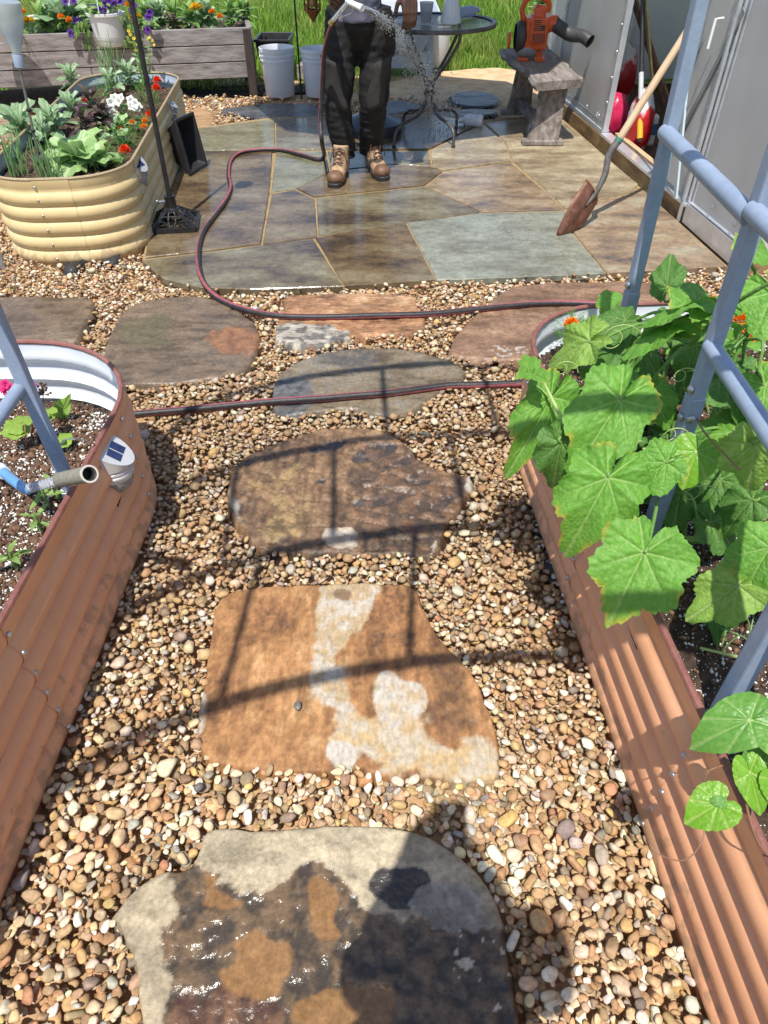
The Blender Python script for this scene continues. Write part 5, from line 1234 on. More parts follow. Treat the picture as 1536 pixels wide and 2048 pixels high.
# ------------------------------------------------------------------ shovel
def build_shovel():
    T = Vector((.955, 3.765, .012)); B = Vector((1.155, 3.90, .20)); C = Vector((1.20, 3.965, .37)); U = Vector((1.64, 4.32, 1.0)); E = PL(1446, -52, -.045); U = C.lerp(E, .6)
    root = thing('shovel', T, 'long handled shovel with rusty blade resting on the patio against the greenhouse', 'shovel')
    ax = (B - T); L = ax.length; ax.normalize(); acr = Vector((.42, .30, -.62)); acr = (acr - ax * acr.dot(ax)).normalized(); nn = ax.cross(acr)
    if nn.z < 0: nn = -nn
    rows = []
    for i in range(15):
        t = i / 14; wd = .108 * min(1, (t * 1.9) ** .62) * (1 - .08 * t)
        rows.append([T + ax * (L * t) + acr * (wd * u) + nn * (.035 * u * u * (.5 + .5 * t) - .02 * math.sin(PI * t) - .022 * t * math.exp(-(u / .2) ** 2) * -1) for u in np.linspace(-1, 1, 11)])
    mb = MB(); mb.grid(rows)
    for u in (0, -1): pass
    o = obj('blade', mb, mat('rusty_steel', [(.10, .045, .03), (.19, .085, .055), (.30, .19, .15)], 14, 8, rough=.55, bump=.4, metal=.25, rvar=.15), root, auto=80); md = o.modifiers.new('t', 'SOLIDIFY'); md.thickness = .003
    mb = MB(); e1, e2 = rows[-1][0], rows[-1][-1]; mb.tube([e1, rows[-1][3], rows[-1][7], e2], .006, 8); obj('step_edge', mb, M_boot, root)
    sock = mat('chipped_painted_socket', [(.07, .06, .055), (.13, .12, .11), (.08, .3, .36)], 10, 6, rough=.6, bump=.4, lo=.38, hi=.66)
    D = C.lerp(U, .16)
    mb = MB(); mb.tube(spline([T + ax * L * .72 + nn * .004, B + nn * .006, B.lerp(C, .5) + Vector((.012, -.002, 0)), C, D], 5), [.012] * 4 + [.015] * 5 + [.017] * 6 + [.019] * 6, 12); obj('socket', mb, sock, root)
    mb = MB(); mb.tube([D - (D - C).normalized() * .012, D + (D - C).normalized() * .008], .0212, 12); obj('tape_band', mb, mat('green_tape', [(.03, .14, .10), (.05, .2, .14)], 20, rough=.5), root)
    mb = MB(); mb.tube([D, D.lerp(E, .3), D.lerp(E, .7), E], [.0195, .0205, .019, .0175], 12); obj('handle', mb, mat('ash_wood_handle', [(.38, .27, .16), (.5, .37, .23), (.56, .43, .29)], 3, 8, rough=.6, bump=.2, stretch=(5, 5, .7)), root)
build_shovel()

# ------------------------------------------------------------------ things inside the greenhouse doorway
def crumple_bag(name, c, r, sc, m, label, cat, seed=1, amp=.14):
    V, F = ico(4); n = vnoise(V[:, 0] + V[:, 2] * .7 + 3, V[:, 1] + V[:, 2] * .5 + 3, 2.6, seed, 4) - .5
    V = V * (1 + n[:, None] * amp * 2); V = V * np.array(sc) * r; V[:, 2] = np.maximum(V[:, 2], -r * sc[2] * .8)
    o = npmesh(name, V, F, m); o.location = (c[0], c[1], c[2] + r * sc[2] * .8); return tagp(o, label, cat)
M_pink = mat('crimson_film', [(.5, .015, .07), (.62, .03, .11)], 7, rough=.25, bump=.6, bscale=20, bdist=.01)
M_wf = mat('white_film', [(.6, .62, .64), (.74, .75, .76)], 7, rough=.3, bump=.6, bscale=20, bdist=.01)
M_rw = mat('red_white_film', [(.62, .63, .64), (.7, .7, .7), (.55, .02, .03), (.45, .015, .02)], 3.2, 3, rough=.3, bump=.6, bscale=20, bdist=.01, lo=.42, hi=.58)
def inG(px, py, off): 
    p = PL(px, py, off); return p
p = inG(1226, 235, .16); bagp = crumple_bag('fertilizer_bag', (p.x, p.y, .03), .14, (.72, .8, 1.15), M_pink, 'crimson bag slumped just inside the greenhouse doorway', 'bag', 3)
p = inG(1275, 265, .20); crumple_bag('soil_bag', (p.x, p.y, .03), .17, (.5, .8, 1.25), M_rw, 'white bag with red edge leaning beside the crimson bag', 'bag', 5)
p = inG(1235, 175, .50); crumple_bag('soil_bag', (p.x, p.y, .03), .18, (.7, .9, 1.4), M_rw, 'red and white bag standing behind the crimson bag', 'bag', 8)
p = inG(1250, 120, .85); crumple_bag('soil_bag', (p.x, p.y, .03), .20, (.8, .8, 1.6), M_wf, 'translucent white bag at the back of the bags in the doorway', 'bag', 11)
def text_part(s, size, loc, rot, m, parent, name):
    cu = bpy.data.curves.new(name, 'FONT'); cu.body = s; cu.size = size; cu.extrude = .0006; cu.align_x = 'CENTER'
    o = bpy.data.objects.new(name, cu); col.objects.link(o); dg = bpy.context.evaluated_depsgraph_get(); me = bpy.data.meshes.new_from_object(o.evaluated_get(dg)); bpy.data.objects.remove(o)
    me.materials.clear(); me.materials.append(m); o = meshobj(name, me, parent); o.location = loc; o.rotation_euler = rot; return o
text_part('600JE', .05, (-.10, -.075, .01), (PI / 2, 0, -PI / 4), M_white, bagp, 'printed_lettering')
p = inG(1300, 250, .32); root = thing('plant_food_bottle', (p.x, p.y, .03), 'blue and white bottle on the greenhouse floor beneath the black tool pole', 'bottle')
mb = MB(); mb.box((p.x, p.y, .14), (.10, .07, .2)); obj('bottle_body', mb, M_white, root, smooth=False, bev=.02)
mb = MB(); mb.box((p.x - .002, p.y - .001, .15), (.103, .073, .10)); obj('paper_label', mb, mat('blue_label', [(.03, .14, .3), (.06, .2, .38)], 30, rough=.4), root, smooth=False, bev=.02)
mb = MB(); mb.lathe([(.02, .24), (.022, .28), (.001, .28)], (p.x, p.y, 0), 14); obj('cap', mb, M_black, root)
def pole_thing(name, a, b, r, m, label, cat, tipm=None, tipl=.0):
    root = thing(name, a, label, cat); mb = MB(); mb.tube([a, b], r, 12); obj('pole', mb, m, root)
    if tipm is not None: mb = MB(); d = (b - a).normalized(); mb.tube([a + d * .02, a + d * tipl], r * 1.35, 12); obj('tip_sleeve', mb, tipm, root)
    return root
M_yel = mat('yellow_plastic', [(.65, .36, .02), (.75, .45, .04)], 10, rough=.4)
a = inG(1290, 238, .16); a.z = .13; b = inG(1286, 0, .13); b = a + (b - a) * 1.7
r_ = pole_thing('rake_pole', a, b, .015, M_black, 'black tool pole with yellow end leaning inside the doorway', 'tool', M_yel, .2)
mb = MB(); d = (b - a).normalized(); mb.tube([a + d * .26, a + d * .42], .0165, 12); obj('paper_label', mb, mat('shiny_label', [(.45, .46, .48), (.6, .6, .62)], 30, rough=.3), r_)
a = inG(1335, 205, .5); b = inG(1268, 0, .45); mb = MB(); mb.beam(a, a + (b - a) * 1.5, .07, .02, (1, 0, 0)); tagp(obj('leaning_board', mb, mat('reddish_board', [(.11, .055, .035), (.2, .11, .07), (.3, .2, .13)], 14, rough=.9, bump=.5), smooth=False, bev=.003), 'reddish brown board leaning crosswise inside the greenhouse', 'board')
a = inG(1305, 172, .3); b = inG(1294, 40, .3); mb = MB(); mb.beam(a, a + (b - a) * 1.5, .035, .012, (1, 0, 0)); tagp(obj('brass_strip', mb, mat('brass_strip_metal', [(.3, .24, .08), (.5, .43, .2)], 14, rough=.35, metal=.6), smooth=False), 'brass coloured strip standing beside the black tool pole', 'strip')
# leaning strip of pale aluminium in front of the doorway
a = PL(1351, 398, -.02); b = PL(1384, 60, -.06); mb = MB(); mb.beam(a, a + (b - a) * 1.6, .036, .012, (1, 0, 0)); tagp(obj('leaning_strip', mb, mat('pale_blue_metal', [(.5, .62, .68), (.62, .74, .78)], 10, rough=.4, metal=.2), smooth=False, bev=.002), 'pale blue metal strip leaning on the greenhouse near the open doorway', 'strip')
# corrugated bed inside
mb = MB(); rows = []
for z, o in [(0.0, 0), *[(.05 + .05 * i, .012 * (i % 2)) for i in range(8)]]:
    rows.append([(2.55 - o, 5.2, z), (2.55 - o, 6.9, z), (3.1, 6.95, z), (3.15, 5.3, z)])
mb.grid(rows, True); mb.add([(2.55, 5.2, .36), (2.55, 6.9, .36), (3.1, 6.95, .36), (3.15, 5.3, .36)], [(0, 1, 2, 3)])
tagp(obj('raised_garden_bed', mb, M_linerg, smooth=False), 'pale corrugated bed standing at the back inside the greenhouse', 'garden bed')

# ------------------------------------------------------------------ solar wall lights
M_silver = mat('silver_plastic', [(.52, .53, .54), (.62, .63, .64)], 10, rough=.35, metal=.15)
M_cell = mat('solar_cell', [(.015, .02, .07), (.03, .04, .12)], 60, rough=.12, spec=.8)
M_lens = mat('ribbed_clear_lens', [(.42, .42, .4), (.55, .55, .52)], 60, rough=.15, trans=.5, bump=.8, bscale=120, bdist=.002)
def solar_light(c, out, label, s=1.0, tilt=0.0, m=None, wire=True):
    """wedge lamp hung on the wall; out = direction away from the wall"""
    out = Vector(out).normalized(); side = Vector((-out.y, out.x, 0)).normalized(); root = thing('solar_light', c, label, 'solar light', 'solar lights hooked on the raised beds'); c = Vector(c)
    up = Vector((0, 0, 1))
    Mx = Matrix((side, out, up)).transposed(); Mx = Matrix.Rotation(tilt, 3, out) @ Mx
    def A(x, y, z): return c + Mx @ Vector((x * s, y * s, z * s))
    n = 16
    def D(z, w_, d_, y0=0.0): return [A(w_ * math.cos(PI * k / n), y0 + d_ * math.sin(PI * k / n), z) for k in range(n + 1)]
    m = m or M_silver
    # body: D shaped, sloping top
    rows = []
    for z, w_, d_ in ((.0, .046, .05), (.012, .047, .052), (.014, .0505, .056), (.02, .0505, .056), (.022, .0475, .053), (.026, .0475, .053), (.028, .051, .057), (.034, .051, .057), (.036, .048, .054), (.040, .048, .054), (.042, .053, .060)):
        rows.append(D(z, w_, d_))
    top = []
    for k in range(n + 1):
        p = .056 * math.cos(PI * k / n), .066 * math.sin(PI * k / n); top.append(A(p[0], p[1], .046 + .052 * (1 - p[1] / .066)))
    rows.append(top); mb = MB(); mb.grid(rows); k0 = len(mb.v); mb.v += [tuple(p) for p in top]; mb.f.append(tuple(k0 + i for i in range(n + 1)))
    k0 = len(mb.v); mb.v += [tuple(p) for p in (A(-.056, 0, -.03), A(.056, 0, -.03), A(.056, 0, .098), A(-.056, 0, .098))]; mb.f.append((k0, k0 + 1, k0 + 2, k0 + 3))
    obj('lamp_body', mb, m, root, auto=30)
    mb = MB(); rows = [D(z, w_, d_) for z, w_, d_ in ((.0, .045, .05), (-.012, .044, .05), (-.03, .04, .042), (-.045, .034, .02), (-.05, .028, .004))]; mb.grid(rows); obj('lamp_lens', mb, M_lens, root)
    mb = MB()
    def T(x, y, e=.0015): return A(x, y, .046 + .052 * (1 - y / .066) + e)
    for sx in (-1, 1):
        q = [T(sx * .002 if sx > 0 else -.030, .012), T(.030 if sx > 0 else -.002, .012), T(.030 if sx > 0 else -.002, .042), T(sx * .002 if sx > 0 else -.030, .042)]
        mb = MB(); mb.add(q, [(0, 1, 2, 3)]); obj('solar_cell', mb, M_cell, root, smooth=False)
    if wire:
        mb = MB(); mb.tube(spline([A(-.02, .002, .095), A(-.045, -.0, .135), A(-.075, -.02, .175), A(-.085, -.05, .18), A(-.08, -.06, .16)], 4), .0018, 6); obj('wire_hook', mb, M_steel, root)
pc_ = P(222, 955, .30); solar_light((-.722, pc_.y + .03, .285), (1, .05, 0), 'large looking silver solar light hooked on the left terracotta bed', 1.0)
solar_light((-1.305, 3.86, .285), (1, -.45, 0), 'grey solar light on the front corner of the cream bed', 1.0, wire=False, m=mat('matt_grey_plastic', [(.26, .27, .29), (.33, .34, .36)], 10, rough=.5))
solar_light((-1.428, 5.12, .30), (1, .08, 0), 'grey solar light near the far end of the cream bed above the black planter', 1.0, wire=False, m=bpy.data.materials['matt_grey_plastic'])

# black wedge planter leaning on the bed side
q = Matrix.Rotation(math.radians(80), 3, 'Y') @ Matrix.Rotation(math.radians(6), 3, 'Z')
mb = MB(); open_box(mb, (-1.36, 4.93, .175), (.15, .10), (.10, .07), .12, .006, Matrix.Rotation(math.radians(-20), 3, 'Z') @ Matrix.Rotation(math.radians(82), 3, 'Y')); tagp(obj('black_planter_box', mb, M_blackp, smooth=False, bev=.005), 'empty black planter box standing on its side against the cream bed', 'planter box')

# ------------------------------------------------------------------ pole in its cast iron base
def build_pole():
    c = P(352, 458); c.z = .026
    root = thing('hook_pole', c, 'black pole in an openwork cast iron base next to the cream bed', 'pole')
    m = mat('glossy_cast_iron', [(.012, .012, .013), (.03, .03, .032)], 30, rough=.22, bump=.3)
    rz = Matrix.Rotation(math.radians(8), 3, 'Z'); h = .125
    def A(x, y, z): return c + rz @ Vector((x, y, z))
    mb = MB(); 
    for a, b in (((-h, -h), (h, -h)), ((h, -h), (h, h)), ((h, h), (-h, h)), ((-h, h), (-h, -h))): mb.beam(A(*a, .012), A(*b, .012), .018, .024)
    for k in range(4):
        r = Matrix.Rotation(PI / 2 * k, 3, 'Z')
        def Bp(x, y, z): v = r @ Vector((x, y, z)); return A(v.x, v.y, v.z)
        mb.tube([Bp(h - .005, h - .005, .018), Bp(.075, .075, .05), Bp(.03, .03, .085)], [.010, .009, .009], 6)
        for s in (-1, 1):
            mb.tube([Bp(h - .003, s * .012, .02), Bp(.085, s * .02, .046), Bp(.05, s * .018, .07), Bp(.03, s * .008, .085)], .0055, 6)
            mb.tube(spline([Bp(h - .003, s * .10, .02), Bp(.09, s * .075, .042), Bp(.085, s * .05, .046), Bp(.10, s * .04, .036), Bp(.108, s * .058, .03)], 4), .005, 6)
            mb.tube(spline([Bp(.09, s * .075, .043), Bp(.06, s * .05, .062), Bp(.035, s * .026, .083)], 4), .005, 6)
        mb.tube([Bp(.062, -.06, .062), Bp(.062, .06, .062)], .005, 6)
    o = obj('cast_base', mb, m, root); 
    mb = MB(); mb.lathe([(.045, .075), (.04, .09), (.03, .095), (.029, .15), (.031, .155), (.012, .155)], c, 18); obj('collar', mb, m, root)
    mb = MB(); mb.tube([A(-.02, -.01, .13), A(-.06, -.015, .13)], .004, 8); mb.ball(A(-.065, -.015, .13), .012, 10, 6, (.5, 1.3, 1.3)); obj('wing_screw', mb, M_steel, root)
    top = PV(262, 0, c.y + .0); d = (top - (c + Vector((0, 0, .15)))).normalized()
    b = c + Vector((0, 0, .15)); e = b + d * 1.45
    mb = MB(); mb.tube([b - d * .1, b + d * .9], .013, 10); mb.tube([b + d * .9, e], .010, 10); obj('pole', mb, M_black, root)
    mb = MB(); mb.tube([b + d * .86, b + d * .92], .016, 10); obj('joint_sleeve', mb, M_black, root)
    mb = MB(); mb.tube(spline([e, e + Vector((.0, 0, .08)), e + Vector((.06, 0, .12)), e + Vector((.12, 0, .08)), e + Vector((.12, 0, .02))], 5), .005, 8); obj('hook', mb, M_black, root)
    l = thing('hanging_lantern', e + Vector((.12, 0, -.1)), 'small black solar lantern hanging from the hook pole above the picture', 'lantern')
    mb = MB(); mb.lathe([(.001, .12), (.05, .08), (.06, .07), (.04, .06), (.045, -.03), (.001, -.04)], e + Vector((.12, 0, -.08)), 12); obj('lantern_body', mb, M_black, l)
build_pole()
mb = MB(); a = P(603, 190); b = PV(588, -10, a.y); pts = [a - Vector((0, 0, .05)), b + (b - a) * .6]
mb.tube([pts[0], pts[1], *[pts[1] + Vector((.10 - .10 * math.cos(t), 0, .10 * math.sin(t))) for t in (.7, 1.4, 2.1, 2.8)]], .008, 8); tagp(obj('shepherd_hook', mb, M_black), 'thin black shepherd hook pole between the two white buckets', 'pole')
mb = MB(); a = P(404, 192) + Vector((.05, .75, 0)); mb.tube([PV(497, 30, 7.9), PV(492, -30, 7.9) + Vector((0, 0, .4))], .012, 8); tagp(obj('garden_stake', mb, M_black), 'thick black stake behind the right end of the timber planter', 'pole')
mb = MB(); mb.tube([PV(30, 34, 7.0), PV(24, -30, 7.0)], .009, 8); tagp(obj('garden_stake', mb, M_black), 'black stake behind the glass globe stake at top left', 'pole')
# copper lantern
def build_lantern():
    c = PV(624, 0, 5.6); root = thing('copper_lantern', c, 'rusty copper filigree lantern hanging left of the man', 'lantern')
    m = mat('rusty_copper', [(.13, .04, .015), (.28, .1, .035)], 30, rough=.5, metal=.5, bump=.4)
    tip = PV(626, 46, 5.6); w_ = .052
    for k in range(6):
        a = PI / 3 * k; b = a + PI / 3
        p = lambda t, z: Vector((c.x + w_ * math.cos(t), c.y + w_ * math.sin(t), z))
        mb = MB(); z0, z1 = tip.z + .07, tip.z + .30
        mb.tube([p(a, z0), p(a, z1)], .005, 6); mb.tube([p(a, z0), p(b, z0)], .005, 6); mb.tube([p(a, z1), p(b, z1)], .005, 6)
        for j in range(5): zz = z0 + (z1 - z0) * j / 5; mb.tube([p(a, zz), p(b, zz + .046)], .0025, 5); mb.tube([p(b, zz), p(a, zz + .046)], .0025, 5)
        mb.add([p(a, z0), p(b, z0), (c.x, c.y, tip.z)], [(0, 1, 2)]); mb.add([p(a, z1), p(b, z1), (c.x, c.y, z1 + .1)], [(0, 1, 2)])
        obj('lantern_side', mb, m, root, smooth=False)
    mb = MB(); mb.tube([(c.x, c.y, z1 + .1), (c.x - .02, c.y + .0, z1 + .5)], .002, 5); obj('chain', mb, m, root)
    mb = MB(); mb.tube([(c.x, c.y, z0 + .02), (c.x, c.y, z0 + .14)], .02, 10); obj('candle', mb, mat('candle_wax', [(.5, .3, .1), (.6, .4, .15)], 8, rough=.5), root)
build_lantern()
# ------------------------------------------------------------------ hanging pots and the glass globe stake
M_pot = mat('white_pot_plastic', [(.66, .67, .68), (.76, .77, .77)], 5, rough=.4)
def hang_pot(c, label, r=.15, h=.24):
    root = thing('flower_pot', c, label, 'flower pot')
    mb = MB(); mb.lathe([(.001, -h), (r * .66, -h), (r * .72, -h + .01), (r * .76, -h * .78), (r * .80, -h * .77), (r * .80, -h * .73), (r * .82, -h * .72), (r * .97, -.02), (r * 1.05, -.018), (r * 1.06, .0), (r * .98, .002), (r * .93, -.03), (.001, -.03)], c, 36); obj('pot_wall', mb, M_pot, root)
    mb = MB(); mb.lathe([(.001, -.02), (r * .93, -.025)], c, 20); obj('soil', mb, M_soil, root)
    for k in range(3):
        a = 2 * PI * k / 3 + .5; mb = MB(); mb.tube([Vector(c) + Vector((r * math.cos(a), r * math.sin(a), 0)), Vector(c) + Vector((0, 0, .5))], .003, 5); obj('hanger_wire', mb, M_white, root)
    return root
POT1 = PV(210, 24, 6.93); hang_pot(POT1, 'white hanging flower pot with purple petunias in front of the timber planter', .148, .23)
POT2 = PV(-22, 20, 6.5); hang_pot(POT2, 'white hanging flower pot at the top left corner, mostly out of the picture', .15, .26)
def build_globe():
    b = P(78, 318, .40); f = Vector((b.x, b.y, .40)); tz = PV(38, 128, b.y); bt = PV(33, 118, b.y)
    root = thing('globe_stake', (b.x, b.y, .35), 'garden stake in the cream bed topped by an upturned milky glass bulb', 'garden stake')
    d = (tz - f).normalized(); q = d.to_track_quat('Z', 'Y').to_matrix()
    mb = MB(); mb.tube([f - d * .12, tz + d * .02], .0065, 8); obj('rod', mb, mat('grey_rod', [(.2, .2, .2), (.3, .3, .3)], 20, rough=.4, metal=.6), root)
    mb = MB(); mb.tube([f.lerp(tz, .52), f.lerp(tz, .55)], .012, 8); mb.tube([f.lerp(tz, .3), f.lerp(tz, .325)], .012, 8); obj('rod_clips', mb, M_black, root, kind='stuff')
    mb = MB(); mb.lathe([(.001, .015), (.03, .014), (.036, .004), (.036, -.008), (.03, -.015), (.001, -.016)], f, 20, Matrix.Rotation(.7, 3, 'X')); obj('solar_disc', mb, M_black, root)
    mb = MB(); mb.lathe([(.001, -.012), (.022, -.012), (.023, .035), (.020, .04)], tz, 18, q); obj('bulb_neck', mb, M_milky, root)
    gl = mat('milky_glass', [(.62, .66, .68), (.76, .78, .8)], 6, rough=.1, trans=.5, transl=.25)
    mb = MB(); mb.lathe([(.020, .04), (.024, .07), (.045, .12), (.058, .17), (.062, .235), (.060, .24), (.001, .24)], tz, 24, q); obj('glass_bulb', mb, gl, root)
build_globe()
# white basin behind the planter
mb = MB(); c = PV(76, 34, 7.3); mb.lathe([(.001, -.1), (.13, -.1), (.155, -.01), (.165, 0), (.15, -.005), (.125, -.09), (.001, -.09)], c, 28); tagp(obj('white_basin', mb, M_pot), 'white basin sitting among the flowers at the left of the timber planter', 'basin')

# ------------------------------------------------------------------ wand lying on the rim of the left bed
def build_wand():
    e = P(178, 948, .545); s = P(120, 960, .465); h0 = P(52, 978, .40); h1 = P(-20, 925, .36)
    root = thing('pipe_handle', s, 'blue pipe with a grey foam grip resting on the rim of the left terracotta bed', 'handle')
    fm = mat('grey_green_foam', [(.2, .19, .15), (.29, .275, .225)], 60, rough=.9, bump=.4)
    mb = MB(); d = (e - s).normalized(); q = d.to_track_quat('Z', 'Y').to_matrix(); L = (e - s).length
    mb.lathe([(.001, 0), (.0165, 0), (.0175, .004), (.0175, L - .004), (.017, L), (.0145, L), (.0125, L - .003), (.012, L - .03), (.001, L - .03)], s, 22, q); obj('foam_grip', mb, fm, root)
    mb = MB(); mb.lathe([(.0176, L - .0035), (.019, L), (.019, L + .003), (.015, L + .003)], s, 22, q); obj('end_ring', mb, mat('pale_ring', [(.5, .48, .42), (.6, .58, .5)], 10, rough=.5), root)
    mb = MB(); mb.lathe([(.015, L + .0015), (.0118, L - .002), (.0118, L - .025), (.001, L - .025)], s, 22, q); obj('dark_bore', mb, M_sole, root)
    mb = MB()
    for k in range(3): 
        a = 2 * PI * k / 3; n = 22; pts = []
        for j in range(n + 1):
            t = j / n; c = h0.lerp(s, t); an = a + t * 22; pts.append(c + Vector((0, math.cos(an), math.sin(an))) * .008)
        mb.tube(pts, .005, 6)
    obj('coiled_line', mb, M_clear, root, kind='stuff')
    bm_ = mat('bright_blue_pipe', [(.10, .26, .50), (.15, .34, .6)], 10, rough=.3)
    mb = MB(); mb.tube(spline([h0 + (s - h0) * .1, h0, P(28, 962, .39), h1, P(-80, 900, .36)], 5), .0125, 12); obj('blue_pipe', mb, bm_, root)
    mb = MB(); mb.tube([P(8, 946, .375), P(0, 938, .37)], .017, 12); obj('pipe_collar', mb, M_white, root)
build_wand()

# one dark pebble left lying on the orange stone
V, F = ico(2); c = P(595, 1411, .034); o = npmesh('loose_pebble', V * np.array((.009, .013, .007)) * (1 + .08 * np.sin(V[:, :1] * 3)), F, mat('grey_pebble', [(.1, .1, .09), (.2, .19, .17)], 60, rough=.5, fine=(200, .4))); o.location = c
tagp(o, 'single small grey pebble lying on the orange brown stepping stone', 'pebble')

# drops bouncing off the slabs beside the shovel
r = np.random.default_rng(31); V, F = ico(1); n = 900; k = r.normal(size=(n, 2)); cx = 1055 + k[:, 0] * 52; cy = 478 + k[:, 0] * 10 + k[:, 1] * 11
W = np.array([P(a, b, .022) for a, b in zip(cx, cy)]); W[:, 2] += np.abs(r.normal(0, .012, n)); s_ = r.uniform(.0006, .0019, n)
W = V[None] * s_[:, None, None] + W[:, None]; FF = (F[None] + np.arange(n)[:, None, None] * len(V)).reshape(-1, 3)
tagp(npmesh('water_splash', W.reshape(-1, 3), FF, bpy.data.materials['water'], kind='stuff'), 'fine water drops splashing on the slab in front of the shovel blade', 'water')
# ------------------------------------------------------------------ leaves
def leafmat(name, transl=.3, rough=.5, qs=26, qb=.5, grain=.18):
    m = mat(name, None, 9, 6, rough=rough, attr='Col', grain=grain, transl=transl)
    nt = m.node_tree; N = nt.nodes; L = nt.links; b = N['Principled BSDF']
    tc = [n for n in N if n.type == 'TEX_COORD'][0]
    v = N.new('ShaderNodeTexVoronoi'); v.inputs['Scale'].default_value = qs; L.new(tc.outputs['Object'], v.inputs[0])
    bp = N.new('ShaderNodeBump'); bp.inputs['Strength'].default_value = qb; bp.inputs['Distance'].default_value = .006; bp.invert = True
    L.new(v.outputs['Distance'], bp.inputs['Height']); L.new(bp.outputs[0], b.inputs['Normal']); return m
M_leaf = leafmat('cucumber_leaf', .36, .55, 17, .3)
M_leaf2 = leafmat('smooth_leaf', .3, .38, 12, .15)
def leafmesh(name, ctrl, c1, c2, vein, teeth=.0, nteeth=18, droop=.12, fold=.10, wave=.03, nw=5, veins=(0, 48, 100, 148), seed=1, m=None, nr=11, na=72, edge=None, len_w=1.0, cup=0.0, holes=None, vw=.013):
    r = np.random.default_rng(seed); th = np.linspace(-180, 180, na + 1)[:-1]; a = np.abs(th)
    asym = 1 + .06 * np.sin(np.radians(th) * 1 + seed)
    R = np.interp(a, ctrl[0], ctrl[1]) * asym * (1 + teeth * (((a / 180 * nteeth) % 1) - .5) * (a < 172)) * (1 + .02 * r.normal(size=na))
    rr = np.linspace(0, 1, nr + 1)[1:]
    T, Q = np.meshgrid(np.radians(th), rr); Rm = R[None] * Q; X = Rm * np.sin(T) * len_w; Y = Rm * np.cos(T)
    D = np.full(X.shape, 9.)
    for v in veins:
        for s in (-1, 1):
            vx, vy = math.sin(math.radians(v * s)), math.cos(math.radians(v * s)); al = X * vx + Y * vy; d = np.where(al > 0, np.abs(X * vy - Y * vx), 9); D = np.minimum(D, d)
    D2 = np.full(X.shape, 9.)
    for v in veins:
        for s in (-1, 1):
            vx, vy = math.sin(math.radians(v * s)), math.cos(math.radians(v * s))
            for u in (.22, .38, .54, .7):
                for q in (-1, 1):
                    wx, wy = math.sin(math.radians(v * s + 42 * q)), math.cos(math.radians(v * s + 42 * q)); al = (X - vx * u) * wx + (Y - vy * u) * wy
                    d = np.where((al > 0) & (al < .42 - .35 * u), np.abs((X - vx * u) * wy - (Y - vy * u) * wx), 9); D2 = np.minimum(D2, d)
    ph = r.uniform(0, 6.3)
    Z = -droop * Rm ** 2 - droop * .8 * np.maximum(0, Y) ** 2 + fold * np.abs(X) + wave * Q ** 2 * np.sin(nw * T + ph) + cup * Rm ** 2
    Z = Z + (vnoise(X + 5, Y + 5, 3, seed, 3) - .5) * .06 * Q - .018 * np.exp(-(D / .03) ** 2)
    Z = Z + .022 * np.minimum(np.minimum(D, D2), .07) / .07 * (vw > .01)
    k = np.maximum(np.exp(-(D / (vw * (1.3 - .8 * Q))) ** 2), .45 * np.exp(-(D2 / (vw * .8)) ** 2))[..., None]; n = vnoise(X + 5, Y + 5, 5, seed + 4, 4)[..., None]
    C = np.array(c1) * (1 - n) + np.array(c2) * n; C = C * (1 - .75 * k) + np.array(vein) * .75 * k
    if edge is not None:
        e = (ss(.86, 1.0, Q) * (vnoise(X + 9, Y + 2, 3, seed + 8, 2) > .64))[..., None]; C = C * (1 - e) + np.array(edge) * e
    V = [(0, 0, 0)] + list(zip(X.ravel(), Y.ravel(), Z.ravel())); F = []
    me = bpy.data.meshes.new(name)
    for i in range(na):
        if abs(th[i]) > 176: continue
        F.append((0, 1 + i, 1 + (i + 1) % na))
    for q in range(nr - 1):
        for i in range(na):
            if i == na - 1: continue
            o = 1 + q * na
            F.append((o + i, o + na + i, o + na + i + 1, o + i + 1))
    me.from_pydata(V, [], F); me.materials.append(m or M_leaf); me.polygons.foreach_set('use_smooth', [True] * len(me.polygons))
    ca = me.color_attributes.new('Col', 'FLOAT_COLOR', 'POINT'); arr = np.ones((len(V), 4), np.float32); arr[0, :3] = vein; arr[1:, :3] = C.reshape(-1, 3); ca.data.foreach_set('color', arr.ravel())
    me.update(); return me
CUC = ([0, 8, 24, 48, 56, 76, 100, 108, 130, 152, 168, 178, 180], [1.16, .98, .76, .80, .78, .60, .68, .66, .52, .52, .42, .16, .1])
HEART = ([0, 10, 30, 60, 90, 120, 145, 165, 176, 180], [1.0, .9, .74, .62, .56, .52, .46, .34, .12, .06])
OVATE = ([0, 8, 20, 40, 70, 110, 180], [1.0, .86, .62, .36, .2, .12, .05])
G1, G2, GV = (.125, .33, .04), (.19, .43, .06), (.38, .55, .18)
cuc = [leafmesh('cucumber_leaf', CUC, G1, G2, GV, .055, 15, d, f, wv, nw, seed=s, edge=(.42, .42, .06), nr=20, na=132, cup=cp) for s, d, f, wv, nw, cp in ((1, .18, .16, .06, 5, .0), (2, .30, .05, .09, 7, .05), (3, .08, .24, .05, 6, -.05), (4, .36, .12, .08, 5, .0))]
cucd = [leafmesh('cucumber_leaf', CUC, (.075, .20, .035), (.12, .27, .05), (.28, .4, .13), .055, 15, .26, .16, .08, 7, seed=8, nr=16, na=110), leafmesh('cucumber_leaf', CUC, (.22, .40, .06), (.30, .48, .09), (.5, .58, .25), .055, 15, .14, .2, .08, 6, seed=9, nr=20, na=132)]
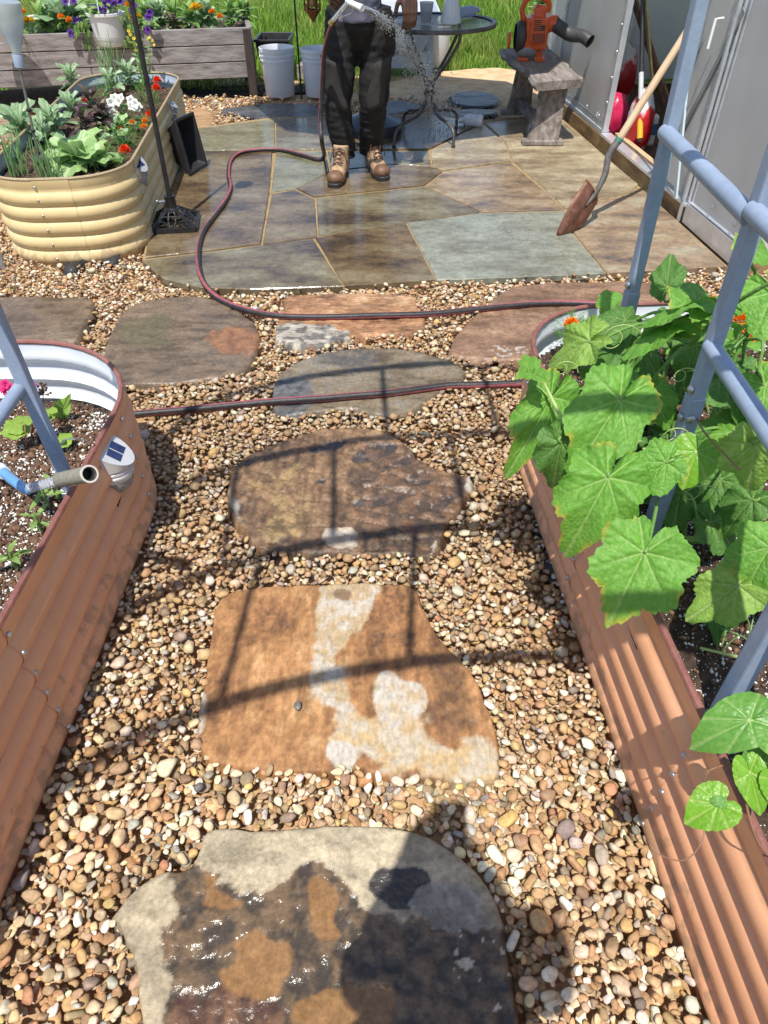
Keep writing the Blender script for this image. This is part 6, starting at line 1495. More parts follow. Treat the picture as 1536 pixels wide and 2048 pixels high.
heart = [leafmesh('heart_leaf', HEART, (.14, .34, .02), (.2, .43, .03), (.36, .5, .12), 0, 9, .16, .16, .03, 3, veins=(0, 35, 75, 130), seed=11, m=M_leaf2, vw=.009), leafmesh('heart_leaf', HEART, (.10, .28, .04), (.15, .34, .06), (.3, .44, .14), 0, 9, .24, .12, .05, 3, veins=(0, 35, 75, 130), seed=12, m=M_leaf2, vw=.009)]
UP = Vector((0, 0, 1)); CAMP = Vector((0, 0, CAM_H))
def place_leaf(root, me, J, T, wsc=1.0, upw=.6, camw=.5, roll=0.0, name='leaf', label=None):
    J = Vector(J); T = Vector(T); y = T - J; L = y.length; y.normalize()
    n = UP * upw + (CAMP - J).normalized() * camw; n = (n - y * n.dot(y)).normalized(); x = y.cross(n).normalized()
    if roll: q = Matrix.Rotation(roll, 3, y); x = q @ x; n = q @ n
    M = Matrix(((x.x * L * wsc, y.x * L, n.x * L, J.x), (x.y * L * wsc, y.y * L, n.y * L, J.y), (x.z * L * wsc, y.z * L, n.z * L, J.z), (0, 0, 0, 1)))
    o = meshobj(name, me, root); o.matrix_basis = Matrix.Translation(-root.location) @ M
    if label: o['label'] = label
    return o
M_stem = mat('green_stem', [(.12, .26, .05), (.2, .36, .09)], 20, rough=.5, bump=.3, bscale=120, transl=.1)
M_stemy = mat('yellow_green_stem', [(.3, .42, .12), (.4, .5, .18)], 20, rough=.5)
M_redstem = mat('reddish_vine', [(.2, .09, .05), (.28, .16, .08)], 20, rough=.5)
def stem(root, pts, r, name='stem', m=None, n=7):
    q = spline(pts, 6); mb = MB(); k = len(q); mb.tube(q, [r * (1 - .35 * i / k) for i in range(k)], n); return obj(name, mb, m or M_stem, root)
# explicit cucumber leaves: junction px, z, tip px, z, width, variant, up weight, camera weight
def cucumbers():
    N1 = P(1330, 1062, .33); N2 = P(1300, 760, .42); N3 = P(1470, 900, .40)
    plants = {
      'a': (P(1325, 1065, .3), 'big cucumber plant spilling over the rim of the right bed by the second trellis leg'),
      'b': (P(1300, 860, .3), 'cucumber plant climbing at the far trellis leg with nearly level top leaves'),
      'c': (P(1500, 1010, .3), 'cucumber plant at the right picture edge inside the right bed'),
      'd': (P(1560, 1215, .3), 'low cucumber seedling with two leaves over the dark soil, right of the metal foot cap')}
    R = {k: thing('cucumber_plant', v[0], v[1], 'cucumber plant') for k, v in plants.items()}
    Lf = [('a', 1240, 800, .66, 1152, 938, .55, .74, 0, .4, .7), ('a', 1216, 955, .60, 1143, 1098, .49, .80, 1, .4, .7), ('a', 1288, 1105, .55, 1222, 1240, .45, .95, 2, .4, .7),
          ('a', 1332, 925, .63, 1258, 984, .57, .85, 0, .4, .7), ('a', 1102, 795, .60, 1035, 925, .50, .55, 1, .2, .8), ('a', 1122, 885, .56, 1106, 980, .46, .72, 4, .3, .7),
          ('b', 1385, 608, .84, 1266, 622, .78, .8, 3, 1, .05), ('b', 1395, 606, .84, 1462, 572, .83, .7, 0, 1, .05), ('b', 1335, 655, .78, 1200, 688, .70, .62, 3, 1, .1), ('b', 1345, 668, .76, 1245, 680, .70, .6, 0, 1, .15),
          ('b', 1178, 682, .66, 1093, 722, .58, .78, 5, .5, .5), ('b', 1250, 640, .68, 1185, 668, .66, .8, 4, .6, .4), ('b', 1335, 574, .74, 1338, 508, .80, .8, 4, 0, 1), ('b', 1210, 742, .60, 1160, 712, .60, .9, 4, .5, .6),
          ('b', 1280, 700, .60, 1330, 740, .56, .9, 4, .6, .5), ('b', 1300, 790, .55, 1345, 850, .50, .9, 0, .6, .6), ('b', 1260, 690, .62, 1215, 740, .58, .9, 4, .6, .5),
          ('c', 1545, 585, .86, 1600, 690, .80, .8, 0, .3, .6), ('c', 1508, 890, .70, 1500, 985, .60, .9, 5, .3, .8), ('c', 1440, 760, .60, 1540, 800, .55, .9, 4, .6, .4), ('c', 1450, 740, .58, 1400, 700, .56, .8, 4, .6, .4),
          ('c', 1470, 865, .52, 1390, 830, .5, .9, 0, .6, .5), ('c', 1440, 960, .48, 1395, 1030, .42, .9, 4, .6, .5), ('c', 1505, 1000, .5, 1440, 1060, .43, .9, 4, .6, .5), ('c', 1530, 770, .62, 1600, 850, .56, .9, 0, .6, .5), ('c', 1380, 880, .5, 1430, 940, .44, .9, 4, .6, .5),
          ('c', 1500, 500, .9, 1560, 485, .9, .8, 0, .5, .5), ('a', 1365, 960, .45, 1350, 1045, .40, .9, 4, .6, .5), ('a', 1420, 1045, .42, 1490, 1085, .38, .9, 4, .6, .5), ('a', 1160, 850, .52, 1170, 930, .48, .9, 4, .6, .5), ('b', 1390, 690, .58, 1370, 760, .52, .9, 4, .6, .5),
          ('d', 1476, 1172, .47, 1380, 1235, .40, .82, 5, .5, .7), ('d', 1540, 1095, .55, 1480, 1190, .47, .9, 0, .5, .7), ('d', 1440, 1215, .36, 1435, 1275, .33, .7, 4, .5, .7), ('d', 1560, 1130, .5, 1600, 1250, .4, .9, 1, .5, .7)]
    nodes = {'a': [P(1325, 1065, .3), P(1310, 1000, .40), P(1290, 900, .44), P(1240, 840, .48)], 'b': [P(1300, 860, .3), P(1320, 790, .45), P(1345, 700, .58), P(1390, 690, .66)], 'c': [P(1500, 1010, .3), P(1470, 900, .42), P(1480, 800, .5), P(1490, 680, .66)], 'd': [P(1590, 1210, .3), P(1560, 1180, .38)]}
    rr = random.Random(4)
    for k, jx, jy, jz, tx, ty, tz, wd, v, uw, cw in Lf:
        me = (cuc + cucd)[v]; J = P(jx, jy, jz); T = P(tx, ty, tz); place_leaf(R[k], me, J, T, wd, uw, cw, rr.uniform(-.15, .15), label='pale young leaf' if v == 5 else None)
        nd = min(nodes[k], key=lambda p: (p - J).length); back = (J - T).normalized() * .04
        stem(R[k], [nd, nd.lerp(J, .5) + Vector((0, 0, .05)), J + back * .6 - Vector((0, 0, .012)), J], .0042, 'leaf_stalk', M_stem)
    # low leaves under the canopy
    for i in range(34):
        J = Vector((rr.uniform(.64, 1.35), rr.uniform(1.3, 2.0), rr.uniform(.36, .52))); a = rr.uniform(0, 6.28); L = rr.uniform(.05, .12)
        k = 'b' if J.y > 1.6 else ('c' if J.x > .9 else 'a'); place_leaf(R[k], cucd[0] if rr.random() < .6 else cuc[i % 4], J, J + Vector((math.cos(a) * L, math.sin(a) * L, -.03)), .9, 1, .2)
        stem(R[k], [Vector((J.x + .03, J.y - .03, .29)), J - Vector((0, 0, .06)), J], .004, 'leaf_stalk')
    for k, nd in nodes.items(): stem(R[k], [nd[0] - Vector((0, 0, .03)), *nd[1:]] if len(nd) > 1 else nd, .0068, 'main_stem', M_stemy if k == 'a' else None, 8)
    stem(R['a'], [P(1330, 1066, .32), P(1380, 1078, .33), P(1450, 1072, .34), P(1536, 1060, .36)], .0075, 'main_stem', M_stemy); stem(R['a'], [P(1325, 1075, .31), P(1400, 1085, .32), P(1470, 1080, .33)], .0055, 'main_stem', M_stem)
    stem(R['c'], [P(1380, 690, .68), P(1430, 640, .78), P(1480, 600, .86), P(1550, 560, .92)], .0055, 'main_stem', M_stem)
    stem(R['c'], [P(1380, 770, .6), P(1400, 850, .66), P(1460, 920, .7), P(1480, 940, .7)], .0022, 'tendril', M_redstem)
    stem(R['a'], [P(1385, 907, .62), P(1420, 900, .62), P(1470, 925, .64)], .0016, 'tendril', M_stemy)
    place_leaf(R['a'], heart[0], P(1393, 903, .63), P(1364, 982, .57), 1.05, .3, .8, name='leaf', label='small glossy heart shaped leaf')
    # tendrils: fine coils
    for k, x, y, z, s in (('a', 1130, 745, .62, .03), ('b', 1240, 690, .72, .05), ('c', 1370, 760, .68, .03), ('c', 1400, 1000, .5, .04), ('a', 1350, 880, .62, .03)):
        c = P(x, y, z); pts = [c + Vector((s * (1 - t) * math.cos(9 * t), s * t * 1.2, s * (1 - t) * math.sin(9 * t))) for t in np.linspace(0, 1, 16)]; stem(R[k], [Vector(p) for p in pts], .0012, 'tendril', M_stemy, 5)
    # reaching shoot over the hose
    stem(R['a'], [P(1130, 850, .58), P(1100, 790, .62), P(1082, 755, .65), P(1062, 735, .67)], .004, 'shoot', M_stemy)
    for a, b in (((1062, 738), (1048, 705)), ((1062, 738), (1082, 718)), ((1058, 742), (1036, 752)), ((1070, 748), (1092, 760))): place_leaf(R['a'], cuc[2], P(*a, .67), P(*b, .68), .6, .3, .6)
    # yellow spent blossom bits
    for x, y in ((1475, 955), (1390, 1000), (1360, 1040)):
        place_leaf(R['c'], cucd[1], P(x, y, .36), P(x + 12, y + 26, .35), .5, .7, .4)
cucumbers()
def heart_vine():
    root = thing('heart_leaf_vine', P(1560, 1560, .3), 'vine with smooth heart shaped leaves at the lower right over the terracotta rim', 'vine')
    for jx, jy, jz, tx, ty, tz, wd, v in ((1500, 1440, .56, 1376, 1492, .52, .72, 1), (1545, 1430, .52, 1600, 1540, .5, .9, 1), (1500, 1545, .50, 1530, 1645, .46, .6, 0), (1560, 1560, .50, 1620, 1640, .46, .8, 0), (1438, 1608, .485, 1365, 1648, .46, .98, 0), (1540, 1500, .46, 1480, 1530, .44, .8, 1), (1445, 1605, .49, 1420, 1600, .49, .9, 1)):
        J = P(jx, jy, jz); place_leaf(root, heart[v], J, P(tx, ty, tz), wd, .4, .7)
    stem(root, [P(1560, 1560, .4), P(1480, 1530, .47), P(1420, 1540, .46), P(1408, 1570, .47), P(1405, 1600, .48)], .0017, 'vine_stem', M_redstem)
    stem(root, [P(1410, 1620, .47), P(1405, 1680, .45), P(1370, 1720, .44), P(1320, 1710, .43), P(1300, 1690, .43)], .0012, 'tendril', M_redstem, 5)
    stem(root, [P(1490, 1560, .47), P(1495, 1620, .46), P(1520, 1690, .45), P(1560, 1720, .44)], .002, 'vine_stem', M_redstem)
heart_vine()

# ------------------------------------------------------------------ flowers and small plants
kale = [leafmesh('kale_leaf', ([0, 10, 25, 45, 70, 110, 150, 180], [1, .95, .8, .58, .34, .16, .08, .04]), (.18, .31, .14), (.30, .44, .24), (.55, .64, .42), .16, 13, .3, .2, .11, 9, veins=(0,), seed=s, m=M_leaf2, na=60, nr=7, vw=.03) for s in (21, 22, 23)]
lett = [leafmesh('lettuce_leaf', ([0, 10, 25, 45, 70, 110, 150, 180], [1, .95, .82, .6, .36, .18, .08, .04]), (.26, .43, .14), (.38, .56, .22), (.6, .68, .45), .12, 11, .3, .16, .12, 8, veins=(0,), seed=s, m=M_leaf2, na=60, nr=7, vw=.03) for s in (25, 26)]
purp = [leafmesh('purple_leaf', OVATE, (.045, .018, .03), (.09, .04, .055), (.13, .07, .08), .1, 15, .3, .3, .04, 7, veins=(0,), seed=27, m=M_leaf2, na=36, nr=5), leafmesh('purple_leaf', OVATE, (.09, .10, .05), (.13, .08, .06), (.2, .14, .1), .1, 15, .3, .3, .04, 7, veins=(0,), seed=28, m=M_leaf2, na=36, nr=5)]
ovat = [leafmesh('green_leaf', OVATE, (.08, .2, .03), (.15, .31, .06), (.25, .38, .12), .04, 15, .3, .3, .03, 7, veins=(0,), seed=29, m=M_leaf2, na=28, nr=4), leafmesh('green_leaf', OVATE, (.17, .3, .06), (.26, .4, .09), (.3, .42, .15), .04, 15, .3, .3, .03, 7, veins=(0,), seed=30, m=M_leaf2, na=28, nr=4)]
rp = random.Random(99)
def rosette(name, base, label, cat, meshes, n, L, el=(20, 75), h=.06, wsc=.9, group=None, stemr=.005, leafname='leaf'):
    base = Vector(base); root = thing(name, base, label, cat, group); stem(root, [base - Vector((0, 0, .02)), base + Vector((0, 0, h * .5)), base + Vector((.005, 0, h))], stemr, 'stem')
    a = rp.uniform(0, 6)
    for i in range(n):
        a += 2.4 + rp.uniform(-.3, .3); t = i / max(1, n - 1); e = math.radians(el[0] + (el[1] - el[0]) * t + rp.uniform(-8, 8)); l = rp.uniform(*L) * (1 - .35 * t)
        J = base + Vector((math.cos(a) * .012, math.sin(a) * .012, h * (.25 + .75 * t))); T = J + Vector((math.cos(a) * math.cos(e), math.sin(a) * math.cos(e), math.sin(e))) * l
        place_leaf(root, meshes[i % len(meshes)], J, T, wsc, 1, .15, name=leafname)
    return root
B = lambda x, y, z=.335: P(x, y, z)
for i, (x, y, l, n) in enumerate(((52, 285, .21, 13), (148, 182, .16, 12), (150, 245, .18, 12), (112, 275, .17, 11), (262, 178, .16, 12), (228, 190, .13, 7), (285, 168, .13, 6), (95, 300, .14, 6), (238, 292, .11, 6))):
    lab = ['tall blue green kale at the left of the cream bed behind the black solar disc', 'blue green kale nearest the far left rim of the cream bed', 'blue green kale left of the purple leaved plant', 'blue green kale between the purple plant and the tall left kale', 'blue green kale at the far right of the cream bed', 'small kale behind the white petunias', 'small kale below the bolting stalks', 'small kale beside the black solar disc', 'small grey green kale between the red marigolds'][i]
    rosette('kale_plant', B(x, y), lab, 'kale', kale, n, (l * .45, l * .95), (10, 85), .12, .72)
rosette('lettuce_plant', B(158, 330), 'pale green lettuce at the front of the cream bed', 'lettuce', lett, 11, (.17, .22), (12, 78), .05, 1.05)
rosette('lettuce_plant', B(190, 335), 'pale green lettuce right of the first lettuce, near the front rim', 'lettuce', lett, 6, (.12, .16), (20, 70), .05, 1.0)
rosette('lettuce_plant', B(244, 262), 'bright yellow green lettuce behind the orange marigolds', 'lettuce', [lett[0]], 8, (.08, .11), (20, 70), .05, .9)
for i, (x, y, h) in enumerate(((196, 262, .20), (176, 276, .12), (216, 262, .12))):
    root = rosette('purple_basil', B(x, y), ['tall purple leaved basil in the middle of the cream bed', 'low purple basil left of the tall one', 'low purple basil right of the tall one'][i], 'basil', purp, 22 if i == 0 else 14, (.07, .11), (-5, 70), h, 1.1)
def blades(name, base, label, cat, n, L, m, spread=.35, w_=.0028, group=None):
    base = Vector(base); mb = MB()
    for i in range(n):
        a = rp.uniform(0, 6.28); l = rp.uniform(*L); s = rp.uniform(.05, spread); p = base + Vector((rp.gauss(0, .025), rp.gauss(0, .025), 0)); pts = [p + Vector((math.cos(a) * s * l * t ** 1.8, math.sin(a) * s * l * t ** 1.8, l * t * (1 - .15 * s * t))) for t in (0, .3, .6, .85, 1)]
        mb.tube(pts, [w_, w_, w_ * .9, w_ * .6, w_ * .15], 5)
    return tagp(obj(name, mb, m), label, cat, group)
M_chive = mat('chive_green', [(.12, .24, .08), (.2, .34, .12)], 20, rough=.5)
for (x, y, n, L, lab) in ((40, 348, 26, (.14, .24), 'chives at the front left inside the cream bed'), (100, 355, 26, (.10, .2), 'chives at the front rim of the cream bed under the lettuce'), (232, 175, 16, (.25, .38), 'long onion leaves at the far end of the cream bed'), (215, 178, 10, (.2, .3), 'thin onion leaves left of the long ones at the far end of the cream bed')):
    blades('chive_clump', B(x, y), lab, 'chives', n, L, M_chive)
M_fea = mat('feathery_green', [(.06, .17, .025), (.13, .27, .04)], 20, rough=.6, transl=.2)
def feather(root, base, r, h, n=150):
    mb = MB(); base = Vector(base)
    for i in range(n):
        a = rp.uniform(0, 6.28); u = rp.random() ** .5; c = base + Vector((math.cos(a) * r * u, math.sin(a) * r * u, h * rp.uniform(.1, 1) * (1.1 - .5 * u)))
        d = Vector((math.cos(a) + rp.gauss(0, .5), math.sin(a) + rp.gauss(0, .5), rp.uniform(.2, 1.2))).normalized(); l = rp.uniform(.02, .04); s = d.cross(UP).normalized()
        for k in range(4):
            p = c + d * (l * k / 4)
            for q in (-1, 1):
                e = p + (s * q + d * .8).normalized() * l * .35; w_ = d * .0022; mb.add([p, p + w_, e], [(0, 1, 2)])
        mb.add([c - s * .001, c + s * .001, c + d * l], [(0, 1, 2)])
    obj('foliage', mb, M_fea, root, smooth=False, kind='stuff')
M_or = flower_tint('orange_petal', (.85, .25, .01)); M_red = flower_tint('red_orange_petal', (.75, .06, .008)); M_ylw = flower_tint('yellow_petal', (.85, .55, .02)); M_pet = flower_tint('violet_petal', (.09, .02, .22)); M_wp = flower_tint('white_petal', (.78, .77, .72)); M_pk = flower_tint('magenta_petal', (.7, .03, .2))
def pompom(root, c, r, m, n=46, name='flower_head'):
    mb = MB(); c = Vector(c)
    for i in range(n):
        t = (i + .5) / n; ph = math.acos(1 - t * 1.25); a = i * 2.39996; d = Vector((math.sin(ph) * math.cos(a), math.sin(ph) * math.sin(a), math.cos(ph))); s = d.cross(UP); s = s.normalized() if s.length > .01 else Vector((1, 0, 0)); q = r * (.85 + .3 * rp.random()); w_ = r * .3
        e = c + d * q; mb.add([c + d * q * .2, e - s * w_ - d * r * .12, e + Vector((0, 0, r * .12)), e + s * w_ - d * r * .12], [(0, 1, 2), (0, 2, 3)])
    return obj(name, mb, m, root, smooth=False)
def trumpet(root, c, r, m, face=None, n=5, name='flower_head'):
    face = (face or Vector((rp.uniform(-.5, .5), -1, rp.uniform(.3, 1.2)))).normalized(); q = face.to_track_quat('Z', 'Y').to_matrix(); rows = []; k = n * 5
    for rr, z in ((.12, -.7), (.2, -.35), (.45, -.05), (.8, .08), (1, .02)):
        rows.append([Vector(c) + q @ Vector((rr * r * math.cos(2 * PI * j / k) * (1 + .16 * rr * math.cos(n * 2 * PI * j / k)), rr * r * math.sin(2 * PI * j / k) * (1 + .16 * rr * math.cos(n * 2 * PI * j / k)), z * r + .08 * r * rr * math.cos(2 * n * PI * 2 * j / k))) for j in range(k)])
    mb = MB(); mb.grid(rows, True); return obj(name, mb, m, root)
def marigold(base, heads, m, label, r=.028, fol=(.07, .12), group=None):
    base = Vector(base); root = thing('marigold', base, label, 'marigold', group); feather(root, base, *fol)
    for h in heads:
        h = Vector(h); stem(root, [base, base.lerp(h, .6) + Vector((0, 0, .01)), h - Vector((0, 0, .01))], .0022, 'stem'); pompom(root, h, r, m)
marigold(B(236, 336), [B(250, 303, .42)], M_red, 'feathery marigold with one large red flower at the front right of the cream bed', .031)
marigold(B(204, 312), [B(203, 291, .42), B(196, 296, .40)], M_red, 'red marigold behind the pale lettuces in the cream bed', .022, (.05, .09))
marigold(B(285, 268), [B(290, 243, .43), B(288, 254, .41), B(264, 246, .42), B(242, 259, .41)], M_or, 'marigold with four small orange flowers by the right rim of the cream bed', .018, (.08, .10))
marigold(B(303, 222), [B(315, 163, .5), B(313, 178, .47), B(301, 232, .40)], M_red, 'marigold with red flowers behind the black pole at the far right of the cream bed', .03, (.09, .13))
marigold(B(170, 226), [B(168, 203, .45)], M_red, 'marigold with a single red flower left of the purple basil', .025, (.04, .08))
marigold(B(86, 285), [B(86, 262, .42)], M_or, 'marigold with a tiny orange flower among the left kales', .014, (.03, .07))
def petunia(name, base, heads, m, label, r, cat='petunia', fol=.09, nl=26, L=(.03, .05)):
    base = Vector(base); root = thing(name, base, label, cat)
    for i in range(nl):
        a = rp.uniform(0, 6.28); u = rp.random() ** .6 * fol; J = base + Vector((math.cos(a) * u, math.sin(a) * u, rp.uniform(.01, .09))); l = rp.uniform(*L)
        place_leaf(root, ovat[i % 2], J, J + Vector((math.cos(a + rp.gauss(0, .6)) * l, math.sin(a) * l, rp.uniform(-.2, .8) * l)), 1.3, 1, .2)
    for h in heads:
        h = Vector(h); stem(root, [base, base.lerp(h, .6), h + Vector((0, .01, -.01))], .0018, 'stem', n=5); trumpet(root, h, r, m)
    return root
petunia('white_petunia', B(245, 240), [B(228, 196, .46), B(240, 196, .47), B(236, 203, .46), B(262, 200, .46), B(270, 208, .45), B(264, 212, .44), B(214, 221, .44), B(226, 226, .43), B(222, 205, .45), B(276, 214, .43)], M_wp, 'white petunias blooming in the middle of the cream bed', .027, nl=30)
# bolting stalks with yellow flowers
root = thing('bolting_stalks', B(285, 178), 'tall bolting brassica stalks with small yellow flowers at the far end of the cream bed', 'stalks')
for (x0, y0, x1, y1, z1) in ((288, 178, 262, 62, .86), (292, 178, 300, 75, .8), (284, 176, 275, 90, .75)):
    a = B(x0, y0); b = PV(x1, y1, a.y + .02); stem(root, [a, a.lerp(b, .5) + Vector((.01, 0, 0)), b], .0035, 'stem')
    for k in range(10):
        t = .3 + .7 * k / 10; p = a.lerp(b, t); an = k * 2.4; place_leaf(root, ovat[k % 2], p, p + Vector((math.cos(an) * .03, math.sin(an) * .03, .025)), .8)
    for k in range(3): trumpet(root, b + Vector((rp.gauss(0, .015), rp.gauss(0, .015), -.02 * k)), .01, M_ylw, n=4)
# hanging pot petunias
root = petunia('petunia', POT1, [PV(x, y, 6.85) for x, y in ((186, 17), (201, 19), (218, 3), (214, 10), (226, 4), (232, -4), (240, 2), (205, -6))], M_pet, 'violet petunias growing in the white hanging pot', .033, fol=.15, nl=60, L=(.04, .07))
for x, y in ((152, 40), (143, 67), (160, 45)): p = PV(x, y, 6.85); stem(root, [POT1 + Vector((-.1, -.05, 0)), POT1.lerp(p, .7) + Vector((0, 0, .05)), p], .002, 'stem', n=5); trumpet(root, p, .033, M_pet)
for k in range(46):
    s = rp.choice((-1, 1)); p = POT1 + Vector((s * rp.uniform(.13, .26), rp.uniform(-.12, .1), -rp.uniform(.0, .22))); place_leaf(root, ovat[k % 2], p, p + Vector((s * .02, -.02, -.05)), 1.0)
# flowers growing in the timber planter
def plant_row():
    A = Vector((-4.0, 6.62, .50)); Bv = Vector((-1.17, 7.22, .50)); d = (Bv - A); nrm_ = Vector((-d.y, d.x, 0)).normalized()
    def at(px, back=.25, z=.5):
        Y = 6.9
        for _ in range(3):
            p = PV(px, 20, Y); t = (p.x - A.x) / d.x; Y = A.y + d.y * t + back
        return Vector((p.x, Y, z))
    specs = [(45, 25, M_or, 'orange marigold in the timber planter right of the glass bulb'), (53, 40, M_ylw, 'yellow marigold below the orange one at the left of the timber planter'), (122, 35, M_or, 'orange marigold left of the white hanging pot, tallest of two'), (138, 42, M_or, 'orange marigold close to the white hanging pot'), (256, 12, M_or, 'orange marigold right of the white hanging pot'), (268, 32, M_ylw, 'yellow marigold behind the black pole in the timber planter'), (390, 13, M_ylw, 'bright yellow marigold cluster in the right half of the timber planter'), (424, 25, M_or, 'golden marigold near the right end of the timber planter'), (440, 35, M_or, 'lower golden marigold next to the right end of the timber planter')]
    for x, y, m, lab in specs:
        b = at(x, .12); hd = PV(x, y, b.y - .03); marigold(b, [hd, hd + Vector((.03, .02, -.01)), hd + Vector((-.025, .02, -.02))] if m is M_ylw else [hd], m, lab, .03, (.09, max(.06, hd.z - .5)))
    fill = [(20, 'leafy green plant in the left part of the timber planter'), (80, 'leafy plant behind the white basin'), (150, 'leafy plant left of the white hanging pot'), (185, 'leafy plant right behind the white hanging pot'), (290, 'leafy plant right of the black pole in the timber planter'), (315, 'pale leafy plant in the middle right of the timber planter'), (345, 'green plant left of the yellow marigolds'), (375, 'green plant under the yellow marigolds'), (408, 'green plant between the yellow and golden marigolds'), (460, 'tall leafy plant near the right end of the timber planter'), (485, 'leafy plant at the right end of the timber planter')]
    for i, (x, lab) in enumerate(fill):
        rosette('leafy_plant', at(x, rp.uniform(.2, .5), .47), lab, 'plant', (ovat, ovat, kale)[i % 3], 16, (.10, .2), (0, 80), .16, 1.0)
    rosette('kale_plant', at(118, .35), 'large grey blue kale standing behind the timber planter at left', 'kale', kale, 9, (.22, .3), (40, 85), .12, .9)
    rosette('purple_basil', at(340, .15, .48), 'dark purple leaved plant in the right half of the timber planter', 'basil', purp, 16, (.06, .1), (0, 70), .1, 1.2)
    petunia('petunia', at(282, .1, .5), [PV(x, y, 6.95) for x, y in ((265, 22), (300, 26), (295, 60), (268, 10), (296, 34))], M_pet, 'violet petunias spilling over the planter right of the black pole', .03, fol=.12, nl=34, L=(.04, .06))
    petunia('petunia', at(135, .2, .5), [PV(x, y, 6.8) for x, y in ((130, 3), (146, 2))], M_pet, 'violet petunias behind the orange marigolds at the left', .03, fol=.1, nl=24, L=(.04, .06))
plant_row()
# left terracotta bed
def left_bed():
    z = .21; b = P(40, 900, z)
    root = thing('geranium', b, 'sparse geranium with magenta flowers and scalloped leaves in the left terracotta bed', 'geranium')
    rnd = leafmesh('scalloped_leaf', ([0, 45, 90, 135, 165, 180], [1, .96, .9, .8, .6, .2]), (.2, .36, .05), (.32, .46, .08), (.4, .5, .15), .12, 9, .1, .12, .07, 7, veins=(0, 50, 110), seed=41, m=M_leaf2, na=40, nr=5)
    for jx, jy, tx, ty, zz in ((34, 850, 22, 866, .30), (30, 858, 42, 872, .29), (48, 842, 56, 830, .33), (92, 832, 104, 838, .30), (98, 826, 88, 818, .31), (118, 880, 126, 894, .25), (114, 884, 106, 876, .26)):
        J = P(jx, jy, zz); place_leaf(root, rnd, J, P(tx, ty, zz), 1.0, .7, .4); stem(root, [P(55 + (jx - 55) * .2, 895, z), P((jx + 55) / 2, (jy + 900) / 2, zz - .03), J], .0022, 'stem', M_redstem, 5)
    for x, y, zz in ((10, 768, .40), (20, 776, .39), (55, 762, .40), (62, 772, .39), (14, 782, .38), (4, 776, .39)): trumpet(root, P(x, y, zz), .014, M_pk, Vector((rp.uniform(-1, 1), -1, 1)))
    stem(root, [P(60, 895, z), P(30, 830, .3), P(12, 785, .38)], .0025, 'stem', M_redstem); stem(root, [P(60, 895, z), P(66, 830, .3), P(58, 775, .38)], .0025, 'stem', M_redstem)
    dead = thing('seed_head', P(86, 850, z), 'dried brown seed head on a thin stalk in the left terracotta bed', 'seed head')
    hd = P(86, 790, .33); stem(dead, [P(88, 850, z), hd], .002, 'stalk', M_redstem); mb = MB()
    for k in range(26):
        a = rp.uniform(0, 6.28); e = hd + Vector((math.cos(a) * rp.uniform(.005, .028), math.sin(a) * rp.uniform(.005, .02), rp.uniform(.0, .04))); mb.tube([hd, e], .001, 4); mb.ball(e, .004, 6, 4)
    obj('dry_florets', mb, M_bark, dead, kind='stuff')
    dr = thing('yellowing_seedling', P(125, 830, z), 'yellowing seedling with two upright leaves near the far wall of the left bed', 'seedling')
    place_leaf(dr, cucd[1], P(122, 826, .24), P(134, 798, .30), .5, .2, .9); place_leaf(dr, cucd[1], P(124, 828, .24), P(112, 806, .28), .4, .2, .9)
    for i, (x, y, lab) in enumerate(((92, 1000, 'small weed with narrow leaves under the blue pipe'), (112, 985, 'tiny weed right of the one beneath the blue pipe'), (78, 1050, 'small pale weed near the rim midway down the left bed'), (28, 1125, 'small weed at the left edge of the left bed'))):
        rosette('weed', P(x, y, z + .03), lab, 'weed', [ovat[1]], 6, (.03, .055), (5, 60), .04, .9)
left_bed()
# marigolds in the right bed
M0 = P(1142, 690, .35); marigold(M0, [P(1142, 650, .50)], M_or, 'orange marigold at the far left corner of the right terracotta bed', .022, (.05, .12))
marigold(P(1485, 720, .30), [P(1482, 640, .60), P(1498, 672, .58), P(1506, 628, .60)], M_or, 'marigold with three orange flowers right of the near trellis leg', .022, (.09, .24))
marigold(P(1430, 680, .30), [P(1425, 603, .46), P(1410, 672, .40)], M_or, 'orange marigold seen left of the near trellis leg beyond the cucumber leaves', .018, (.09, .12))
marigold(P(1400, 700, .30), [P(1412, 700, .36)], M_or, 'low orange marigold between the trellis legs', .02, (.07, .09))
blades('weed_grass', P(1490, 1290, .3), 'thin grassy weed on the dark soil below the lowest cucumber leaves', 'weed', 12, (.06, .11), M_chive, 1.2, .0018)
mb = MB(); mb.tube([P(1400, 1296, .31), P(1510, 1322, .31)], .003, 6); tagp(obj('dry_straw', mb, M_stemy), 'dry straw stalk lying on the soil of the right bed', 'straw')

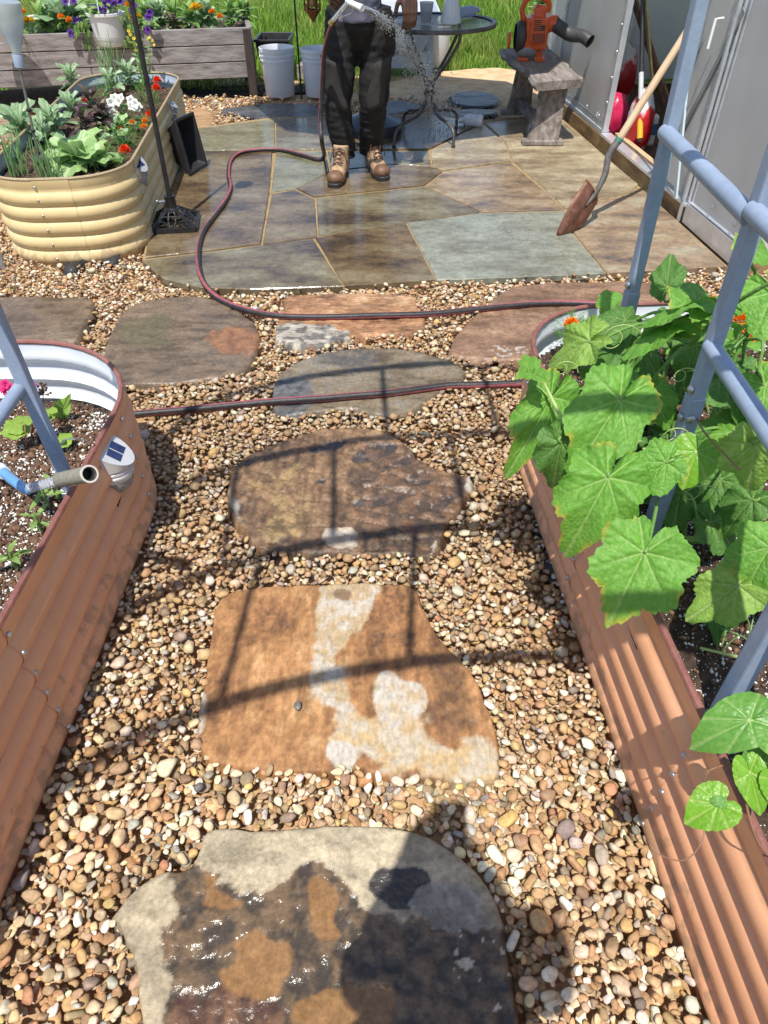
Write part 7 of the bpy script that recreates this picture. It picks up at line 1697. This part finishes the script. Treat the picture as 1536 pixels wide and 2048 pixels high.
# ------------------------------------------------------------------ grass
for i, (x, y, r_, h_, lab) in enumerate(((216, 292, .10, .10, 'low feathery filler between the lettuce and the kale'), (130, 318, .09, .09, 'feathery filler left of the pale lettuce'), (262, 300, .08, .10, 'feathery filler right of the small grey green kale'), (292, 202, .09, .14, 'tall feathery filler under the pole at the right rim'), (200, 205, .09, .12, 'feathery filler behind the purple basil'))):
    root = thing('feathery_plant', B(x, y), lab + ' of the cream bed', 'plant'); feather(root, B(x, y), r_, h_, 190)
def grass():
    r = np.random.default_rng(8); n = 120000
    y = 7.45 + (r.random(n) ** 1.25) * 9.5; hw = 2.2 + (y - 7.4) * .62; x = r.uniform(-1, 1, n) * (hw + 2.2)
    s = [P(*q) for q in ((780, 160), (870, 138), (1000, 128), (1120, 150), (1140, 260), (1000, 240), (930, 190), (840, 205), (700, 200))]; poly = [(p.x, p.y) for p in s]
    D = sdist(x, y, poly); nz = vnoise(x, y, .9, 5, 4)
    keep = (D < -.02 + (nz - .5) * .3) & ~((x > WALLX(np.minimum(y, 7.2)) - .05) & (y < 7.5) & (x < 4)) & ~((x < -1.0) & (y < 7.95) & (y > 7.2) & (x > -4.2) & (r.random(n) < .55))
    keep &= ~((nz < .36) & (y < 10.5) & (r.random(n) < .8))
    x, y, nz = x[keep], y[keep], nz[keep]; n = len(x)
    tall = .05 + .11 * ss(.4, .7, vnoise(x, y, .45, 15, 3)) + .12 * ss(9.2, 11.5, y) + .05 * ((x < 1) & (y > 8.2))
    tall = np.where(D[keep] > -.6, tall * .5, tall)
    h = tall * r.uniform(.5, 1.25, n); a = r.uniform(0, 6.28, n); le = h * r.uniform(.1, .6, n); w_ = r.uniform(.0025, .006, n) * (1 + (y - 7) * .12)
    dx, dy = np.cos(a), np.sin(a); b = r.uniform(0, 6.28, n); sx, sy = np.cos(b) * w_, np.sin(b) * w_; z0 = -.06
    V = np.stack([np.stack([x - sx, y - sy, np.full(n, z0)], 1), np.stack([x + sx, y + sy, np.full(n, z0)], 1), np.stack([x + dx * le * .35 + sx * .8, y + dy * le * .35 + sy * .8, z0 + h * .6], 1), np.stack([x + dx * le * .35 - sx * .8, y + dy * le * .35 - sy * .8, z0 + h * .6], 1), np.stack([x + dx * le, y + dy * le, z0 + h], 1)], 1).reshape(-1, 3)
    i = np.arange(n)[:, None] * 5; F = np.concatenate([i + [0, 1, 2], i + [0, 2, 3], i + [3, 2, 4]], 0)
    pal = np.array([(.15, .29, .03), (.21, .37, .04), (.3, .45, .06), (.42, .47, .11), (.09, .2, .03)]); c = pal[r.choice(5, n, p=(.25, .33, .22, .08, .12))] * r.uniform(.8, 1.2, (n, 1)); dry = ((nz < .45) | (tall < .07))[:, None] * .35; c = c * (1 - dry) + np.array([.40, .38, .12]) * dry
    C = np.concatenate([c, np.ones((n, 1))], 1); o = npmesh('grass', V, F, mat('grass_blade', None, 3, 2, rough=.6, attr='Col', grain=.15, transl=.4), kind='stuff', smooth=False, attrs={'Col': np.repeat(C, 5, 0)})
    tagp(o, 'sunlit uneven meadow grass behind the garden beds', 'grass')
grass()
# leafy weeds at the far right edge of the lawn beside the greenhouse
for i, (x, y, lab) in enumerate(((1105, 110, 'leafy bush in the grass behind the leaf blower'), (1075, 60, 'bushy weed in the grass above the leaf blower'), (1118, 40, 'tall leafy weed against the far corner of the greenhouse'))):
    b = P(x, y + 10, 0); rosette('leafy_bush', b, lab, 'bush', ovat, 60, (.10, .2), (-10, 85), .38, 1.2)
